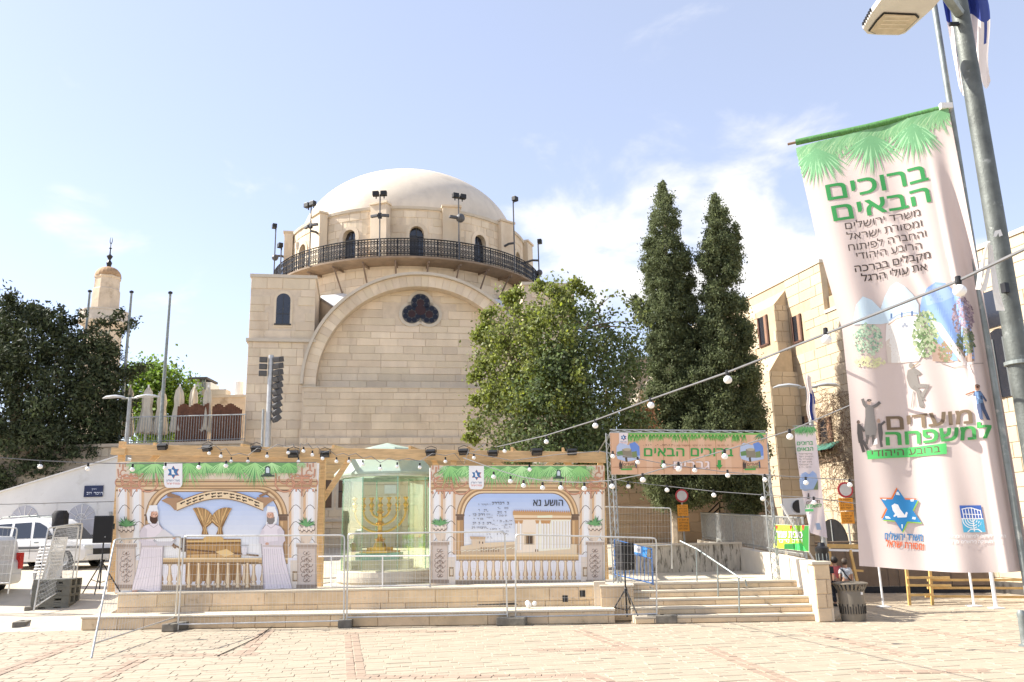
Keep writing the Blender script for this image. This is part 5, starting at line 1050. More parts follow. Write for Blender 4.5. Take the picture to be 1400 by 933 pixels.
mpl = lambda x, y, d: A(140+x/3.887, 590+y/3.887, BY-d); mpr = lambda x, y, d: A(570+x/3.886, 590+y/3.886, BY-.15-d)
billboard('billboard', 'printed billboard with two white-robed men beside a gilded winged chest', [A(157, 811, BY), A(429.5, 804, BY), A(436.5, 633.5, BY), A(163, 632, BY)], mpl, 0, 0, 0, 0, art_left)
billboard('billboard', 'printed billboard with columned temple and columns of Hebrew verse', [A(590, 801, BY-.15), A(827, 795, BY-.15), A(826, 637, BY-.15), A(590, 637, BY-.15)], mpr, 0, 0, 0, 0, art_right)
# ---------------------------------------------------------------- golden candelabrum in its glass case
gc = G(520, 800, .86); GX, GY = -3.98, 25.9; k_ = 26.9/1130
ca = thing('glass_case', 'round glass case with pale conical roof on a stone drum, enclosing the candelabrum', 'display case', (GX, GY, .86))
rad = (A(586, 780, GY).x-A(455, 780, GY).x)/2; gz = lambda y: A(520, y, GY-rad).z
mb = MB(); mb.lathe([(0, .86), (rad, .86), (rad, gz(783)), (rad-.15, gz(783)+.04), (0, gz(783)+.04)], (GX, GY, 0), 40); mb.build('stone_drum', mat('cream_stone', (.56, .48, .35), .8, var=.1, scale=2), ca)
mb = MB(); mb.lathe([(rad+.03, gz(803)+.12), (rad+.03, gz(790)+.0), (rad, gz(783))], (GX, GY, 0), 40); mb.build('drum_band', M_PALE, ca)
M_CASE = glassmat('green_glass', (.945, .975, .925), .012); zt_, zb2 = gz(648), gz(783)+.04
for k in range(8):
    a = [R(45*k+22.5-90+45*t) for t in (0, 1)]; p = [V((GX+(rad-.1)*math.cos(t), GY+(rad-.1)*math.sin(t), zb2)) for t in a]; mb = MB(); nrm = V((math.cos(sum(a)/2), math.sin(sum(a)/2), 0))*.02
    e = (p[1]-p[0]); p0, e2 = p[0]+e*.012, e*.976; mb.obox(p0, e2, nrm, V((0, 0, zt_-zb2))); mb.build('glass_pane', M_CASE, ca)
    mb = MB(); mb.obox(p[0]-V((.02, .02, 0)), V((.035, 0, 0)), V((0, .035, 0)), V((0, 0, zt_-zb2))); mb.build('glass_edge', glassmat('green_edge', (.62, .80, .70), .15), ca)
mb = MB(); mb.lathe([(rad-.05, zt_-.06), (rad+.02, zt_-.05), (rad+.02, zt_+.06), (rad-.05, zt_+.06)], (GX, GY, 0), 40); mb.build('ring_beam', mat('pale_green_metal', (.55, .62, .56), .4, .3), ca)
rr_ = (A(590, 645, GY).x-A(446, 645, GY).x)/2; apx = A(524, 606, GY).z; mb = MB(); n = 8
rim = [V((GX+rr_*math.cos(R(45*i+22.5)), GY+rr_*math.sin(R(45*i+22.5)), zt_+.07)) for i in range(n)]; ttt = V((GX, GY, apx)); midr = [V((GX+rr_*.55*math.cos(R(45*i+22.5)), GY+rr_*.55*math.sin(R(45*i+22.5)), zt_+.07+(apx-zt_)*.72)) for i in range(n)]
mb.add(rim+midr+[ttt]+[v-V((0, 0, .06)) for v in rim], [(i, (i+1) % n, n+(i+1) % n, n+i) for i in range(n)]+[(n+i, n+(i+1) % n, 2*n) for i in range(n)]+[(i, (i+1) % n, 2*n+1+(i+1) % n, 2*n+1+i) for i in range(n)]); mb.build('roof', mat('pale_green_sheet', (.46, .57, .49), .35, var=.06, trans=.25), ca)
me_ = thing('candelabrum', 'golden seven-branched candelabrum standing inside the glass case', 'candelabrum', (GX, GY, zb2)); cx_ = A(520, 700, GY).x; mzz = lambda y: A(520, y, GY).z; px2 = lambda d: d*GY/1130*1.02
mb = MB(); mb.box((cx_, GY, zb2+.14), (1.9, 1.3, .28)); mb.build('stone_plinth', M_PALE, me_, bev=.02); mb = MB(); mb.box((cx_, GY, zb2+.38), (1.3, 1.0, .20)); mb.build('green_block', mat('green_stone', (.30, .50, .44), .3), me_, bev=.01)
z0 = zb2+.48; mb = MB(); mb.lathe([(.62, z0), (.62, z0+.06), (.40, z0+.08), (.40, z0+.16), (.2, z0+.18), (.12, z0+.36), (.17, z0+.40), (.09, z0+.46)], (cx_, GY, 0), 6); mb.build('foot', M_GOLD, me_)
ztop = mzz(681); mb = MB(); pr = [(.07, z0+.4)]
for y in (752, 740, 728, 715, 700): z = mzz(y); pr += [(.065, z-.06), (.13, z), (.065, z+.06)]
pr += [(.06, ztop-.3)]; mb.lathe(pr, (cx_, GY, 0), 12); mb.build('stem', M_GOLD, me_, smooth=True)
def cup(x): c = MB(); c.lathe([(.03, ztop-.42), (.07, ztop-.36), (.04, ztop-.30), (.09, ztop-.20), (.04, ztop-.14), (.035, ztop-.08), (.085, ztop), (.07, ztop+.02)], (x, GY, 0), 12); c.build('cup', M_GOLD, me_, smooth=True)
cup(cx_)
for d, yb in ((11.5, 708), (22.5, 718), (33.5, 728)):
    w = px2(d); zc = ztop-.36; h = zc-mzz(yb)
    mb = MB(); mb.tube([(cx_+w*math.cos(R(t)), GY, zc-h*math.sin(R(t))) for t in range(0, 181, 10)], .034, 8); mb.build('branch', M_GOLD, me_, smooth=True); cup(cx_-w); cup(cx_+w)
# ---------------------------------------------------------------- entrance gate with printed banner
EY = 22.7
eg = thing('entrance_gate', 'grey lattice truss gate holding the orange printed banner over the steps', 'gate', (4.8, EY, .8))
def truss(mb, p, q, w=.2, n=14, r=.016):
    p, q = V(p), V(q); d = (q-p); dn = d.normalized(); u = dn.cross(V((0, 1, 0))) if abs(dn.y) < .9 else V((1, 0, 0)); u.normalize(); v = dn.cross(u); cs = [u*w*math.cos(R(a))*.58+v*w*math.sin(R(a))*.58 for a in (90, 210, 330)]
    for c in cs: mb.tube([p+c, q+c], r*1.2, 5)
    for i in range(n):
        for k in range(3): mb.tube([p+d*(i/n)+cs[k], p+d*((i+1)/n)+cs[(k+1) % 3]], r*.7, 3, False)
pl, pr_ = A(837, 655, EY), A(1049.5, 655, EY); tl, trr = A(834, 592, EY), A(1048, 594, EY)
for p, t, zb in ((pl, tl, .86), (pr_, trr, .70)): mb = MB(); truss(mb, (p.x, EY, zb), (p.x, EY, t.z), .2, 16); mb.build('truss_post', M_GALV, eg)
mb = MB(); truss(mb, tl, trr, .18, 14); mb.build('truss_beam', M_GALV, eg); mb = MB()
for x in (868, 880, 892): mb.tube([tl+V((0, .05, 0)), A(800+x*.02, 618+x*.01-8, EY+1.5)], .015, 4)
mb.build('stay', M_GALV, eg)
eb = thing('entrance_banner', 'wide orange Hebrew banner with green lettering and grass, on the entrance gate', 'banner', A(940, 648, EY-.2)); e_ = [A(835.5, 649, EY-.2), A(1051, 649, EY-.2), A(1047.5, 594, EY-.2), A(834, 592, EY-.2)]
mb = MB(); bk = V((0, .012, 0)); mb.add(e_+[v+bk for v in e_], [(0, 1, 2, 3), (4, 5, 6, 7), (0, 1, 5, 4), (1, 2, 6, 5), (2, 3, 7, 6), (3, 0, 4, 7)]); mb.build('sheet', M_WHITE, eb)
P = Print(lambda x, y, d: A(810+x/4.058, 570+y/4.058, EY-.2-d), .00006); r = random.Random(6)
P.poly([(97, 90), (964, 98), (978, 318), (104, 320)], '#d9ae8c'); 
for k in range(6): P.poly([(100+145*k, 92), (103+145*k, 92), (108+146*k, 319), (104+146*k, 319)], '#b98a66'); P.poly([(150+145*k, 92), (185+145*k, 92), (190+146*k, 319), (156+146*k, 319)], '#dfb898')
for k in range(34): P.frond(205+19.3*k, 92, 55*r.uniform(.5, 1.1), ('#6aa84a', '#8fc46c', '#4f8f3c'), 65, 115, 4, r, .09)
P.rect(200, 90, 960, 100, '#7fb85e'); P.frond(930, 96, 50, ('#4f8f5c',), 30, 150, 8, r, .1)
tagcard(P, 148, 90, 48, 66)
for ox in (0, 686):
    P.poly([(132+ox, 215), (134+ox, 165), (150+ox, 145), (175+ox, 150), (200+ox, 158), (225+ox, 142), (250+ox, 150), (262+ox, 180), (264+ox, 235), (190+ox, 250), (140+ox, 235)], '#b7c4dc'); P.poly([(205+ox, 150), (235+ox, 140), (260+ox, 165), (263+ox, 215), (240+ox, 220), (215+ox, 190)], '#6f8fd0'); P.poly([(165+ox, 180), (215+ox, 178), (222+ox, 228), (168+ox, 226)], '#8d8471'); P.ell(192+ox, 182, 22, 8, '#b9ac92'); P.poly([(135+ox, 195), (165+ox, 188), (170+ox, 215), (138+ox, 218)], '#6b8a55'); P.poly([(218+ox, 195), (245+ox, 190), (250+ox, 225), (222+ox, 228)], '#7d8a5c'); P.poly([(180+ox, 228), (192+ox, 222), (196+ox, 250), (184+ox, 250)], '#5a5048')
    P.poly([(150+ox, 290), (148+ox, 262), (155+ox, 240), (160+ox, 262), (168+ox, 246), (166+ox, 288)], '#4d423c'); P.text('מועדים', (172+ox, 272), (240+ox, 268), (0, -14), '#6b4630', .02); P.text('למשפחה', (172+ox, 286), (244+ox, 282), (0, -12), '#4f9a4a', .02); P.poly([(158+ox, 288), (220+ox, 286), (220+ox, 296), (158+ox, 297)], '#58a850'); P.poly([(240+ox, 286), (236+ox, 250), (243+ox, 246), (247+ox, 286)], '#4a5568')
dashes(P, 282, 445, 162, 9, '#5b3a26', r); dashes(P, 455, 780, 164, 8, '#7a4f34', r)
P.text('ברוכים הבאים', (287, 219), (780, 219), (0, -46), '#3f9a48', .03)
P.text('גברים', (449, 291), (652, 289), (0, -44), '#a58476', .055); P.text('גברים', (452, 289), (649, 287), (0, -41), '#ecdcd6', .035)
for x in (392, 704): P.poly([(x-9, 241), (x+9, 241), (x+9, 268), (x+18, 268), (x, 294), (x-18, 268), (x-9, 268)], '#3f9a48')
P.line([(110, 280), (970, 285)], 2, '#8f6044'); P.build('print', M_PRINT, eb)
# ---------------------------------------------------------------- strings of bulbs
def ylerp(nodes, x):
    for (xa, ya, Ya), (xb, yb, Yb) in zip(nodes, nodes[1:]):
        if min(xa, xb) <= x <= max(xa, xb): t = (x-xa)/((xb-xa) or 1); return ya+(yb-ya)*t, 1/((1-t)/Ya+t/Yb)
    return nodes[-1][1], nodes[-1][2]
BULB = {}
def string(label, nodes, bulbs, r=.012, br=.062):
    if len(nodes[0]) == 3 and any(len(n) == 2 for n in nodes):
        x0, Y0 = nodes[0][0], nodes[0][2]; x1, Y1 = nodes[-1][0], nodes[-1][2]; nodes = [(n[0], n[1], 1/((1-(n[0]-x0)/(x1-x0))/Y0+(n[0]-x0)/(x1-x0)/Y1)) for n in nodes]
    t = thing('string_lights', label, 'string lights', A(*nodes[0])); Wi = rootW(t).inverted(); mb = MB(); mb.tube([A(*n) for n in nodes], r, 5); mb.build('cable', mat('grey_cable', (.16, .16, .165), .6), t)
    if not BULB:
        b = MB(); b.lathe([(.012, .0), (.5, -.25), (.86, -.62), (1.0, -1.05), (.9, -1.5), (.55, -1.87), (.0, -2.0)], n=12); BULB['b'] = b.mesh('light_bulb', M_BULB, smooth=True)
        s = MB(); s.lathe([(.12, 1.25), (.42, 1.15), (.48, .2), (.40, -.22), (0, -.22)], n=10); BULB['s'] = s.mesh('socket', M_BLACK)
    for x, y in bulbs:
        _, Y = ylerp(nodes, x); c = A(x, y, Y); yc = ylerp(nodes, x)[0]; s = br
        o = link(bpy.data.objects.new('light_bulb', BULB['b']), t); o.location = Wi @ (c+V((0, 0, s))); o.scale = (s, s, s)
        k = link(bpy.data.objects.new('socket', BULB['s']), o)
    return t
string('long grey cable of bulbs rising from the pergola to the tall steel pole at right', [(1480, 300, 5.5), (1400, 341), (1310, 384), (1220, 420), (1130, 456), (995, 509), (890, 546), (813, 575), (745, 596), (680, 611, 24.0)], [(1312, 397), (1130, 464), (995, 519), (890, 554), (814, 582), (747, 604), (690, 617)], .014, .055)
string('cable of bulbs crossing the orange banner and looping over the right billboard', [(1210, 530, 13.5), (1165, 553), (1080, 589), (991, 616), (928, 634), (879, 649), (837, 657), (799, 660), (767, 659), (742, 657), (716, 653), (698, 648), (675, 641), (633, 626, 23.7)], [(1080, 597), (991, 624), (928, 641), (879, 656), (837, 665), (799, 668), (767, 667), (742, 667), (716, 664), (698, 658), (675, 652)])
string('thin cable of bulbs running in front of the lower part of the orange banner', [(640, 619, 23.6), (700, 630), (760, 622), (820, 617), (906, 634), (987, 645), (1047, 650), (1170, 657, 20.0)], [(724, 642), (838, 624), (872, 632), (908, 637), (950, 643), (995, 650), (1046, 656), (1102, 660), (1162, 663)], .010)
string('lowest cable of bulbs crossing the open gateway under the orange banner', [(830, 654, 23.0), (859, 659), (912, 665), (975, 672), (1043, 677), (1113, 681), (1180, 690, 20.0)], [(859, 665), (912, 670), (976, 677), (1043, 682), (1113, 687)], .010)
string('cable of bulbs from the left edge across the top of the left billboard', [(-60, 620, 20.0), (0, 626), (55, 630), (120, 633), (181, 634.5), (240, 633.5), (300, 632), (432, 632.5, 23.7)], [(55, 638), (120, 641), (181, 642), (226, 640), (272, 639), (309, 637)], .011)
zb = [(286, 620), (302, 624), (316, 631), (339, 631), (365, 624), (394, 619), (408, 631), (415, 617), (427, 622), (441, 627), (460, 631), (477, 631), (496, 635), (520, 641), (543, 638), (574, 639), (609, 631), (634, 644), (648, 626)]
zn = [(270, 614, 23.9)]
for (x, y), (x2, y2) in zip(zb, zb[1:]+[(680, 618)]): zn += [(x, y-8, 23.9), ((x+x2)/2, min(y, y2)-11, 23.9)]
string('black zigzag string of bulbs hung along the pergola beam over the glass case', zn, zb, .010, .055)
# ---------------------------------------------------------------- temporary mesh fences
M_FEN = mat('fence_tube', (.56, .56, .54), .4, .6, var=.12, scale=6)
def fence(label, B1, B2, T1, T2, rail=.16, nv=30, nh=9, wire=.0028, group='mesh fence panels round the stage', rr=.12):
    t = thing('mesh_fence', label, 'fence', B1, group=group); B1, B2, T1, T2 = map(V, (B1, B2, T1, T2)); e = (T2-T1).normalized(); u1 = (T1-B1).normalized(); u2 = (T2-B2).normalized()
    c1 = [T1-u1*rr, T1-u1*rr*.3+e*rr*.3*.3, T1+e*rr*.3-u1*rr*.08, T1+e*rr]; c2 = [T2-e*rr, T2-e*rr*.3-u2*rr*.08, T2-u2*rr*.3-e*rr*.09, T2-u2*rr]
    mb = MB(); mb.tube([B1]+c1+c2+[B2], .021, 7); r1, r2 = B1+u1*rail, B2+u2*rail; mb.tube([r1, r2], .019, 6); mb.build('frame', M_FEN, t, smooth=True)
    mb = MB(); P = lambda a, b: (r1+(r2-r1)*a)*(1-b)+(T1+(T2-T1)*a)*b
    for i in range(1, nv): mb.tube([P(i/nv, 0), P(i/nv, 1)], wire, 3, False)
    for j in range(1, nh): mb.tube([P(0, j/nh), P(1, j/nh)], wire, 3, False)
    mb.build('wire_mesh', M_FEN, t); return t
FY = 21.75
fence('mesh fence panel swung open towards the viewer at the left of the stage', G(125, 900), G(239, 859), A(157, 738, 18.7), A(247, 734, 21.9), .30)
fence('mesh fence panel in front of the left billboard', A(243, 862, 22.0), A(470, 857, FY), A(252, 733, 22.0), A(471, 732, FY), .14, 44)
fence('mesh fence panel in front of the glass case', A(474, 857, FY), A(694, 853, 21.5), A(476, 730, FY), A(690, 727, 21.5), .22, 44)
fence('mesh fence panel in front of the right billboard and speaker', A(705, 853, 21.5), A(898, 849, 21.1), A(705, 731, 21.5), A(897, 736, 21.1), .16, 40)
fence('mesh fence panel on the landing behind the blue barrier', A(823, 783, 25.6), A(919, 778, 25.4), A(826, 693, 25.6), A(917, 695, 25.4), .7, 22, 6)
fence('two-post mesh fence panel leaning over the grey pallets', A(46, 836, 24.3), A(103, 799, 25.4), A(66, 722, 24.5), A(113, 715, 25.4), .1, 26, 16, .004)
fence('narrow mesh fence panel just behind the pallets and white chairs', A(54, 806, 25.6), A(98, 800, 26.2), A(76, 722, 25.6), A(108, 719, 26.2), .1, 18, 14, .004)
fence('mesh fence panel at the left edge before the silver car', A(-70, 815, 24.6), A(11, 812, 24.6), A(-66, 719, 24.6), A(24, 722, 24.6), .3, 14, 6)
ng = thing('mesh_barrier', 'low white mesh barrier along the platform in front of the glass case', 'barrier', A(520, 803, 23.0)); mb = MB(); pt = lambda x, y: A(x, y, 22.95)
mb.tube([pt(435, 761), pt(588, 760)], .022, 6); mb.tube([pt(453, 802), pt(588, 800.5)], .018, 6); mb.build('rail', M_WHITE, ng); mb = MB()
for x in (453, 523, 588): mb.tube([pt(x, 803), pt(x, 760)], .022, 6)
mb.tube([pt(588, 803), pt(588, 640)], .022, 6); mb.build('post', M_WHITE, ng); mb = MB()
for i in range(40): mb.tube([pt(453+135*i/40, 802), pt(453+135*i/40, 761)], .003, 3, False)
for j in range(1, 7): mb.tube([pt(453, 802-41*j/7), pt(588, 801-41*j/7)], .003, 3, False)
mb.build('wire_mesh', M_FEN, ng)
def foot(px, py, lb, rz=0., z=0., n=1):
    c = G(px, py, z); t = thing('concrete_block', lb, 'fence block', c, rz, 'dark fence feet on the paving'); mb = MB(); mb.box((0, 0, .095), (.34, .72, .19)); mb.build('block', M_CONC, t, local=True, bev=.025); mb = MB(); mb.lathe([(.05, .15), (.05, .2), (.03, .2)], (0, 0, 0), 8); mb.build('socket', M_DARK, t, local=True); return t
foot(240, 862, 'dark fence foot where the open panel meets the left panel', -.2); foot(473, 857, 'dark fence foot at the middle of the stage, below the glass case', .1); foot(682, 852, 'left one of two touching dark fence feet below the right billboard', 1.2); foot(700, 855, 'right one of two touching dark fence feet below the right billboard', 1.35); foot(906, 852, 'dark fence foot at the bottom of the steps beside the speaker tripod', 1.35); foot(30, 859, 'worn fence foot standing alone left of the stage end', .3, .02); foot(42, 838, 'dark fence foot at the corner of the pallet stack', .5, .3)
# ---------------------------------------------------------------- loudspeakers
def speaker(label, c, rz, w, d, h, zb, spread, name='loudspeaker'):
    t = thing(name, label+'', 'loudspeaker', (c.x, c.y, c.z-h/2), rz); mb = MB(); f = [(-w*.5, -d*.5), (w*.5, -d*.5), (w*.36, d*.5), (-w*.36, d*.5)]; mb.prism(f, (0, 0, 0), (1, 0, 0), (0, 1, 0), (0, 0, h)); mb.build('cabinet', mat('speaker_shell', (.022, .022, .024), .55, var=.2), t, local=True, bev=.02)
    mb = MB(); mb.box((0, -d*.5-.006, h*.5), (w*.9, .014, h*.92)); g = mb.build('grille', mat('speaker_grille', (.010, .010, .011), .7), t, local=True, bev=.006); mb = MB(); mb.box((w*.15, -d*.5-.016, h*.22), (.03, .006, .03)); mb.build('badge', M_GALV, g, local=True)
    for s in (-1, 1): mb = MB(); mb.box((s*w*.45, 0, h*.6), (.02, .14, .16), s*-.13); mb.build('handle', M_BLACK, t, local=True)
    s_ = thing('speaker_stand', label.replace('loudspeaker', 'tripod stand carrying the loudspeaker'), 'speaker stand', (c.x, c.y, zb), rz); hh = c.z-h/2-zb; mb = MB(); mb.tube([(0, 0, .12), (0, 0, hh)], .02, 8); mb.build('pole', M_BLACK, s_, local=True); mb = MB(); mb.lathe([(.035, hh*.55), (.045, hh*.57), (.045, hh*.64), (.03, hh*.66)], n=10); mb.build('collar', M_BLACK, s_, local=True)
    for k in range(3):
        a = R(120*k+30); mb = MB(); mb.tube([(.03*math.cos(a), .03*math.sin(a), hh*.6), (spread*math.cos(a), spread*math.sin(a), .02)], .017, 6); mb.build('leg', M_BLACK, s_, local=True); mb = MB(); mb.tube([(0, 0, hh*.22), (spread*.55*math.cos(a), spread*.55*math.sin(a), hh*.28)], .011, 5); mb.build('brace', M_BLACK, s_, local=True)
speaker('black loudspeaker left of the billboards', A(143, 724, 23.6), .25, .50, .42, .74, .86, .55)
speaker('grey-sided black loudspeaker before the blue barrier', A(853, 761, 21.5), .55, .40, .36, .66, 0, .52)
# ---------------------------------------------------------------- blue barrier
bb = thing('crowd_barrier', 'blue steel crowd barrier with a white and blue notice on the landing', 'barrier', A(866, 800, 22.9)); mb = MB(); q = lambda x, y: A(x, y, 23.1-(x-840)*.012); M_BLUE = mat('blue_paint', (.05, .16, .42), .45, var=.15)
mb.tube([q(841, 790), q(840, 738), q(891, 751), q(893, 800)], .02, 6); mb.tube([q(841, 786), q(893, 798)], .018, 6); mb.tube([q(840, 752), q(891, 764)], .014, 6); mb.build('frame', M_BLUE, bb, smooth=True); mb = MB()
for i in range(1, 11): x = 840+5.1*i; mb.tube([q(x, 752+i*1.2), q(x+.5, 786+i*1.2)], .009, 5)
mb.build('bars', M_BLUE, bb); mb = MB()
for x, y in ((848, 790), (885, 799)): mb.tube([q(x-9, y+11), q(x, y), q(x+9, y+9)], .018, 5)
mb.build('feet', M_GREYPOLE, bb); P = Print(lambda x, y, d: q(x, y)-V((0, .02+d, 0)), .003); P.poly([(867, 744), (885, 749), (884, 762), (867, 757)], '#3f8fd6'); P.poly([(867, 745), (876, 747.3), (876, 757), (867, 754.5)], '#eef2f6'); P.text('שטח', (868.5, 753), (874.5, 754.6), (0, -4), '#2a3f70'); P.build('notice', M_PRINT, bb)
# ---------------------------------------------------------------- pallets, chairs, wrapped object on the left
M_PAL = mat('grey_plastic', (.13, .128, .108), .7, var=.18, scale=5); c0 = A(66, 838, 24.9); pz = c0.z; labs = ('bottom grey plastic pallet of the stack beside the stage', 'second grey plastic pallet from the bottom of the stack', 'third grey plastic pallet from the bottom of the stack', 'top grey plastic pallet of the stack under the mesh panel')
for k in range(4):
    t = thing('plastic_pallet', labs[k], 'pallet', (c0.x+rnd.uniform(-.02, .02), c0.y+.35, pz+.232*k), R(6)+rnd.uniform(-.03, .03), 'stack of grey plastic pallets'); t.scale = (.78, .85, 1); mb = MB(); mb.box((0, 0, .215), (1.32, .95, .03)); mb.box((0, 0, .02), (1.32, .95, .04)); mb.build('deck', M_PAL, t, local=True, bev=.006)
    for x in (-.53, 0, .53):
        for y in (-.4, 0, .4): mb = MB(); mb.box((x, y, .12), (.27 if x else .30, .14, .16)); mb.build('block', M_PAL, t, local=True)
    for x in (-.265, .265):
        for z, h in ((.075, .05), (.18, .04)): mb = MB(); mb.box((x, -.46, z), (.27, .03, h)); mb.build('lip', M_PAL, t, local=True)
M_PC = mat('white_plastic_chair', (.74, .73, .71), .45, var=.05)
def chair():
    t = thing('plastic_chair', '', 'chair', (0, 0, 0), group='stack of white plastic chairs'); mb = MB(); mb.box((0, 0, .44), (.44, .44, .025)); mb.build('seat', M_PC, t, local=True, bev=.01)
    mb = MB(); n = 9
    for i in range(n): x = -.2+.4*i/(n-1); mb.bar((x, .21+.0, .45), (x*1.05, .33-.4*abs(x)*.2, .86), .026, .012, (0, 1, 0))
    mb.bar((-.24, .32, .87), (.24, .32, .87), .05, .03); mb.bar((-.24, .21, .45), (-.245, .32, .87), .05, .03, (0, 1, 0)); mb.bar((.24, .21, .45), (.245, .32, .87), .05, .03, (0, 1, 0)); mb.build('backrest', M_PC, t, local=True)
    for sx_ in (-1, 1):
        for sy in (-1, 1): mb = MB(); mb.tube([(sx_*.2, sy*.19, .44), (sx_*.24, sy*.25, 0)], [.03, .02], 6); mb.build('leg', M_PC, t, local=True)
        mb = MB(); mb.tube([(sx_*.23, -.2, .44), (sx_*.26, -.2, .64), (sx_*.26, .28, .66)], .02, 6); mb.build('armrest', M_PC, t, local=True)
    return t
ch0 = chair(); cb = A(64, 812, 26.3)
for k in range(9):
    o = ch0 if k == 0 else dup(ch0, (0, 0, 0)); o.location = (cb.x-.1+.015*k, cb.y-.0*k, cb.z+.10*k); o.rotation_euler = (0, 0, R(-112)); o['label'] = 'lowest white plastic chair of the nested stack behind the pallets' if k == 0 else 'topmost white plastic chair of the nested stack behind the pallets' if k == 8 else 'white plastic chair in the middle of the nested stack behind the pallets'
wr = thing('wrapped_heater', 'tall object wrapped in black cloth behind the mesh panels', 'covered object', A(82, 795, 27.2)); cb = A(74, 800, 27.3); zt_ = A(82, 698, 27.3).z; mb = MB(); n = 16; r = random.Random(2); vs = []
pr = [(.27, 0), (.25, .3), (.28, .9), (.24, 1.5), (.25, zt_-cb.z-.55), (.31, zt_-cb.z-.5), (.32, zt_-cb.z-.12), (.22, zt_-cb.z-.01), (.02, zt_-cb.z)]
for rr_, z in pr: vs += [(cb.x+rr_*.68*(1+.13*math.sin(j*1.9+z*4))*math.cos(6.2832*j/n)*(1.15), cb.y+rr_*(1+.13*math.sin(j*2.3+z*3))*.68*math.sin(6.2832*j/n), cb.z+z) for j in range(n)]
mb.add(vs, [(i*n+j, i*n+(j+1) % n, (i+1)*n+(j+1) % n, (i+1)*n+j) for i in range(len(pr)-1) for j in range(n)]); mb.build('cover', mat('black_cloth', (.018, .018, .020), .8, var=.4, scale=6, bump=.4), wr, smooth=True)
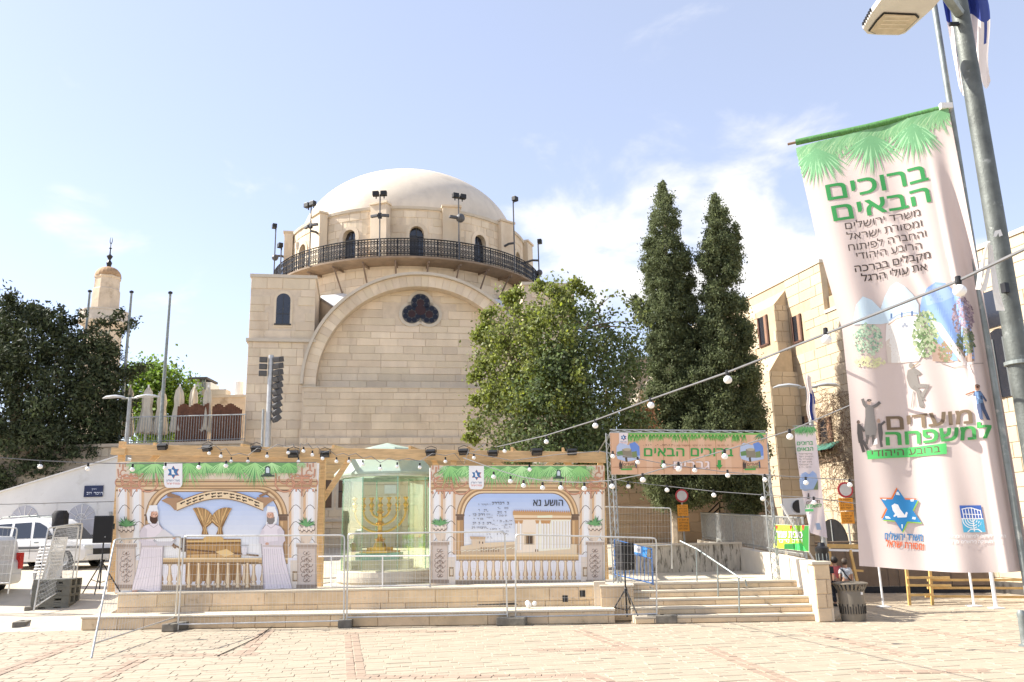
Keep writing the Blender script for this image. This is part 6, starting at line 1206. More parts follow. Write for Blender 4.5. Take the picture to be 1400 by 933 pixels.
# ---------------------------------------------------------------- cars
def car(label, loc, rz, paint, rails=True, tilt=0.):
    t = thing('parked_car', label, 'car', loc, rz, 'cars parked left of the stage'); M_P = paint; hw = .87
    low = [(-2.15, .32), (-2.2, .55), (-2.17, .95), (-2.12, 1.04), (.95, 1.03), (1.5, .98), (2.0, .84), (2.18, .66), (2.2, .4), (2.1, .28), (1.72, .26), (1.66, .46), (1.5, .62), (1.3, .66), (1.1, .62), (.94, .46), (.88, .26), (-.98, .26), (-1.04, .46), (-1.2, .62), (-1.4, .66), (-1.6, .62), (-1.76, .46), (-1.82, .27)]
    mb = MB(); mb.prism(low, (0, -hw, 0), (1, 0, 0), (0, 0, 1), (0, 2*hw, 0)); mb.build('body', M_P, t, local=True, bev=.05, smooth=True)
    cab = [(-2.1, 1.0), (-2.02, 1.62), (-1.85, 1.76), (-.5, 1.82), (.12, 1.76), (.5, 1.55), (1.12, 1.0)]; mb = MB(); n = len(cab); vs = [(x, s*(hw-.02-(.13*(z-1.0)/.8)), z) for s in (-1, 1) for x, z in cab]
    mb.add(vs, [tuple(range(n)), tuple(range(2*n-1, n-1, -1))]+[(i, n+i, n+(i+1) % n, (i+1) % n) for i in range(n)]); cb_ = mb.build('cabin', M_P, t, local=True, bev=.04, smooth=True)
    sd = lambda s, x, z, o=.008: V((x, s*(hw-.02-(.13*(z-1.0)/.8)+o), z))
    for s in (-1, 1):
        for w in ([(-1.95, 1.10), (-1.88, 1.52), (-1.75, 1.60), (-1.15, 1.62), (-1.15, 1.08)], [(-1.02, 1.08), (-1.02, 1.62), (-.30, 1.64), (-.22, 1.08)], [(-.10, 1.08), (-.16, 1.64), (.05, 1.62), (.36, 1.48), (.82, 1.08)]):
            mb = MB(); a = [sd(s, x, z) for x, z in w]; b = [sd(s, x, z, -.02) for x, z in w]; m = len(w); mb.add(a+b, [tuple(range(m)), tuple(range(2*m-1, m-1, -1))]+[(i, (i+1) % m, m+(i+1) % m, m+i) for i in range(m)]); mb.build('window', M_GLASSDARK, t, local=True)
        mb = MB(); mb.obox((-2.0, s*(hw+.004)-.008, .70), (3.9, 0, 0), (0, .016, 0), (0, 0, .09)); mb.build('side_moulding', mat('grey_moulding', (.10, .10, .10), .6), t, local=True)
        for x in (-.95, -.05):
            mb = MB(); mb.box((x+.15, s*(hw+.012), .93), (.17, .03, .035)); mb.build('door_handle', M_GREYPOLE, t, local=True)
        for x in (-1.08, -.16, .9): mb = MB(); mb.obox((x, s*hw-.005*(1+s)+.0, .36), (.012, 0, 0), (0, .01*s+.006, 0), (0, 0, .66)); mb.build('door_seam', M_BLACK, t, local=True)
        for x in (1.3, -1.4):
            rot = Matrix.Rotation(math.pi/2, 3, 'X'); mb = MB(); mb.lathe([(.2, -.1), (.30, -.1), (.33, -.06), (.33, .06), (.30, .1), (.2, .1)], (x, s*(hw-.11), .33), 20, M=rot); wt = mb.build('wheel', mat('tyre', (.016, .016, .017), .85), t, local=True, smooth=True); mb = MB(); mb.lathe([(0, .07), (.05, .09), (.08, .06), (.19, .09), (.21, .1)] if s < 0 else [(0, -.07), (.05, -.09), (.08, -.06), (.19, -.09), (.21, -.1)], (x, s*(hw-.11), .33), 14, M=rot); mb.build('rim', M_GALV, wt, local=True)
        mb = MB(); mb.box((2.03, s*.66, .72), (.30, .34, .18), s*.25); mb.build('headlight', mat('headlight_glass', (.6, .62, .62), .1, spec=.8), t, local=True, bev=.03); mb = MB(); mb.box((-2.14, s*.78, 1.0), (.14, .2, .5)); mb.build('tail_light', mat('red_lens', (.45, .02, .015), .2), t, local=True, bev=.02)
        mb = MB(); mb.box((.72, s*(hw+.11), 1.10), (.12, .2, .16)); mb.build('mirror', M_BLACK, t, local=True, bev=.03)
        if rails: mb = MB(); mb.tube([(-1.8, s*.66, 1.78), (-1.7, s*.66, 1.85), (-.2, s*.66, 1.88), (-.05, s*.66, 1.8)], .02, 6); mb.build('roof_rail', M_GREYPOLE, t, local=True)
    if rails:
        for x in (-1.4, -.5): mb = MB(); mb.tube([(x, -.7, 1.88), (x, .7, 1.88)], .018, 6); mb.build('roof_bar', M_GREYPOLE, t, local=True)
    mb = MB(); mb.add([(.53, -.68, 1.56), (.53, .68, 1.56), (1.13, .76, 1.03), (1.13, -.76, 1.03), (.50, -.68, 1.54), (.50, .68, 1.54), (1.1, .76, 1.01), (1.1, -.76, 1.01)], [(0, 1, 2, 3), (7, 6, 5, 4)]); mb.build('windscreen', M_GLASSDARK, t, local=True)
    mb = MB(); mb.box((2.16, 0, .58), (.12, 1.0, .2)); mb.build('grille', M_BLACK, t, local=True); mb = MB(); mb.box((2.12, 0, .38), (.24, 1.6, .2)); mb.build('front_bumper', M_P, t, local=True, bev=.04); mb = MB(); mb.box((-2.12, 0, .5), (.22, 1.64, .26)); mb.build('rear_bumper', M_P, t, local=True, bev=.04)
    return t
M_VAN = mat('white_car_paint', (.72, .71, .69), .25, var=.04, spec=.6); cb = A(60, 784, 30.6)
car('white estate car with roof rails parked facing right before the tent', (cb.x, cb.y+.4, ZUP(cb.x, cb.y+.4)-.02), R(-14), M_VAN)
cb = A(-104, 815, 26.6); car('silver car at the left edge showing its red tail light', (cb.x+.35, cb.y, ZUP(cb.x, cb.y)-.02), R(172), mat('silver_car_paint', (.58, .58, .57), .3, .3, var=.05), False)
# ---------------------------------------------------------------- marquee tent
TY = 33.6; tp = lambda x, y: A(x, y, TY); tt = thing('marquee_tent', 'white marquee tent with arched clear windows behind the parked cars', 'tent', (tp(60, 780).x, TY, 1.6)); M_TENT = mat('white_pvc', (.72, .71, .69), .5, var=.08, scale=.8, trans=.1, bump=.5, bscale=1.6, dirt=((.52, .49, .44), 1.5, .56, .8))
rdg, eL = tp(162, 625), tp(-58, 691); half = rdg.x-eL.x; eR = V((rdg.x+half, TY, eL.z)); zb3 = 1.55; ez = V((0, 0, 1)); dpt = V((0, 8, 0))
mb = MB(); mb.add([eL, eR, rdg, eL+V((0, .05, 0)), eR+V((0, .05, 0)), rdg+V((0, .05, 0))], [(0, 1, 2), (5, 4, 3), (0, 3, 4, 1), (1, 4, 5, 2), (2, 5, 3, 0)]); mb.build('gable', M_TENT, tt)
mb = MB(); mb.obox((eL.x, TY, zb3), (2*half, 0, 0), (0, .05, 0), (0, 0, eL.z-zb3-.02)); mb.build('front_wall', M_TENT, tt); mb = MB(); mb.obox((eL.x, TY, zb3), (0, 8, 0), (.05, 0, 0), (0, 0, eL.z-zb3-.02)); mb.build('side_wall', M_TENT, tt)
mb = MB(); up_ = V((0, 0, .05)); ov = V((0, -.12, 0)); d8 = V((0, 8.1, 0))
for a in (eL+V((-.12, 0, -.05)), eR+V((.12, 0, -.05))): mb.add([a+ov, rdg+ov, rdg+d8, a+d8, a+ov+up_, rdg+ov+up_, rdg+d8+up_, a+d8+up_], [(0, 1, 2, 3), (7, 6, 5, 4), (0, 4, 5, 1), (1, 5, 6, 2), (2, 6, 7, 3), (3, 7, 4, 0)])
mb.build('roof', M_TENT, tt)
for x, y in ((33, 713), (111, 711)):
    c = tp(x, y); rw = .56; mb = MB(); mb.prism(arched(-rw, rw, -.9, rw+.05, 16), (c.x, TY-.02, c.z), (1, 0, 0), (0, 0, 1), (0, .015, 0)); w_ = mb.build('arched_window', mat('clear_pvc', (.42, .42, .46), .25, var=.1), tt); mb = MB()
    for a in range(0, 181, 30): mb.bar((c.x, TY-.03, c.z), (c.x+rw*math.cos(R(a)), TY-.03, c.z+.05+rw*math.sin(R(a))), .025, .012)
    mb.bar((c.x, TY-.03, c.z-.9), (c.x, TY-.03, c.z), .025, .012); mb.tube([(c.x+.22*math.cos(R(a)), TY-.03, c.z+.03+.22*math.sin(R(a))) for a in range(0, 181, 30)], .012, 4); mb.build('glazing_bar', M_WHITE, w_)
mb = MB(); mb.tube([tp(152, 700)-V((0, .05, 0)), tp(151, 780)-V((0, .05, 0))], .06, 6); mb.build('corner_post', M_GALV, tt)
for x in (-30, 20, 72, 128): mb = MB(); a = tp(x, 740); mb.obox((a.x, TY-.012, zb3), (.05, 0, 0), (0, .01, 0), (0, 0, eL.z-zb3-.03)); mb.build('seam', mat('pvc_seam', (.60, .59, .57), .5), tt)
sg = thing('tent_sign', 'small navy blue sign with pale lettering on the tent gable', 'sign', tp(129, 680)); mb = MB(); a, b = tp(115, 680), tp(142, 664); mb.obox((a.x, TY-.05, a.z), (b.x-a.x, 0, 0), (0, .03, 0), (0, 0, b.z-a.z)); mb.build('board', mat('navy', (.012, .022, .075), .4), sg)
P = Print(lambda x, y, d: A(x, y, TY-.05-d), .002); r = random.Random(12); dashes(P, 125.5, 131, 670.5, 2.2, '#c9cfe0', r, 1); dashes(P, 118.5, 138, 676.5, 3.4, '#dfe3ee', r, 1); P.build('lettering', M_PRINT, sg)
# ---------------------------------------------------------------- tall steel pole, flag and lamp head on the right
PY_ = 7.3; pc = A(1350, 240, PY_)
sp_ = thing('steel_pole', 'tall thick weathered steel pole at the right edge', 'pole', (pc.x, PY_, 0)); mb = MB(); mb.tube([(pc.x, PY_, 0), (pc.x, PY_, 3), (pc.x, PY_, 7.6)], [.10, .092, .08], 20); mb.build('shaft', mat('weathered_galvanised', (.12, .13, .12), .55, .45, var=.3, scale=5, bump=.2, bscale=40, dirt=((.30, .31, .29), 9, .60, .74)), sp_, smooth=True)
cl_ = A(1372, 460, PY_); mb = MB(); mb.lathe([(.098, 0), (.118, .005), (.118, .035), (.098, .04)], (pc.x, PY_, A(1380, 500, PY_).z), 20); mb.build('clamp_band', M_GREYPOLE, sp_)
P = Print(lambda x, y, d: A(x, y, PY_-.098-d), .001); P.poly([(1358, 324), (1360, 316), (1368, 314), (1371, 322), (1366, 324), (1365, 319), (1362, 324)], '#d9d8d4'); P.build('torn_sticker', M_PRINT, sp_)
mb = MB(); c = A(1374, 394, PY_-.1); mb.box(c, (.05, .05, .09), .3); mb.box(A(1307, 33, PY_-.05)+V((-.02, 0, 0)), (.09, .03, .03)); mb.build('bracket', M_DARK, sp_)
zl = A(1235, 25, PY_-.2).z; lh = thing('lamp_head', 'large pale street lamp head seen from below at the top right', 'lamp', (G(1235, 25, zl).x, G(1235, 25, zl).y, zl)); out_ = [(1180, 40), (1186, 46.5), (1200, 48), (1228, 48.5), (1237, 46), (1244, 40), (1275, 12), (1296, -12), (1262, -30), (1222, -16), (1205, 0), (1192, 18)]
lp = [G(x, y, zl) for x, y in out_]; cc = sum(lp, V())/len(lp); mb = MB(); n = len(lp); rng_ = []
for k, z in ((1.0, 0), (1.02, .035), (.94, .075), (.7, .12), (.3, .14)): rng_ += [cc+(p-cc)*k+V((0, 0, z)) for p in lp]
mb.add(rng_, [tuple(range(n-1, -1, -1))]+[(i*n+j, i*n+(j+1) % n, (i+1)*n+(j+1) % n, (i+1)*n+j) for i in range(4) for j in range(n)]+[tuple(range(4*n, 5*n))]); mb.build('shell', mat('pale_lamp_paint', (.60, .57, .52), .4, var=.06), lh, smooth=True)
inn = [(1187, 42), (1196, 45.5), (1230, 46), (1238, 42), (1257, 23), (1253, 19), (1208, 17), (1198, 27)]; ip = [G(x, y, zl-.004) for x, y in inn]; mb = MB(); mb.add(ip+[p-V((0, 0, .008)) for p in ip], [tuple(range(8)), tuple(range(15, 7, -1))]+[(i, (i+1) % 8, 8+(i+1) % 8, 8+i) for i in range(8)]); mb.build('rim', M_DARK, lh)
ic = sum(ip, V())/8; mb = MB(); jp = [ic+(p-ic)*.93-V((0, 0, .011)) for p in ip]; mb.add(jp+[p-V((0, 0, .004)) for p in jp], [tuple(range(8)), tuple(range(15, 7, -1))]+[(i, (i+1) % 8, 8+(i+1) % 8, 8+i) for i in range(8)]); mb.build('lens', mat('tan_reflector', (.50, .41, .30), .35, var=.15, scale=12), lh)
mb = MB()
for k in range(4): mb.bar(G(1201+3*k, 39-5.5*k, zl-.018), G(1236+3*k, 39.5-5.5*k, zl-.018), .012, .006)
mb.build('louvre', mat('lamp_louvre', (.62, .55, .44), .4), lh); mb = MB()
for k in range(6): p = lp[11]+(lp[0]-lp[11])*(k/6); mb.box(p+V((-.012, 0, .03)), (.012, .02, .03))
mb.build('fin', M_DARK, lh); mb = MB(); mb.tube([lp[7]*.5+lp[8]*.5+V((0, 0, .06)), V((pc.x, PY_, zl+.15))], .05, 8); mb.build('arm', M_GREYPOLE, lh)
M_FLAG = mat('flag_cloth', (1, 1, 1), .8, var=.03, attr=True, trans=.2)
fg = thing('flag', 'white and blue flag hanging folded behind the tall steel pole', 'flag', A(1320, 60, 8.0)); mb = MB(); nx, ny = 14, 16; BL_, WH_ = lin('#2f3f86'), lin('#e6ddd8')
def fpt(i, j):
    u, v = i/nx, j/ny; x = (1281+30*v)*(1-u)+(1336+26*v+8*math.sin(v*5))*u; y = -40+v*(158-14*u+16*math.sin(u*9))
    return A(x, y, 7.95+.09*math.sin(u*13+v*2)+.05*math.cos(u*5))
vs = [fpt(i, j) for j in range(ny+1) for i in range(nx+1)]
for j in range(ny):
    for i in range(nx):
        u, v = i/nx, j/ny; mb.col = BL_ if (v < .42 or (abs(u-.18-.25*(v-.4)) < .10 and v < .9) or (.80 < u < .9 and v < .62)) else WH_
        a = j*(nx+1)+i; mb.add([vs[a], vs[a+1], vs[a+nx+2], vs[a+nx+1]], [(0, 1, 2, 3)])
mb.build('cloth', M_FLAG, fg, colors=True, smooth=True)
rb_ = thing('torn_cloth', 'torn white cloth strips tied round the steel pole', 'cloth strip', A(1352, 380, PY_-.1)); 
for k, pts in enumerate(([(1350, 330), (1346, 350), (1340, 372), (1337, 396)], [(1352, 330), (1353, 360), (1348, 385), (1344, 398)], [(1354, 335), (1358, 370), (1362, 400), (1368, 425)], [(1351, 332), (1345, 355), (1343, 375), (1341, 380)])):
    mb = MB(); w = (7, 8, 12, 6)[k]; L = [A(x-w/2*(.4+.2*i), y, PY_-.13-.01*k) for i, (x, y) in enumerate(pts)]; Rr = [A(x+w/2*(.4+.2*i), y, PY_-.16+.02*math.sin(i*2)) for i, (x, y) in enumerate(pts)]; m = len(pts); mb.add(L+Rr, [(i, i+1, m+i+1, m+i) for i in range(m-1)]); mb.build('strip', mat('white_rag', (.72, .70, .66), .85, trans=.2), rb_)
# ---------------------------------------------------------------- great hanging banner
BO = A(1293, 147, 8.0); tl_ = A(1083, 197, 8.78); BD = V((BO.x-tl_.x, BO.y-tl_.y, 0)).normalized(); BN = V((BD.y, -BD.x, 0)); 
if BN.y > 0: BN = -BN
def edgex(tab, y):
    for (ya, xa), (yb, xb) in zip(tab, tab[1:]):
        if y <= yb: return xa+(xb-xa)*(y-ya)/(yb-ya)
    return tab[-1][1]
LE = [(203, 1088), (328, 1117), (452, 1152), (540, 1161), (616, 1166), (774, 1175)]; RE = [(150, 1297), (240, 1314), (420, 1347), (550, 1371), (650, 1388), (782, 1410)]
def top_y(u): return 203+(150-203)*u
def bot_y(u): return 774+9*math.sin(u*2.2)
def bpx(u, v):
    y = top_y(u)+(bot_y(u)-top_y(u))*v; yl = 203+571*v; yr = 150+632*v; return edgex(LE, yl)*(1-u)+edgex(RE, yr)*u, y
def wave(x, y):
    v = max(0, min(1, (y-176)/605)); xl = edgex(LE, 203+571*v); xr = edgex(RE, 150+632*v); u = (x-xl)/(xr-xl); env = .25+.75*min(1, v*1.6)
    w = .045*env*math.sin(u*8.5+v*2.6)+.022*math.sin(u*19-v*3.1)*env+.022*math.sin(v*5.2+u*1.4)
    if u > .82: w += .05*math.sin((u-.82)/.18*6.6)*min(1, v*3)
    w += .035*math.exp(-((u-.62-(v-.35)*.9)/.05)**2)*(1 if .22 < v < .62 else math.exp(-((v-.42)/.2)**2*.9))
    return w
def BM(x, y, d): return PLN(x, y, BO, BN)+BN*(wave(x, y)+d)
pole_x, pole_y = BO.x+.05, 8.0
fp = thing('flagpole', 'slim grey flagpole holding the great banner and flag', 'flagpole', (pole_x, pole_y, 0)); mb = MB(); mb.tube([(pole_x, pole_y, 0), (pole_x, pole_y, 8.0)], .03, 12); mb.build('pole', M_GREYPOLE, fp, smooth=True); mb = MB(); mb.box((pole_x-.06, pole_y-.02, BO.z), (.12, .06, .06)); mb.build('clamp', M_WHITE, fp)
gb = thing('hanging_banner', 'great pale pink Hebrew banner with palm fronds and logos hung from the slim flagpole', 'banner', BM(1290, 780, 0)); NU, NV = 90, 120; mb = MB()
vs = [BM(*bpx(i/NU, j/NV), 0) for j in range(NV+1) for i in range(NU+1)]; mb.col = lin('#d0c1bb'); mb.add(vs, [(j*(NU+1)+i, j*(NU+1)+i+1, (j+1)*(NU+1)+i+1, (j+1)*(NU+1)+i) for j in range(NV) for i in range(NU)]); mb.build('cloth', M_CLOTH, gb, colors=True, smooth=True)
rod_a, rod_b = PLN(1077, 197.5, BO, BN), PLN(1301, 146, BO, BN); rt = thing('banner_rod', 'thin rod in a green sleeve along the top of the great banner', 'rod', rod_a); mb = MB(); mb.tube([rod_a, rod_b], .016, 8); mb.build('rod', mat('brown_rod', (.22, .14, .09), .6), rt); mb = MB(); sl = rod_b-rod_a; mb.tube([rod_a+sl*.055, rod_a+sl*.5+V((0, 0, -.012)), rod_a+sl*.945], .036, 10); mb.build('sleeve', mat('green_sleeve', (.07, .20, .055), .8, var=.45, scale=30, stretch=(3, 3, .6)), rt, smooth=True)
P = Print(BM, .00005, .003); r = random.Random(15)
P.poly([(1088, 203), (1297, 149), (1298, 158), (1090, 212)], '#7fae80')
for k in range(22):
    u = (k+.5)/22; x = 1088+205*u; y = 203-53*u
    P.frond(x, y, 34*r.uniform(.75, 1.15), ('#8bb985', '#74a878') if k % 2 else ('#a5c99a', '#82b385'), 30, 140, 11, r, .06)
for u in (.14, .50, .78): P.frond(1088+205*u, 203-53*u+10, 52, ('#84bb88', '#a6d6a6', '#76ae7e'), 20, 150, 15, r, .06)
c1 = lambda x, y: (1080+x/3.886, 160+y/3.886)
GR, DK = '#3a9452', '#4a423f'
P.text('ברוכים', c1(208, 452), c1(738, 343), (-4.2, -21.5), GR, .035); P.text('הבאים', c1(240, 563), c1(750, 458), (-4.2, -21), GR, .035)
for s, a, b, bo in (('משרד ירושלים', (300, 605), (695, 528), 0), ('ומסורת ישראל', (310, 662), (705, 585), 0), ('והחברה לפיתוח', (318, 720), (727, 640), 0), ('הרובע היהודי', (360, 762), (702, 702), 0), ('מקבלים בברכה', (352, 832), (748, 752), .018), ('את עולי הרגל', (387, 880), (728, 815), .018)): P.text(s, c1(*a), c1(*b), (-1.6, -8.8), DK, bo+.004)
c2 = lambda l: [(1140+x/5.182, 380+y/5.182) for x, y in l]
P.poly(c2([(140, 340), (165, 200), (210, 140), (270, 160), (330, 220), (360, 130), (400, 60), (445, 30), (500, 60), (560, 120), (600, 190), (600, 260), (330, 330)]), '#cfe3f5'); P.poly(c2([(610, 230), (620, 150), (660, 80), (720, 35), (790, 45), (860, 110), (920, 190), (965, 320), (990, 460), (1000, 600), (760, 590), (700, 400)]), '#8aa8da')
P.poly(c2([(370, 330), (430, 260), (520, 225), (600, 250), (620, 350), (640, 520), (600, 590), (380, 600), (365, 450)]), '#f1ece6'); P.polys([c2([(x, y), (x+14, y-2), (x+14, y+4), (x, y+6)]) for y in range(340, 580, 22) for x in range(385+(y//22 % 2)*14, 590, 30)], '#e3dad0'); P.poly(c2([(365, 450), (400, 420), (405, 600), (380, 600)]), '#ddd2c6'); P.poly(c2([(690, 420), (760, 480), (850, 600), (700, 590)]), '#b59c8c'); P.poly(c2([(860, 490), (985, 470), (998, 600), (880, 600)]), '#a88f80'); P.poly(c2([(640, 120), (720, 50), (800, 70), (860, 140), (760, 180), (660, 200)]), '#9bb4e0'); P.line(c2([(385, 330), (440, 290), (520, 268), (600, 270)]), 1.2, '#c9a78c'); P.line(c2([(390, 300), (450, 262), (530, 245), (610, 255)]), 2.2, '#a9bcd8'); P.polys([c2([(x, 250-k*7), (x+12, 250-k*7), (x+12, 285-k*7), (x, 287-k*7)]) for k, x in enumerate((400, 475, 548))], '#5d7aa6')
for q in ((490, 342), (515, 342), (502, 328)): P.ell(1140+q[0]/5.182, 380+q[1]/5.182, 2.2, 2.2, '#9aa0ad', 8)
def blotch(pts, cols, n, rr):
    x0, x1 = min(p[0] for p in pts), max(p[0] for p in pts); y0, y1 = min(p[1] for p in pts), max(p[1] for p in pts)
    for c in cols:
        ps = []
        for _ in range(n*3):
            x, y = r.uniform(x0, x1), r.uniform(y0, y1)
            if ((x-(x0+x1)/2)/(x1-x0)*2)**2+((y-(y0+y1)/2)/(y1-y0)*2)**2 > 1: continue
            q = rr*r.uniform(.2, .65); ps.append(c2([(x-q, y), (x, y-q*1.2), (x+q, y+q*.2), (x, y+q)]))
        P.polys(ps, c)
blotch([(560, 230), (740, 560)], ('#8fa07a', '#6f8a5c', '#b5c29b'), 60, 22); blotch([(840, 150), (990, 420)], ('#a08a9a', '#b5a0ab', '#86767f'), 46, 18); blotch([(870, 370), (1000, 570)], ('#7c8468', '#5f6a52'), 36, 20); blotch([(740, 450), (840, 600)], ('#7f8c68', '#9a7f6a'), 30, 18); blotch([(140, 330), (350, 560)], ('#b9d2b5', '#8fb29a', '#cfe0c4'), 44, 17); blotch([(150, 560), (360, 640)], ('#e3dfb8', '#d6d9a8'), 24, 18)
P.poly(c2([(690, 300), (760, 330), (960, 620), (985, 690), (900, 600), (760, 420)]), '#d9cdc9'); P.line(c2([(750, 600), (850, 640), (960, 630), (1060, 600)]), .8, '#8f8580')
# figures printed on the cloth
P.poly(c2([(520, 650), (545, 642), (570, 652), (588, 690), (600, 745), (595, 785), (545, 782), (528, 755), (512, 700)]), '#8a8580'); P.line(c2([(570, 665), (600, 685), (612, 680), (585, 655), (555, 640)]), 3.2, '#85807b'); P.line(c2([(560, 760), (668, 768), (622, 838)]), 6.5, '#8a8580'); P.line(c2([(560, 770), (596, 800), (618, 905)]), 6, '#827d78'); P.line(c2([(612, 838), (640, 866)]), 3, '#7d7873'); P.line(c2([(605, 908), (636, 912)]), 3, '#7d7873'); P.ell(1140+545/5.182, 380+618/5.182, 3.2, 3.8, '#8e8983', 10); P.line(c2([(545, 640), (600, 600)]), 1.4, '#a08f78'); P.line(c2([(560, 800), (545, 915)]), 1, '#8f8a85'); P.line(c2([(565, 800), (570, 910)]), 1, '#8f8a85'); P.line(c2([(590, 800), (640, 905)]), 1, '#8f8a85')
P.poly(c2([(1000, 815), (1040, 810), (1085, 870), (1080, 885), (1050, 850), (1075, 930), (1110, 1010), (1085, 1010), (1050, 940), (1060, 1010), (1035, 1010), (1015, 930), (1010, 850), (985, 840)]), '#4d5a78'); P.poly(c2([(1000, 815), (1040, 810), (1060, 850), (1055, 895), (1015, 900)]), '#6f8fb8'); P.ell(1140+1017/5.182, 380+790/5.182, 3.6, 4.4, '#a57f6c', 10); P.ell(1140+1018/5.182, 380+778/5.182, 3.8, 2.6, '#4a3a33', 10); P.line(c2([(935, 832), (1000, 812)]), 1.6, '#8d5a3a')
c3 = lambda l: [(1160+x/6.364, 540+y/6.364) for x, y in l]
P.poly(c3([(150, 100), (180, 90), (222, 100), (232, 200), (250, 300), (240, 365), (150, 370), (138, 280), (150, 190)]), '#7a7674'); P.line(c3([(160, 110), (140, 85), (126, 38)]), 4.2, '#6f6b69'); P.line(c3([(215, 110), (245, 95), (277, 66)]), 4.2, '#6f6b69'); P.line(c3([(215, 350), (222, 440)]), 4, '#5c5856'); P.line(c3([(170, 350), (160, 430)]), 4, '#5c5856'); P.ell(1160+182/6.364, 540+70/6.364, 2.6, 3.4, '#b49a8c', 10); P.ell(1160+184/6.364, 540+52/6.364, 3.4, 1.8, '#55504e', 8)
P.poly(c3([(78, 255), (108, 255), (128, 350), (130, 420), (90, 420), (78, 340)]), '#4c4847'); P.line(c3([(105, 400), (135, 500)]), 4.2, '#4c4847'); P.line(c3([(125, 400), (170, 480)]), 3.8, '#4c4847'); P.ell(1160+88/6.364, 540+240/6.364, 2.3, 2.8, '#6a5a52', 8); P.line(c3([(108, 275), (140, 320)]), 3, '#4c4847'); P.poly(c3([(258, 250), (290, 250), (300, 330), (296, 400), (270, 400), (260, 330)]), '#5f5b5a'); P.line(c3([(285, 262), (318, 232)]), 3, '#5f5b5a'); P.line(c3([(280, 395), (290, 455)]), 3.4, '#5f5b5a'); P.ell(1160+264/6.364, 540+228/6.364, 2.4, 3, '#a98f80', 8); P.poly(c3([(230, 390), (250, 375), (255, 430), (215, 440)]), '#f4ecec')
P.text('מועדים', *c3([(340, 303), (1077, 247)]), (-1.5, -18.5), '#7d6c58', .05); P.text('למשפחה', *c3([(332, 437), (1247, 378)]), (-1.2, -18), '#4fa65a', .055); P.poly(c3([(160, 488), (853, 424), (858, 516), (168, 562)]), '#58c46c'); P.text('ברובע היהודי', *c3([(205, 540), (800, 500)]), (-.6, -8.6), '#6a5a4c', .012)
c4 = lambda x, y: (1180+x/6.218, 640+y/6.218)
P.step = .0004
for dx, dy, c in ((-1.6, -2.0, '#d9773c'), (1.2, 1.6, '#8fbf4a'), (0, 0, '#3487c2')):
    x, y = c4(310, 358); k = 29; P.polys([[(x+dx-26, y+dy-15), (x+dx+24, y+dy-14), (x+dx+3, y+dy+30)], [(x+dx-3, y+dy-29), (x+dx+29, y+dy+17), (x+dx-24, y+dy+13)]], c)
P.poly([c4(*q) for q in ((240, 320), (265, 302), (295, 312), (312, 350), (335, 380), (350, 400), (362, 372), (376, 380), (366, 420), (290, 422), (285, 405), (262, 418), (255, 408), (270, 390), (250, 360))], '#f2f6fa'); P.polys([[c4(*q) for q in l] for l in ([(280, 205), (296, 200), (312, 232), (276, 228)], [(160, 262), (200, 262), (190, 275), (168, 272)], [(395, 265), (430, 262), (425, 285), (400, 285)], [(185, 410), (215, 412), (235, 432), (190, 430)], [(415, 415), (445, 420), (440, 440), (412, 435)], [(322, 480), (336, 480), (333, 515), (326, 515)])], '#dfeaf4')
P.step = .00005; P.d = .006
P.text('משרד ירושלים', c4(182, 608), c4(502, 622), (0, -9), '#3f7fb4', .03); P.text('ומסורת ישראל', c4(190, 668), c4(514, 698), (0, -8.6), '#dd6a3e', .03)
P.poly([c4(820, 320), c4(1002, 318), c4(1024, 432), c4(838, 432)], '#4366b0'); P.poly([c4(838, 432), c4(1024, 432), c4(1042, 546), c4(856, 548)], '#58aed0')
for k, rr_ in enumerate((12, 9, 6, 3)): x, y = c4(930, 436); P.line(arc(x, y, rr_*1.1, 0, 180, 12, rr_), 1.2, '#f2f6f8')
P.line([c4(928, 400), c4(948, 540)], 1.4, '#f2f6f8'); P.line([c4(890, 545), c4(915, 522), c4(980, 522), c4(1010, 545)], 1.4, '#f2f6f8')
for k in range(7): x = 845+25*k; P.line([c4(x, 345+4*abs(k-3)), c4(x+14, 430)], 1.2, '#f2f6f8')
P.line([c4(838, 352), c4(880, 342), c4(920, 340), c4(960, 352), c4(1000, 365)], 1.3, '#f2f6f8'); P.line([c4(838, 432), c4(1022, 432)], 1.3, '#f2f6f8'); P.line([c4(850, 392), c4(1008, 398)], 1.1, '#f2f6f8')
P.text('החברה לשיקום ולפיתוח הרובע היהודי', c4(685, 592), c4(1212, 592), (0, -4), '#ffffff', .01); P.text('בעיר העתיקה בירושלים, בע"מ', c4(740, 640), c4(1182, 640), (0, -4), '#ffffff', .01)
P.build('print', M_CLOTH, gb, cutx=[1086+3*i for i in range(109)], cuty=[148+5*i for i in range(128)], keep=lambda x, y: edgex(LE, 203+571*max(0, (y-203)/571)) < x < edgex(RE, 150+632*max(0, (y-150)/632)))
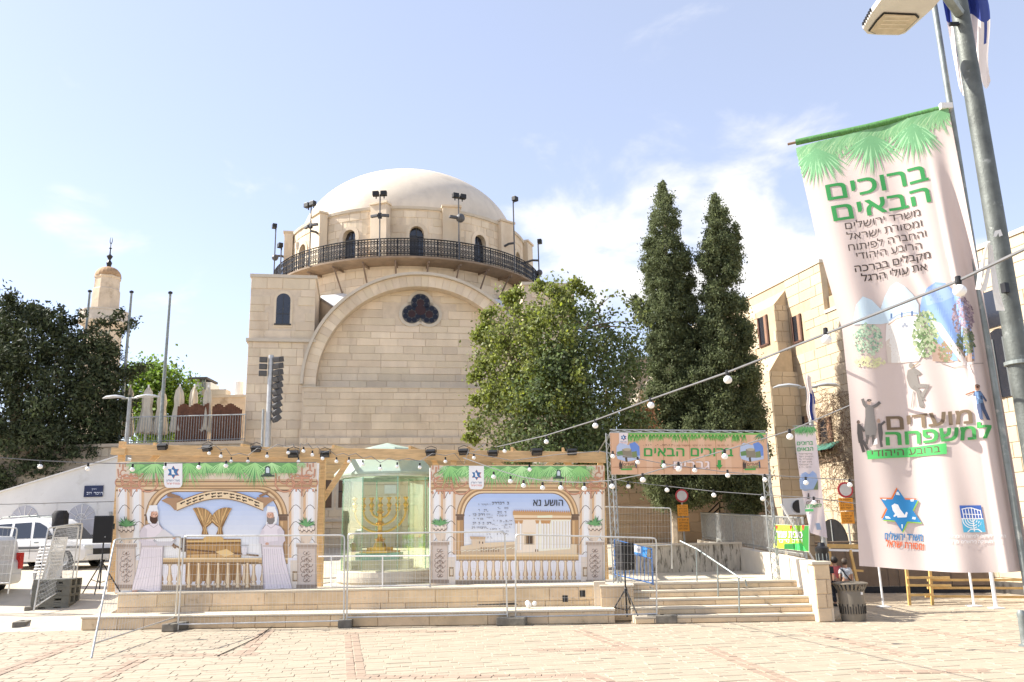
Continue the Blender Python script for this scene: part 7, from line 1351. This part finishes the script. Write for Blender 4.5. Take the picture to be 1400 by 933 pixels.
# ---------------------------------------------------------------- small banner and flag on the street lamp
SY = 24.8; sb = thing('street_banner', 'narrow pale pink Hebrew banner hanging from the right street lamp', 'banner', A(1118, 735, SY)); mb = MB(); nv = 20
def s_pt(u, v): xl = 1086+4*v+18*v**1.6; xr = 1114+17*v; x = xl+(xr-xl)*u; y = 583-1*u+(146+8*u)*v; return x, y
def SM(x, y, d): v = (y-583)/150; return A(x, y, SY+.06*math.sin(x*.25+v*4)*v-d)
vs = [SM(*s_pt(i/8, j/nv), 0) for j in range(nv+1) for i in range(9)]; mb.col = lin('#e6dada'); mb.add(vs, [(j*9+i, j*9+i+1, (j+1)*9+i+1, (j+1)*9+i) for j in range(nv) for i in range(8)]); mb.build('cloth', M_CLOTH, sb, colors=True, smooth=True)
P = Print(SM, .0002, .02); r = random.Random(18)
for k in range(7): P.frond(1089+3.8*k, 583, 14*r.uniform(.7, 1.1), ('#4d9a58', '#7fc07c'), 50, 130, 7, r, .09)
c5 = lambda x, y: (1050+x/4.667, 600+y/4.667)
P.text('ברוכים', c5(186, 42), c5(287, 38), (0, -5), '#4fae6c', .03); P.text('הבאים', c5(188, 80), c5(288, 76), (0, -5), '#4fae6c', .03)
for k in range(6): dashes(P, 1050+198/4.667, 1050+282/4.667, 600+(102+17*k)/4.667, 1.8, '#7a706c', r, .95)
P.poly([c5(*q) for q in ((200, 262), (215, 225), (240, 212), (262, 228), (285, 205), (308, 225), (318, 265), (320, 320), (235, 335), (205, 320))], '#a9bfe2'); P.poly([c5(*q) for q in ((240, 260), (280, 255), (290, 320), (250, 325))], '#8f8a78'); P.poly([c5(*q) for q in ((285, 270), (318, 265), (320, 325), (292, 325))], '#7f8f6c'); P.poly([c5(*q) for q in ((205, 285), (235, 280), (240, 325), (212, 325))], '#8fa888')
P.text('מועדים', c5(246, 420), c5(330, 408), (0, -4), '#6f5f50', .04); P.text('למשפחה', c5(240, 442), c5(342, 436), (0, -4.4), '#4fa65a', .04); P.poly([c5(*q) for q in ((235, 450), (290, 448), (290, 464), (238, 466))], '#58b06c'); P.poly([c5(*q) for q in ((250, 385), (255, 350), (262, 345), (266, 385))], '#5f5a58'); P.poly([c5(*q) for q in ((305, 540), (330, 538), (340, 580), (312, 582))], '#9fb4cf'); P.build('print', M_CLOTH, sb)
mb = MB(); mb.tube([A(1084, 583, SY), A(1116, 581.5, SY)], .018, 6); mb.build('rod', M_GREYPOLE, sb)
f2 = thing('flag', 'small white and blue flag hanging limp at the right street lamp', 'flag', A(1108, 560, SY)); mb = MB(); 
for j in range(10):
    for i in range(6):
        pt = lambda a, b: A(1101+3*b/10+(8+6*b/10)*a/6-1*math.sin(b), 510+6*(a/6)+62*b/10, SY-.1+.05*math.sin(a*2.1)); mb.col = BL_ if (i in (2, 3) and j > 3) or (i == 5 and 2 < j < 6) else WH_; mb.add([pt(i, j), pt(i+1, j), pt(i+1, j+1), pt(i, j+1)], [(0, 1, 2, 3)])
mb.build('cloth', M_FLAG, f2, colors=True)
# ---------------------------------------------------------------- green banner on the ramp railing, lantern, leaning pole
GN = V((-1, 0, 0)); go = V((7.36, 22, 0)); gm = lambda x, y, d: PLN(x, y, go, GN)+GN*d
gr = thing('green_banner', 'small bright green festival banner tied to the ramp railing', 'banner', gm(1080, 752, 0)); mb = MB(); q4 = [gm(1058, 749, 0), gm(1106, 755, 0), gm(1106, 719, 0), gm(1058, 717, 0)]; mb.add(q4+[p-GN*.01 for p in q4], [(0, 1, 2, 3), (7, 6, 5, 4), (0, 1, 5, 4), (1, 2, 6, 5), (2, 3, 7, 6), (3, 0, 4, 7)]); mb.build('sheet', M_WHITE, gr)
P = Print(gm, .0003); P.poly([(1058.2, 717.3), (1105.8, 719.2), (1105.8, 754.6), (1058.2, 748.8)], '#8fc840'); P.poly([(1096, 719), (1105.8, 719.2), (1105.8, 754), (1098, 752)], '#2f7a34'); P.poly([(1058.2, 742), (1072, 741), (1076, 751), (1058.2, 748.8)], '#e8ef3c'); P.poly([(1076, 744), (1096, 743), (1103, 754), (1078, 751)], '#3fc060'); P.rect(1072, 744, 1087, 751, '#1f7038')
for x in (1062, 1081, 1098): P.poly([(x-2, 718.5), (x+2, 718.6), (x+1, 725), (x, 725)], '#d8402c')
P.text('סוכות שמח', (1061, 735.5), (1097, 736.5), (0, -9.5), '#2f4a24', .06); P.text('סוכות שמח', (1061, 735), (1097, 736), (0, -9), '#f4f6f0', .03); dashes(P, 1064, 1094, 742, 4.5, '#f0f4e8', random.Random(3), 1); P.build('print', M_PRINT, gr)
ln = thing('black_lantern', 'black cylindrical lantern standing on the wall pier', 'lantern', A(1127, 784, 21.2)); c = A(1127, 784, 21.2); mb = MB(); mb.box(c+V((0, 0, .08)), (.36, .36, .16)); mb.build('base', M_BLACK, ln, bev=.02); h_ = A(1127, 742, 21.2).z-c.z; mb = MB(); mb.lathe([(.11, .16), (.16, .2), (.14, .26), (.14, h_-.25), (.17, h_-.2), (.17, h_-.12), (.10, h_-.08), (.08, h_)], c, 14); mb.build('body', mat('black_iron', (.03, .03, .032), .4, .5), ln, smooth=True); mb = MB()
for k in range(10): a = R(36*k); mb.bar(c+V((.15*math.cos(a), .15*math.sin(a), .27)), c+V((.15*math.cos(a), .15*math.sin(a), h_-.26)), .02, .02)
mb.build('bars', M_GREYPOLE, ln)
lp_ = thing('leaning_pole', 'thin white pole leaning against the ramp railing behind the green banner', 'pole', A(1118, 778, 22.4)); mb = MB(); mb.tube([A(1068, 690, 22.0), A(1118, 776, 22.3)], .025, 6); mb.build('pole', M_WHITE, lp_)
# ---------------------------------------------------------------- road signs
def road_sign(px, py, Y, r_, plates, lb, zb):
    c = A(px, py, Y); t = thing('road_sign', lb, 'road sign', (c.x, Y, zb)); mb = MB(); mb.tube([(c.x, Y+.05, zb), (c.x, Y+.05, c.z+.2)], .03, 8); mb.build('post', M_GALV, t); rot = Matrix.Rotation(math.pi/2, 3, 'X')
    mb = MB(); mb.lathe([(0, 0), (r_, 0), (r_, .025), (0, .025)], c, 24, M=rot); mb.build('disc', mat('red_sign', (.42, .03, .035), .4), t); mb = MB(); mb.lathe([(0, .026), (r_*.76, .026), (r_*.76, .034), (0, .034)], c, 24, M=rot); mb.build('disc_face', mat('grey_white_sign', (.55, .53, .50), .45), t)
    for k, (x0, y0, x1, y1) in enumerate(plates):
        a, b = A(x0, y1, Y), A(x1, y0, Y); mb = MB(); mb.obox((a.x, Y-.03, a.z), (b.x-a.x, 0, 0), (0, .02, 0), (0, 0, b.z-a.z)); pl = mb.build('orange_plate', mat('orange_sign', (.68, .27, .015), .45, var=.06), t); P = Print(lambda x, y, d: A(x, y, Y-.03-d), .002); rr_ = random.Random(k+px)
        for q in range(4): dashes(P, x0+1.5, x1-1.5, y0+(y1-y0)*(q+1)/4.7, (y1-y0)*.11, '#5a3310', rr_, .95)
        P.build('lettering', M_PRINT, pl)
road_sign(932, 678, 29.5, .23, [(926.5, 690, 940, 706), (927, 708, 941.5, 727)], 'round red-ringed sign over two orange plates behind the gate', .85)
road_sign(1155.5, 670, 25.4, .235, [(1148, 681, 1165, 698.5), (1150.5, 699.5, 1166.5, 716.5)], 'round red-ringed sign over two orange plates beside the great banner', 0)
# ---------------------------------------------------------------- timber frames, posts and added shade screen on the right
tf = thing('timber_fence', 'unfinished yellow timber frame of posts and rails below the great banner', 'frame', A(1260, 830, 23.6)); FYR = 23.9
def fb(nm, x0, y0, x1, y1, w=.06, Y=FYR, Y2=None, m=None): mb = MB(); mb.bar(A(x0, y0, Y), A(x1, y1, Y2 or Y), w, w); mb.build(nm, m or mat('yellow_pine', (.56, .36, .13), .6, var=.2, scale=4), tf)
for x0, y0, x1, y1 in ((1239, 776, 1244, 830), (1271, 776, 1275, 828)): fb('post', x0, y0, x1, y1, .07)
for x0, y0, x1, y1 in ((1241, 790, 1298, 790), (1241, 800.5, 1300, 800.5), (1241, 814, 1276, 813)): fb('rail', x0, y0, x1, y1, .06, FYR-.06)
for x0, y0, x1, y1 in ((1268, 793.5, 1440, 793), (1268, 804, 1440, 804.5), (1265, 815.5, 1440, 817)): fb('rail', x0, y0, x1, y1, .06, FYR+.08)
tf2 = thing('timber_trestle', 'yellow timber trestle with a flat top board left of the great banner', 'frame', A(1140, 800, 24.8)); tf = tf2
fb('top_board', 1126, 746.5, 1215, 748.5, .12, 25.0); fb('rail', 1126, 752, 1215, 754, .06, 24.9, m=M_WHITE); fb('post', 1133, 748, 1139, 815, .08, 24.95); fb('brace', 1162, 752, 1173, 800, .07, 24.9); fb('rail', 1140, 778, 1180, 781, .06, 25.0)
for i, (x0, y0, x1, y1, w, lb) in enumerate(((1205, 700, 1208, 830, .045, 'thin white post nearest the trash can under the great banner'), (1327, 700, 1332, 829, .05, 'white post behind the timber rails right of centre'), (1352, 700, 1362, 832, .085, 'thick white post with a wide foot under the great banner'))):
    p = G(x1, y1); t = thing('white_post', lb, 'post', p, group='white metal posts under the great banner'); mb = MB(); mb.tube([p, V((p.x, p.y, 3.2))], w/2+.005, 10); mb.build('shaft', M_WHITE, t); mb = MB(); mb.box((p.x, p.y, .012), (.3, .3, .024)); mb.build('foot_plate', M_WHITE, t)
sc_ = thing('shade_screen', 'long brown cloth screen added to shade the foot of the tan building under the great banner', 'screen', (14, 27, 0)); mb = MB(); pa, pb = V((10.1, 28.9, 0)), V((19, 26.2, 0)); n = 30; M_BC = mat('shade_screen_cloth', (.21, .15, .10), .9, var=.15, scale=1.5, bump=.2)  # cloth screen and roof sheet added to keep wall foot and paving in shade
for k in range(n): mb.obox(pa+(pb-pa)*(k/n)+V((0, .03*math.sin(k*1.3), .22)), (pb-pa)/n*1.01, V((.0, .02, 0)), V((0, 0, 1.35)))
mb.build('cloth', M_BC, sc_); mb = MB(); mb.obox(pa+V((0, -.04, 0)), pb-pa, V((0, .05, 0)), V((0, 0, .2))); mb.build('dark_gap_strip', M_BLACK, sc_); mb = MB(); mb.obox(pa+V((0, .06, 1.6)), pb-pa, V((.5, 1.4, 0)), V((0, 0, .05))); mb.build('shade_sheet', M_BC, sc_)  # black strip for the dark gap under the cloth; top sheet added for shade
# ---------------------------------------------------------------- trash can
c = G(1167, 851); c.y += .33; c.x += .14; tc_ = thing('trash_can', 'round grey-brown metal trash can with flared slatted rim', 'trash can', (c.x, c.y, 0)); M_TC = mat('taupe_paint', (.175, .155, .125), .45, .2, var=.1); s = .9
mb = MB(); mb.lathe([(.27, .0), (.28, .04), (.30, .72*s), (.30, .78*s), (.26, .78*s), (.25, .1)], n=32); mb.build('body', M_TC, tc_, local=True, smooth=True); mb = MB(); mb.lathe([(.25, .78*s), (.0, .77*s)], n=24); mb.build('liner', M_BLACK, tc_, local=True)
for k in range(24): a = 6.2832*k/24; u = V((math.cos(a), math.sin(a), 0)); mb = MB(); mb.bar(u*.30+V((0, 0, .76*s)), u*.385+V((0, 0, .93*s)), .05, .012, u); mb.build('rim_slat', M_TC, tc_, local=True)
mb = MB(); mb.lathe([(.37, .925*s), (.40, .93*s), (.40, .955*s), (.30, .98*s), (.24, .97*s), (.24, .95*s)], n=32); mb.build('lid_ring', M_TC, tc_, local=True, smooth=True)
for k in range(30): a = 6.2832*k/30; u = V((math.cos(a), math.sin(a), 0)); mb = MB(); mb.bar(u*.291+V((0, 0, .17)), u*.297+V((0, 0, .34+.05*(k % 2))), .018, .012, u); mb.build('slot', M_BLACK, tc_, local=True)
mb = MB(); a = -1.05; u = V((math.cos(a), math.sin(a), 0)); mb.bar(u*.305+V((0, 0, .60)), u*.306+V((0, 0, .66)), .07, .006, u); mb.build('sticker', M_WHITE, tc_, local=True)
# ---------------------------------------------------------------- two boys walking away
def boy(label, px, py, Y, h, shirt, trousers, hair, stride, rz, strap=False):
    b = A(px, py, Y); b.z = 0; t = thing('person', label, 'person', b, rz); s = h/1.30; v = lambda x, y, z: V((x*s, y*s, z*s)); Wm = rootW(t); w = lambda l: [Wm @ V(p) for p in l]
    M_SK = mat('skin', (.42, .24, .16), .6, var=.05)
    J = [v(0, 0, .66), v(0, .01, .80), v(0, .01, .96), v(0, .0, 1.045), v(0, -.01, 1.10), v(0, .0, 1.19), v(0, .01, 1.26), v(-.125, .0, .985), v(-.165, .03*stride, .80), v(-.155, -.05*stride+.03, .62), v(-.15, -.05*stride+.05, .55), v(.125, 0, .985), v(.165, -.03*stride, .80), v(.155, .06*stride+.03, .62), v(.15, .06*stride+.05, .55), v(-.07, 0, .62), v(-.075, .10*stride, .36), v(-.075, .06*stride-.04, .06), v(-.08, .06*stride+.09, .03), v(.07, 0, .62), v(.075, -.06*stride, .36), v(.075, -.16*stride, .07), v(.08, -.16*stride+.10, .03)]
    E_ = [(0, 1), (1, 2), (2, 3), (3, 4), (4, 5), (5, 6), (2, 7), (7, 8), (8, 9), (9, 10), (2, 11), (11, 12), (12, 13), (13, 14), (0, 15), (15, 16), (16, 17), (17, 18), (0, 19), (19, 20), (20, 21), (21, 22)]
    ra = [.095, .10, .10, .045, .055, .085, .055, .045, .035, .028, .032, .045, .035, .028, .032, .075, .05, .035, .03, .075, .05, .035, .03]
    skin_body('body', M_SK, t, w(J), E_, [x*s for x in ra])
    sh = [v(0, 0, .62), v(0, .01, .80), v(0, .01, .95), v(-.12, .0, .985), v(-.155, .02*stride, .85), v(.12, 0, .985), v(.155, -.02*stride, .85), v(0, 0, 1.03)]; skin_body('shirt', shirt, t, w(sh), [(0, 1), (1, 2), (2, 3), (3, 4), (2, 5), (5, 6), (2, 7)], [(.135*s, .10*s), (.13*s, .10*s), (.125*s, .10*s), (.065*s,)*2, (.058*s,)*2, (.065*s,)*2, (.058*s,)*2, (.05*s,)*2])
    tr_ = [v(0, 0, .66), v(-.07, 0, .60), v(-.075, .10*stride, .36), v(-.075, .06*stride-.04, .09), v(.07, 0, .60), v(.075, -.06*stride, .36), v(.075, -.16*stride, .10)]; skin_body('trousers', trousers, t, w(tr_), [(0, 1), (1, 2), (2, 3), (0, 4), (4, 5), (5, 6)], [(.12*s, .095*s), .09*s, .07*s, .055*s, .09*s, .07*s, .055*s])
    mb = MB(); mb.sphere(v(0, -.012, 1.20), .098*s, 14, 9, (.94, 1.04, 1.05)); mb.build('hair', hair, t, local=True, smooth=True)
    for q in (18, 22): mb = MB(); mb.box(J[q]-v(0, .04, 0), (.085*s, .23*s, .07*s)); mb.build('shoe', M_BLACK, t, local=True, bev=.02)
    if strap: mb = MB(); mb.tube([v(-.10, -.06, 1.0), v(-.04, -.125, .86), v(.05, -.13, .74), v(.13, -.05, .66)], .018*s, 5); mb.build('bag_strap', M_BLACK, t, local=True); mb = MB(); mb.box(v(.15, -.03, .60), (.06*s, .18*s, .16*s)); mb.build('bag', M_BLACK, t, local=True, bev=.015)
M_HAIR = mat('dark_hair', (.016, .012, .010), .6, var=.3, scale=20)
boy('boy in a pink-red shirt and dark trousers walking away beside the pier', 1147, 829, 24.2, 1.36, mat('pink_red_shirt', (.50, .10, .10), .8, var=.1), mat('dark_trousers', (.02, .022, .03), .85, var=.2), M_HAIR, 1.0, .05)
boy('boy in a pale patterned shirt with a dark shoulder strap behind the trash can', 1161, 829, 24.1, 1.30, mat('pale_patterned_shirt', (.46, .47, .48), .8, var=.6, scale=24), mat('dark_trousers', 0), mat('brown_hair', (.05, .035, .025), .6, var=.3, scale=20), -.8, -.1, True)
# ---------------------------------------------------------------- small things on the ground
def own_thing(name, label, cat, c): return thing(name, label, cat, c)
t = own_thing('plastic_bag', 'crumpled white plastic bag lying on the stage ledge', 'bag', A(727, 829, 22.0)); mb = MB(); r = random.Random(4); c = A(727, 828, 22.0)
for k in range(5): mb.sphere(c+V((r.uniform(-.12, .12), r.uniform(-.04, .04), r.uniform(0, .06))), r.uniform(.05, .08), 7, 5)
mb.build('bag', M_WHITE, t)
t = own_thing('cable_coil', 'dark cable lying loosely coiled on the stage ledge', 'cable', A(680, 828, 22.1)); c = A(680, 829, 22.1); mb = MB(); mb.tube([c+V((.5*math.cos(k*.5)*(1+.1*math.sin(k)), .12*math.sin(k*.5), .02+.004*k % .05)) for k in range(40)], .014, 5); mb.build('cable', M_BLACK, t)
t = own_thing('rail_shadow_line', 'thin dark line drawn on the paving as the fence rail shadow before the stage', 'cable', G(365, 863)); mb = MB(); mb.tube([G(366+5, 858)+V((0, 0, .012)), G(352, 872)+V((0, 0, .012)), G(330, 883)+V((0, 0, .012)), G(297, 898)+V((0, 0, .012))], .01, 5); mb.build('cable', M_BLACK, t)  # dark tube drawn on the paving as the cast shadow of the fence top rail
t = own_thing('edge_bollard', 'dark metal bollard at the right edge of the paving', 'bollard', G(1403, 884)); c = G(1403, 884); mb = MB(); mb.lathe([(.075, 0), (.07, .5), (.08, .55), (.05, .62), (0, .63)], c, 14); mb.build('post', M_GREYPOLE, t, smooth=True); mb = MB(); mb.lathe([(.12, 0), (.12, .03), (.07, .05)], c, 14); mb.build('base', M_GREYPOLE, t)
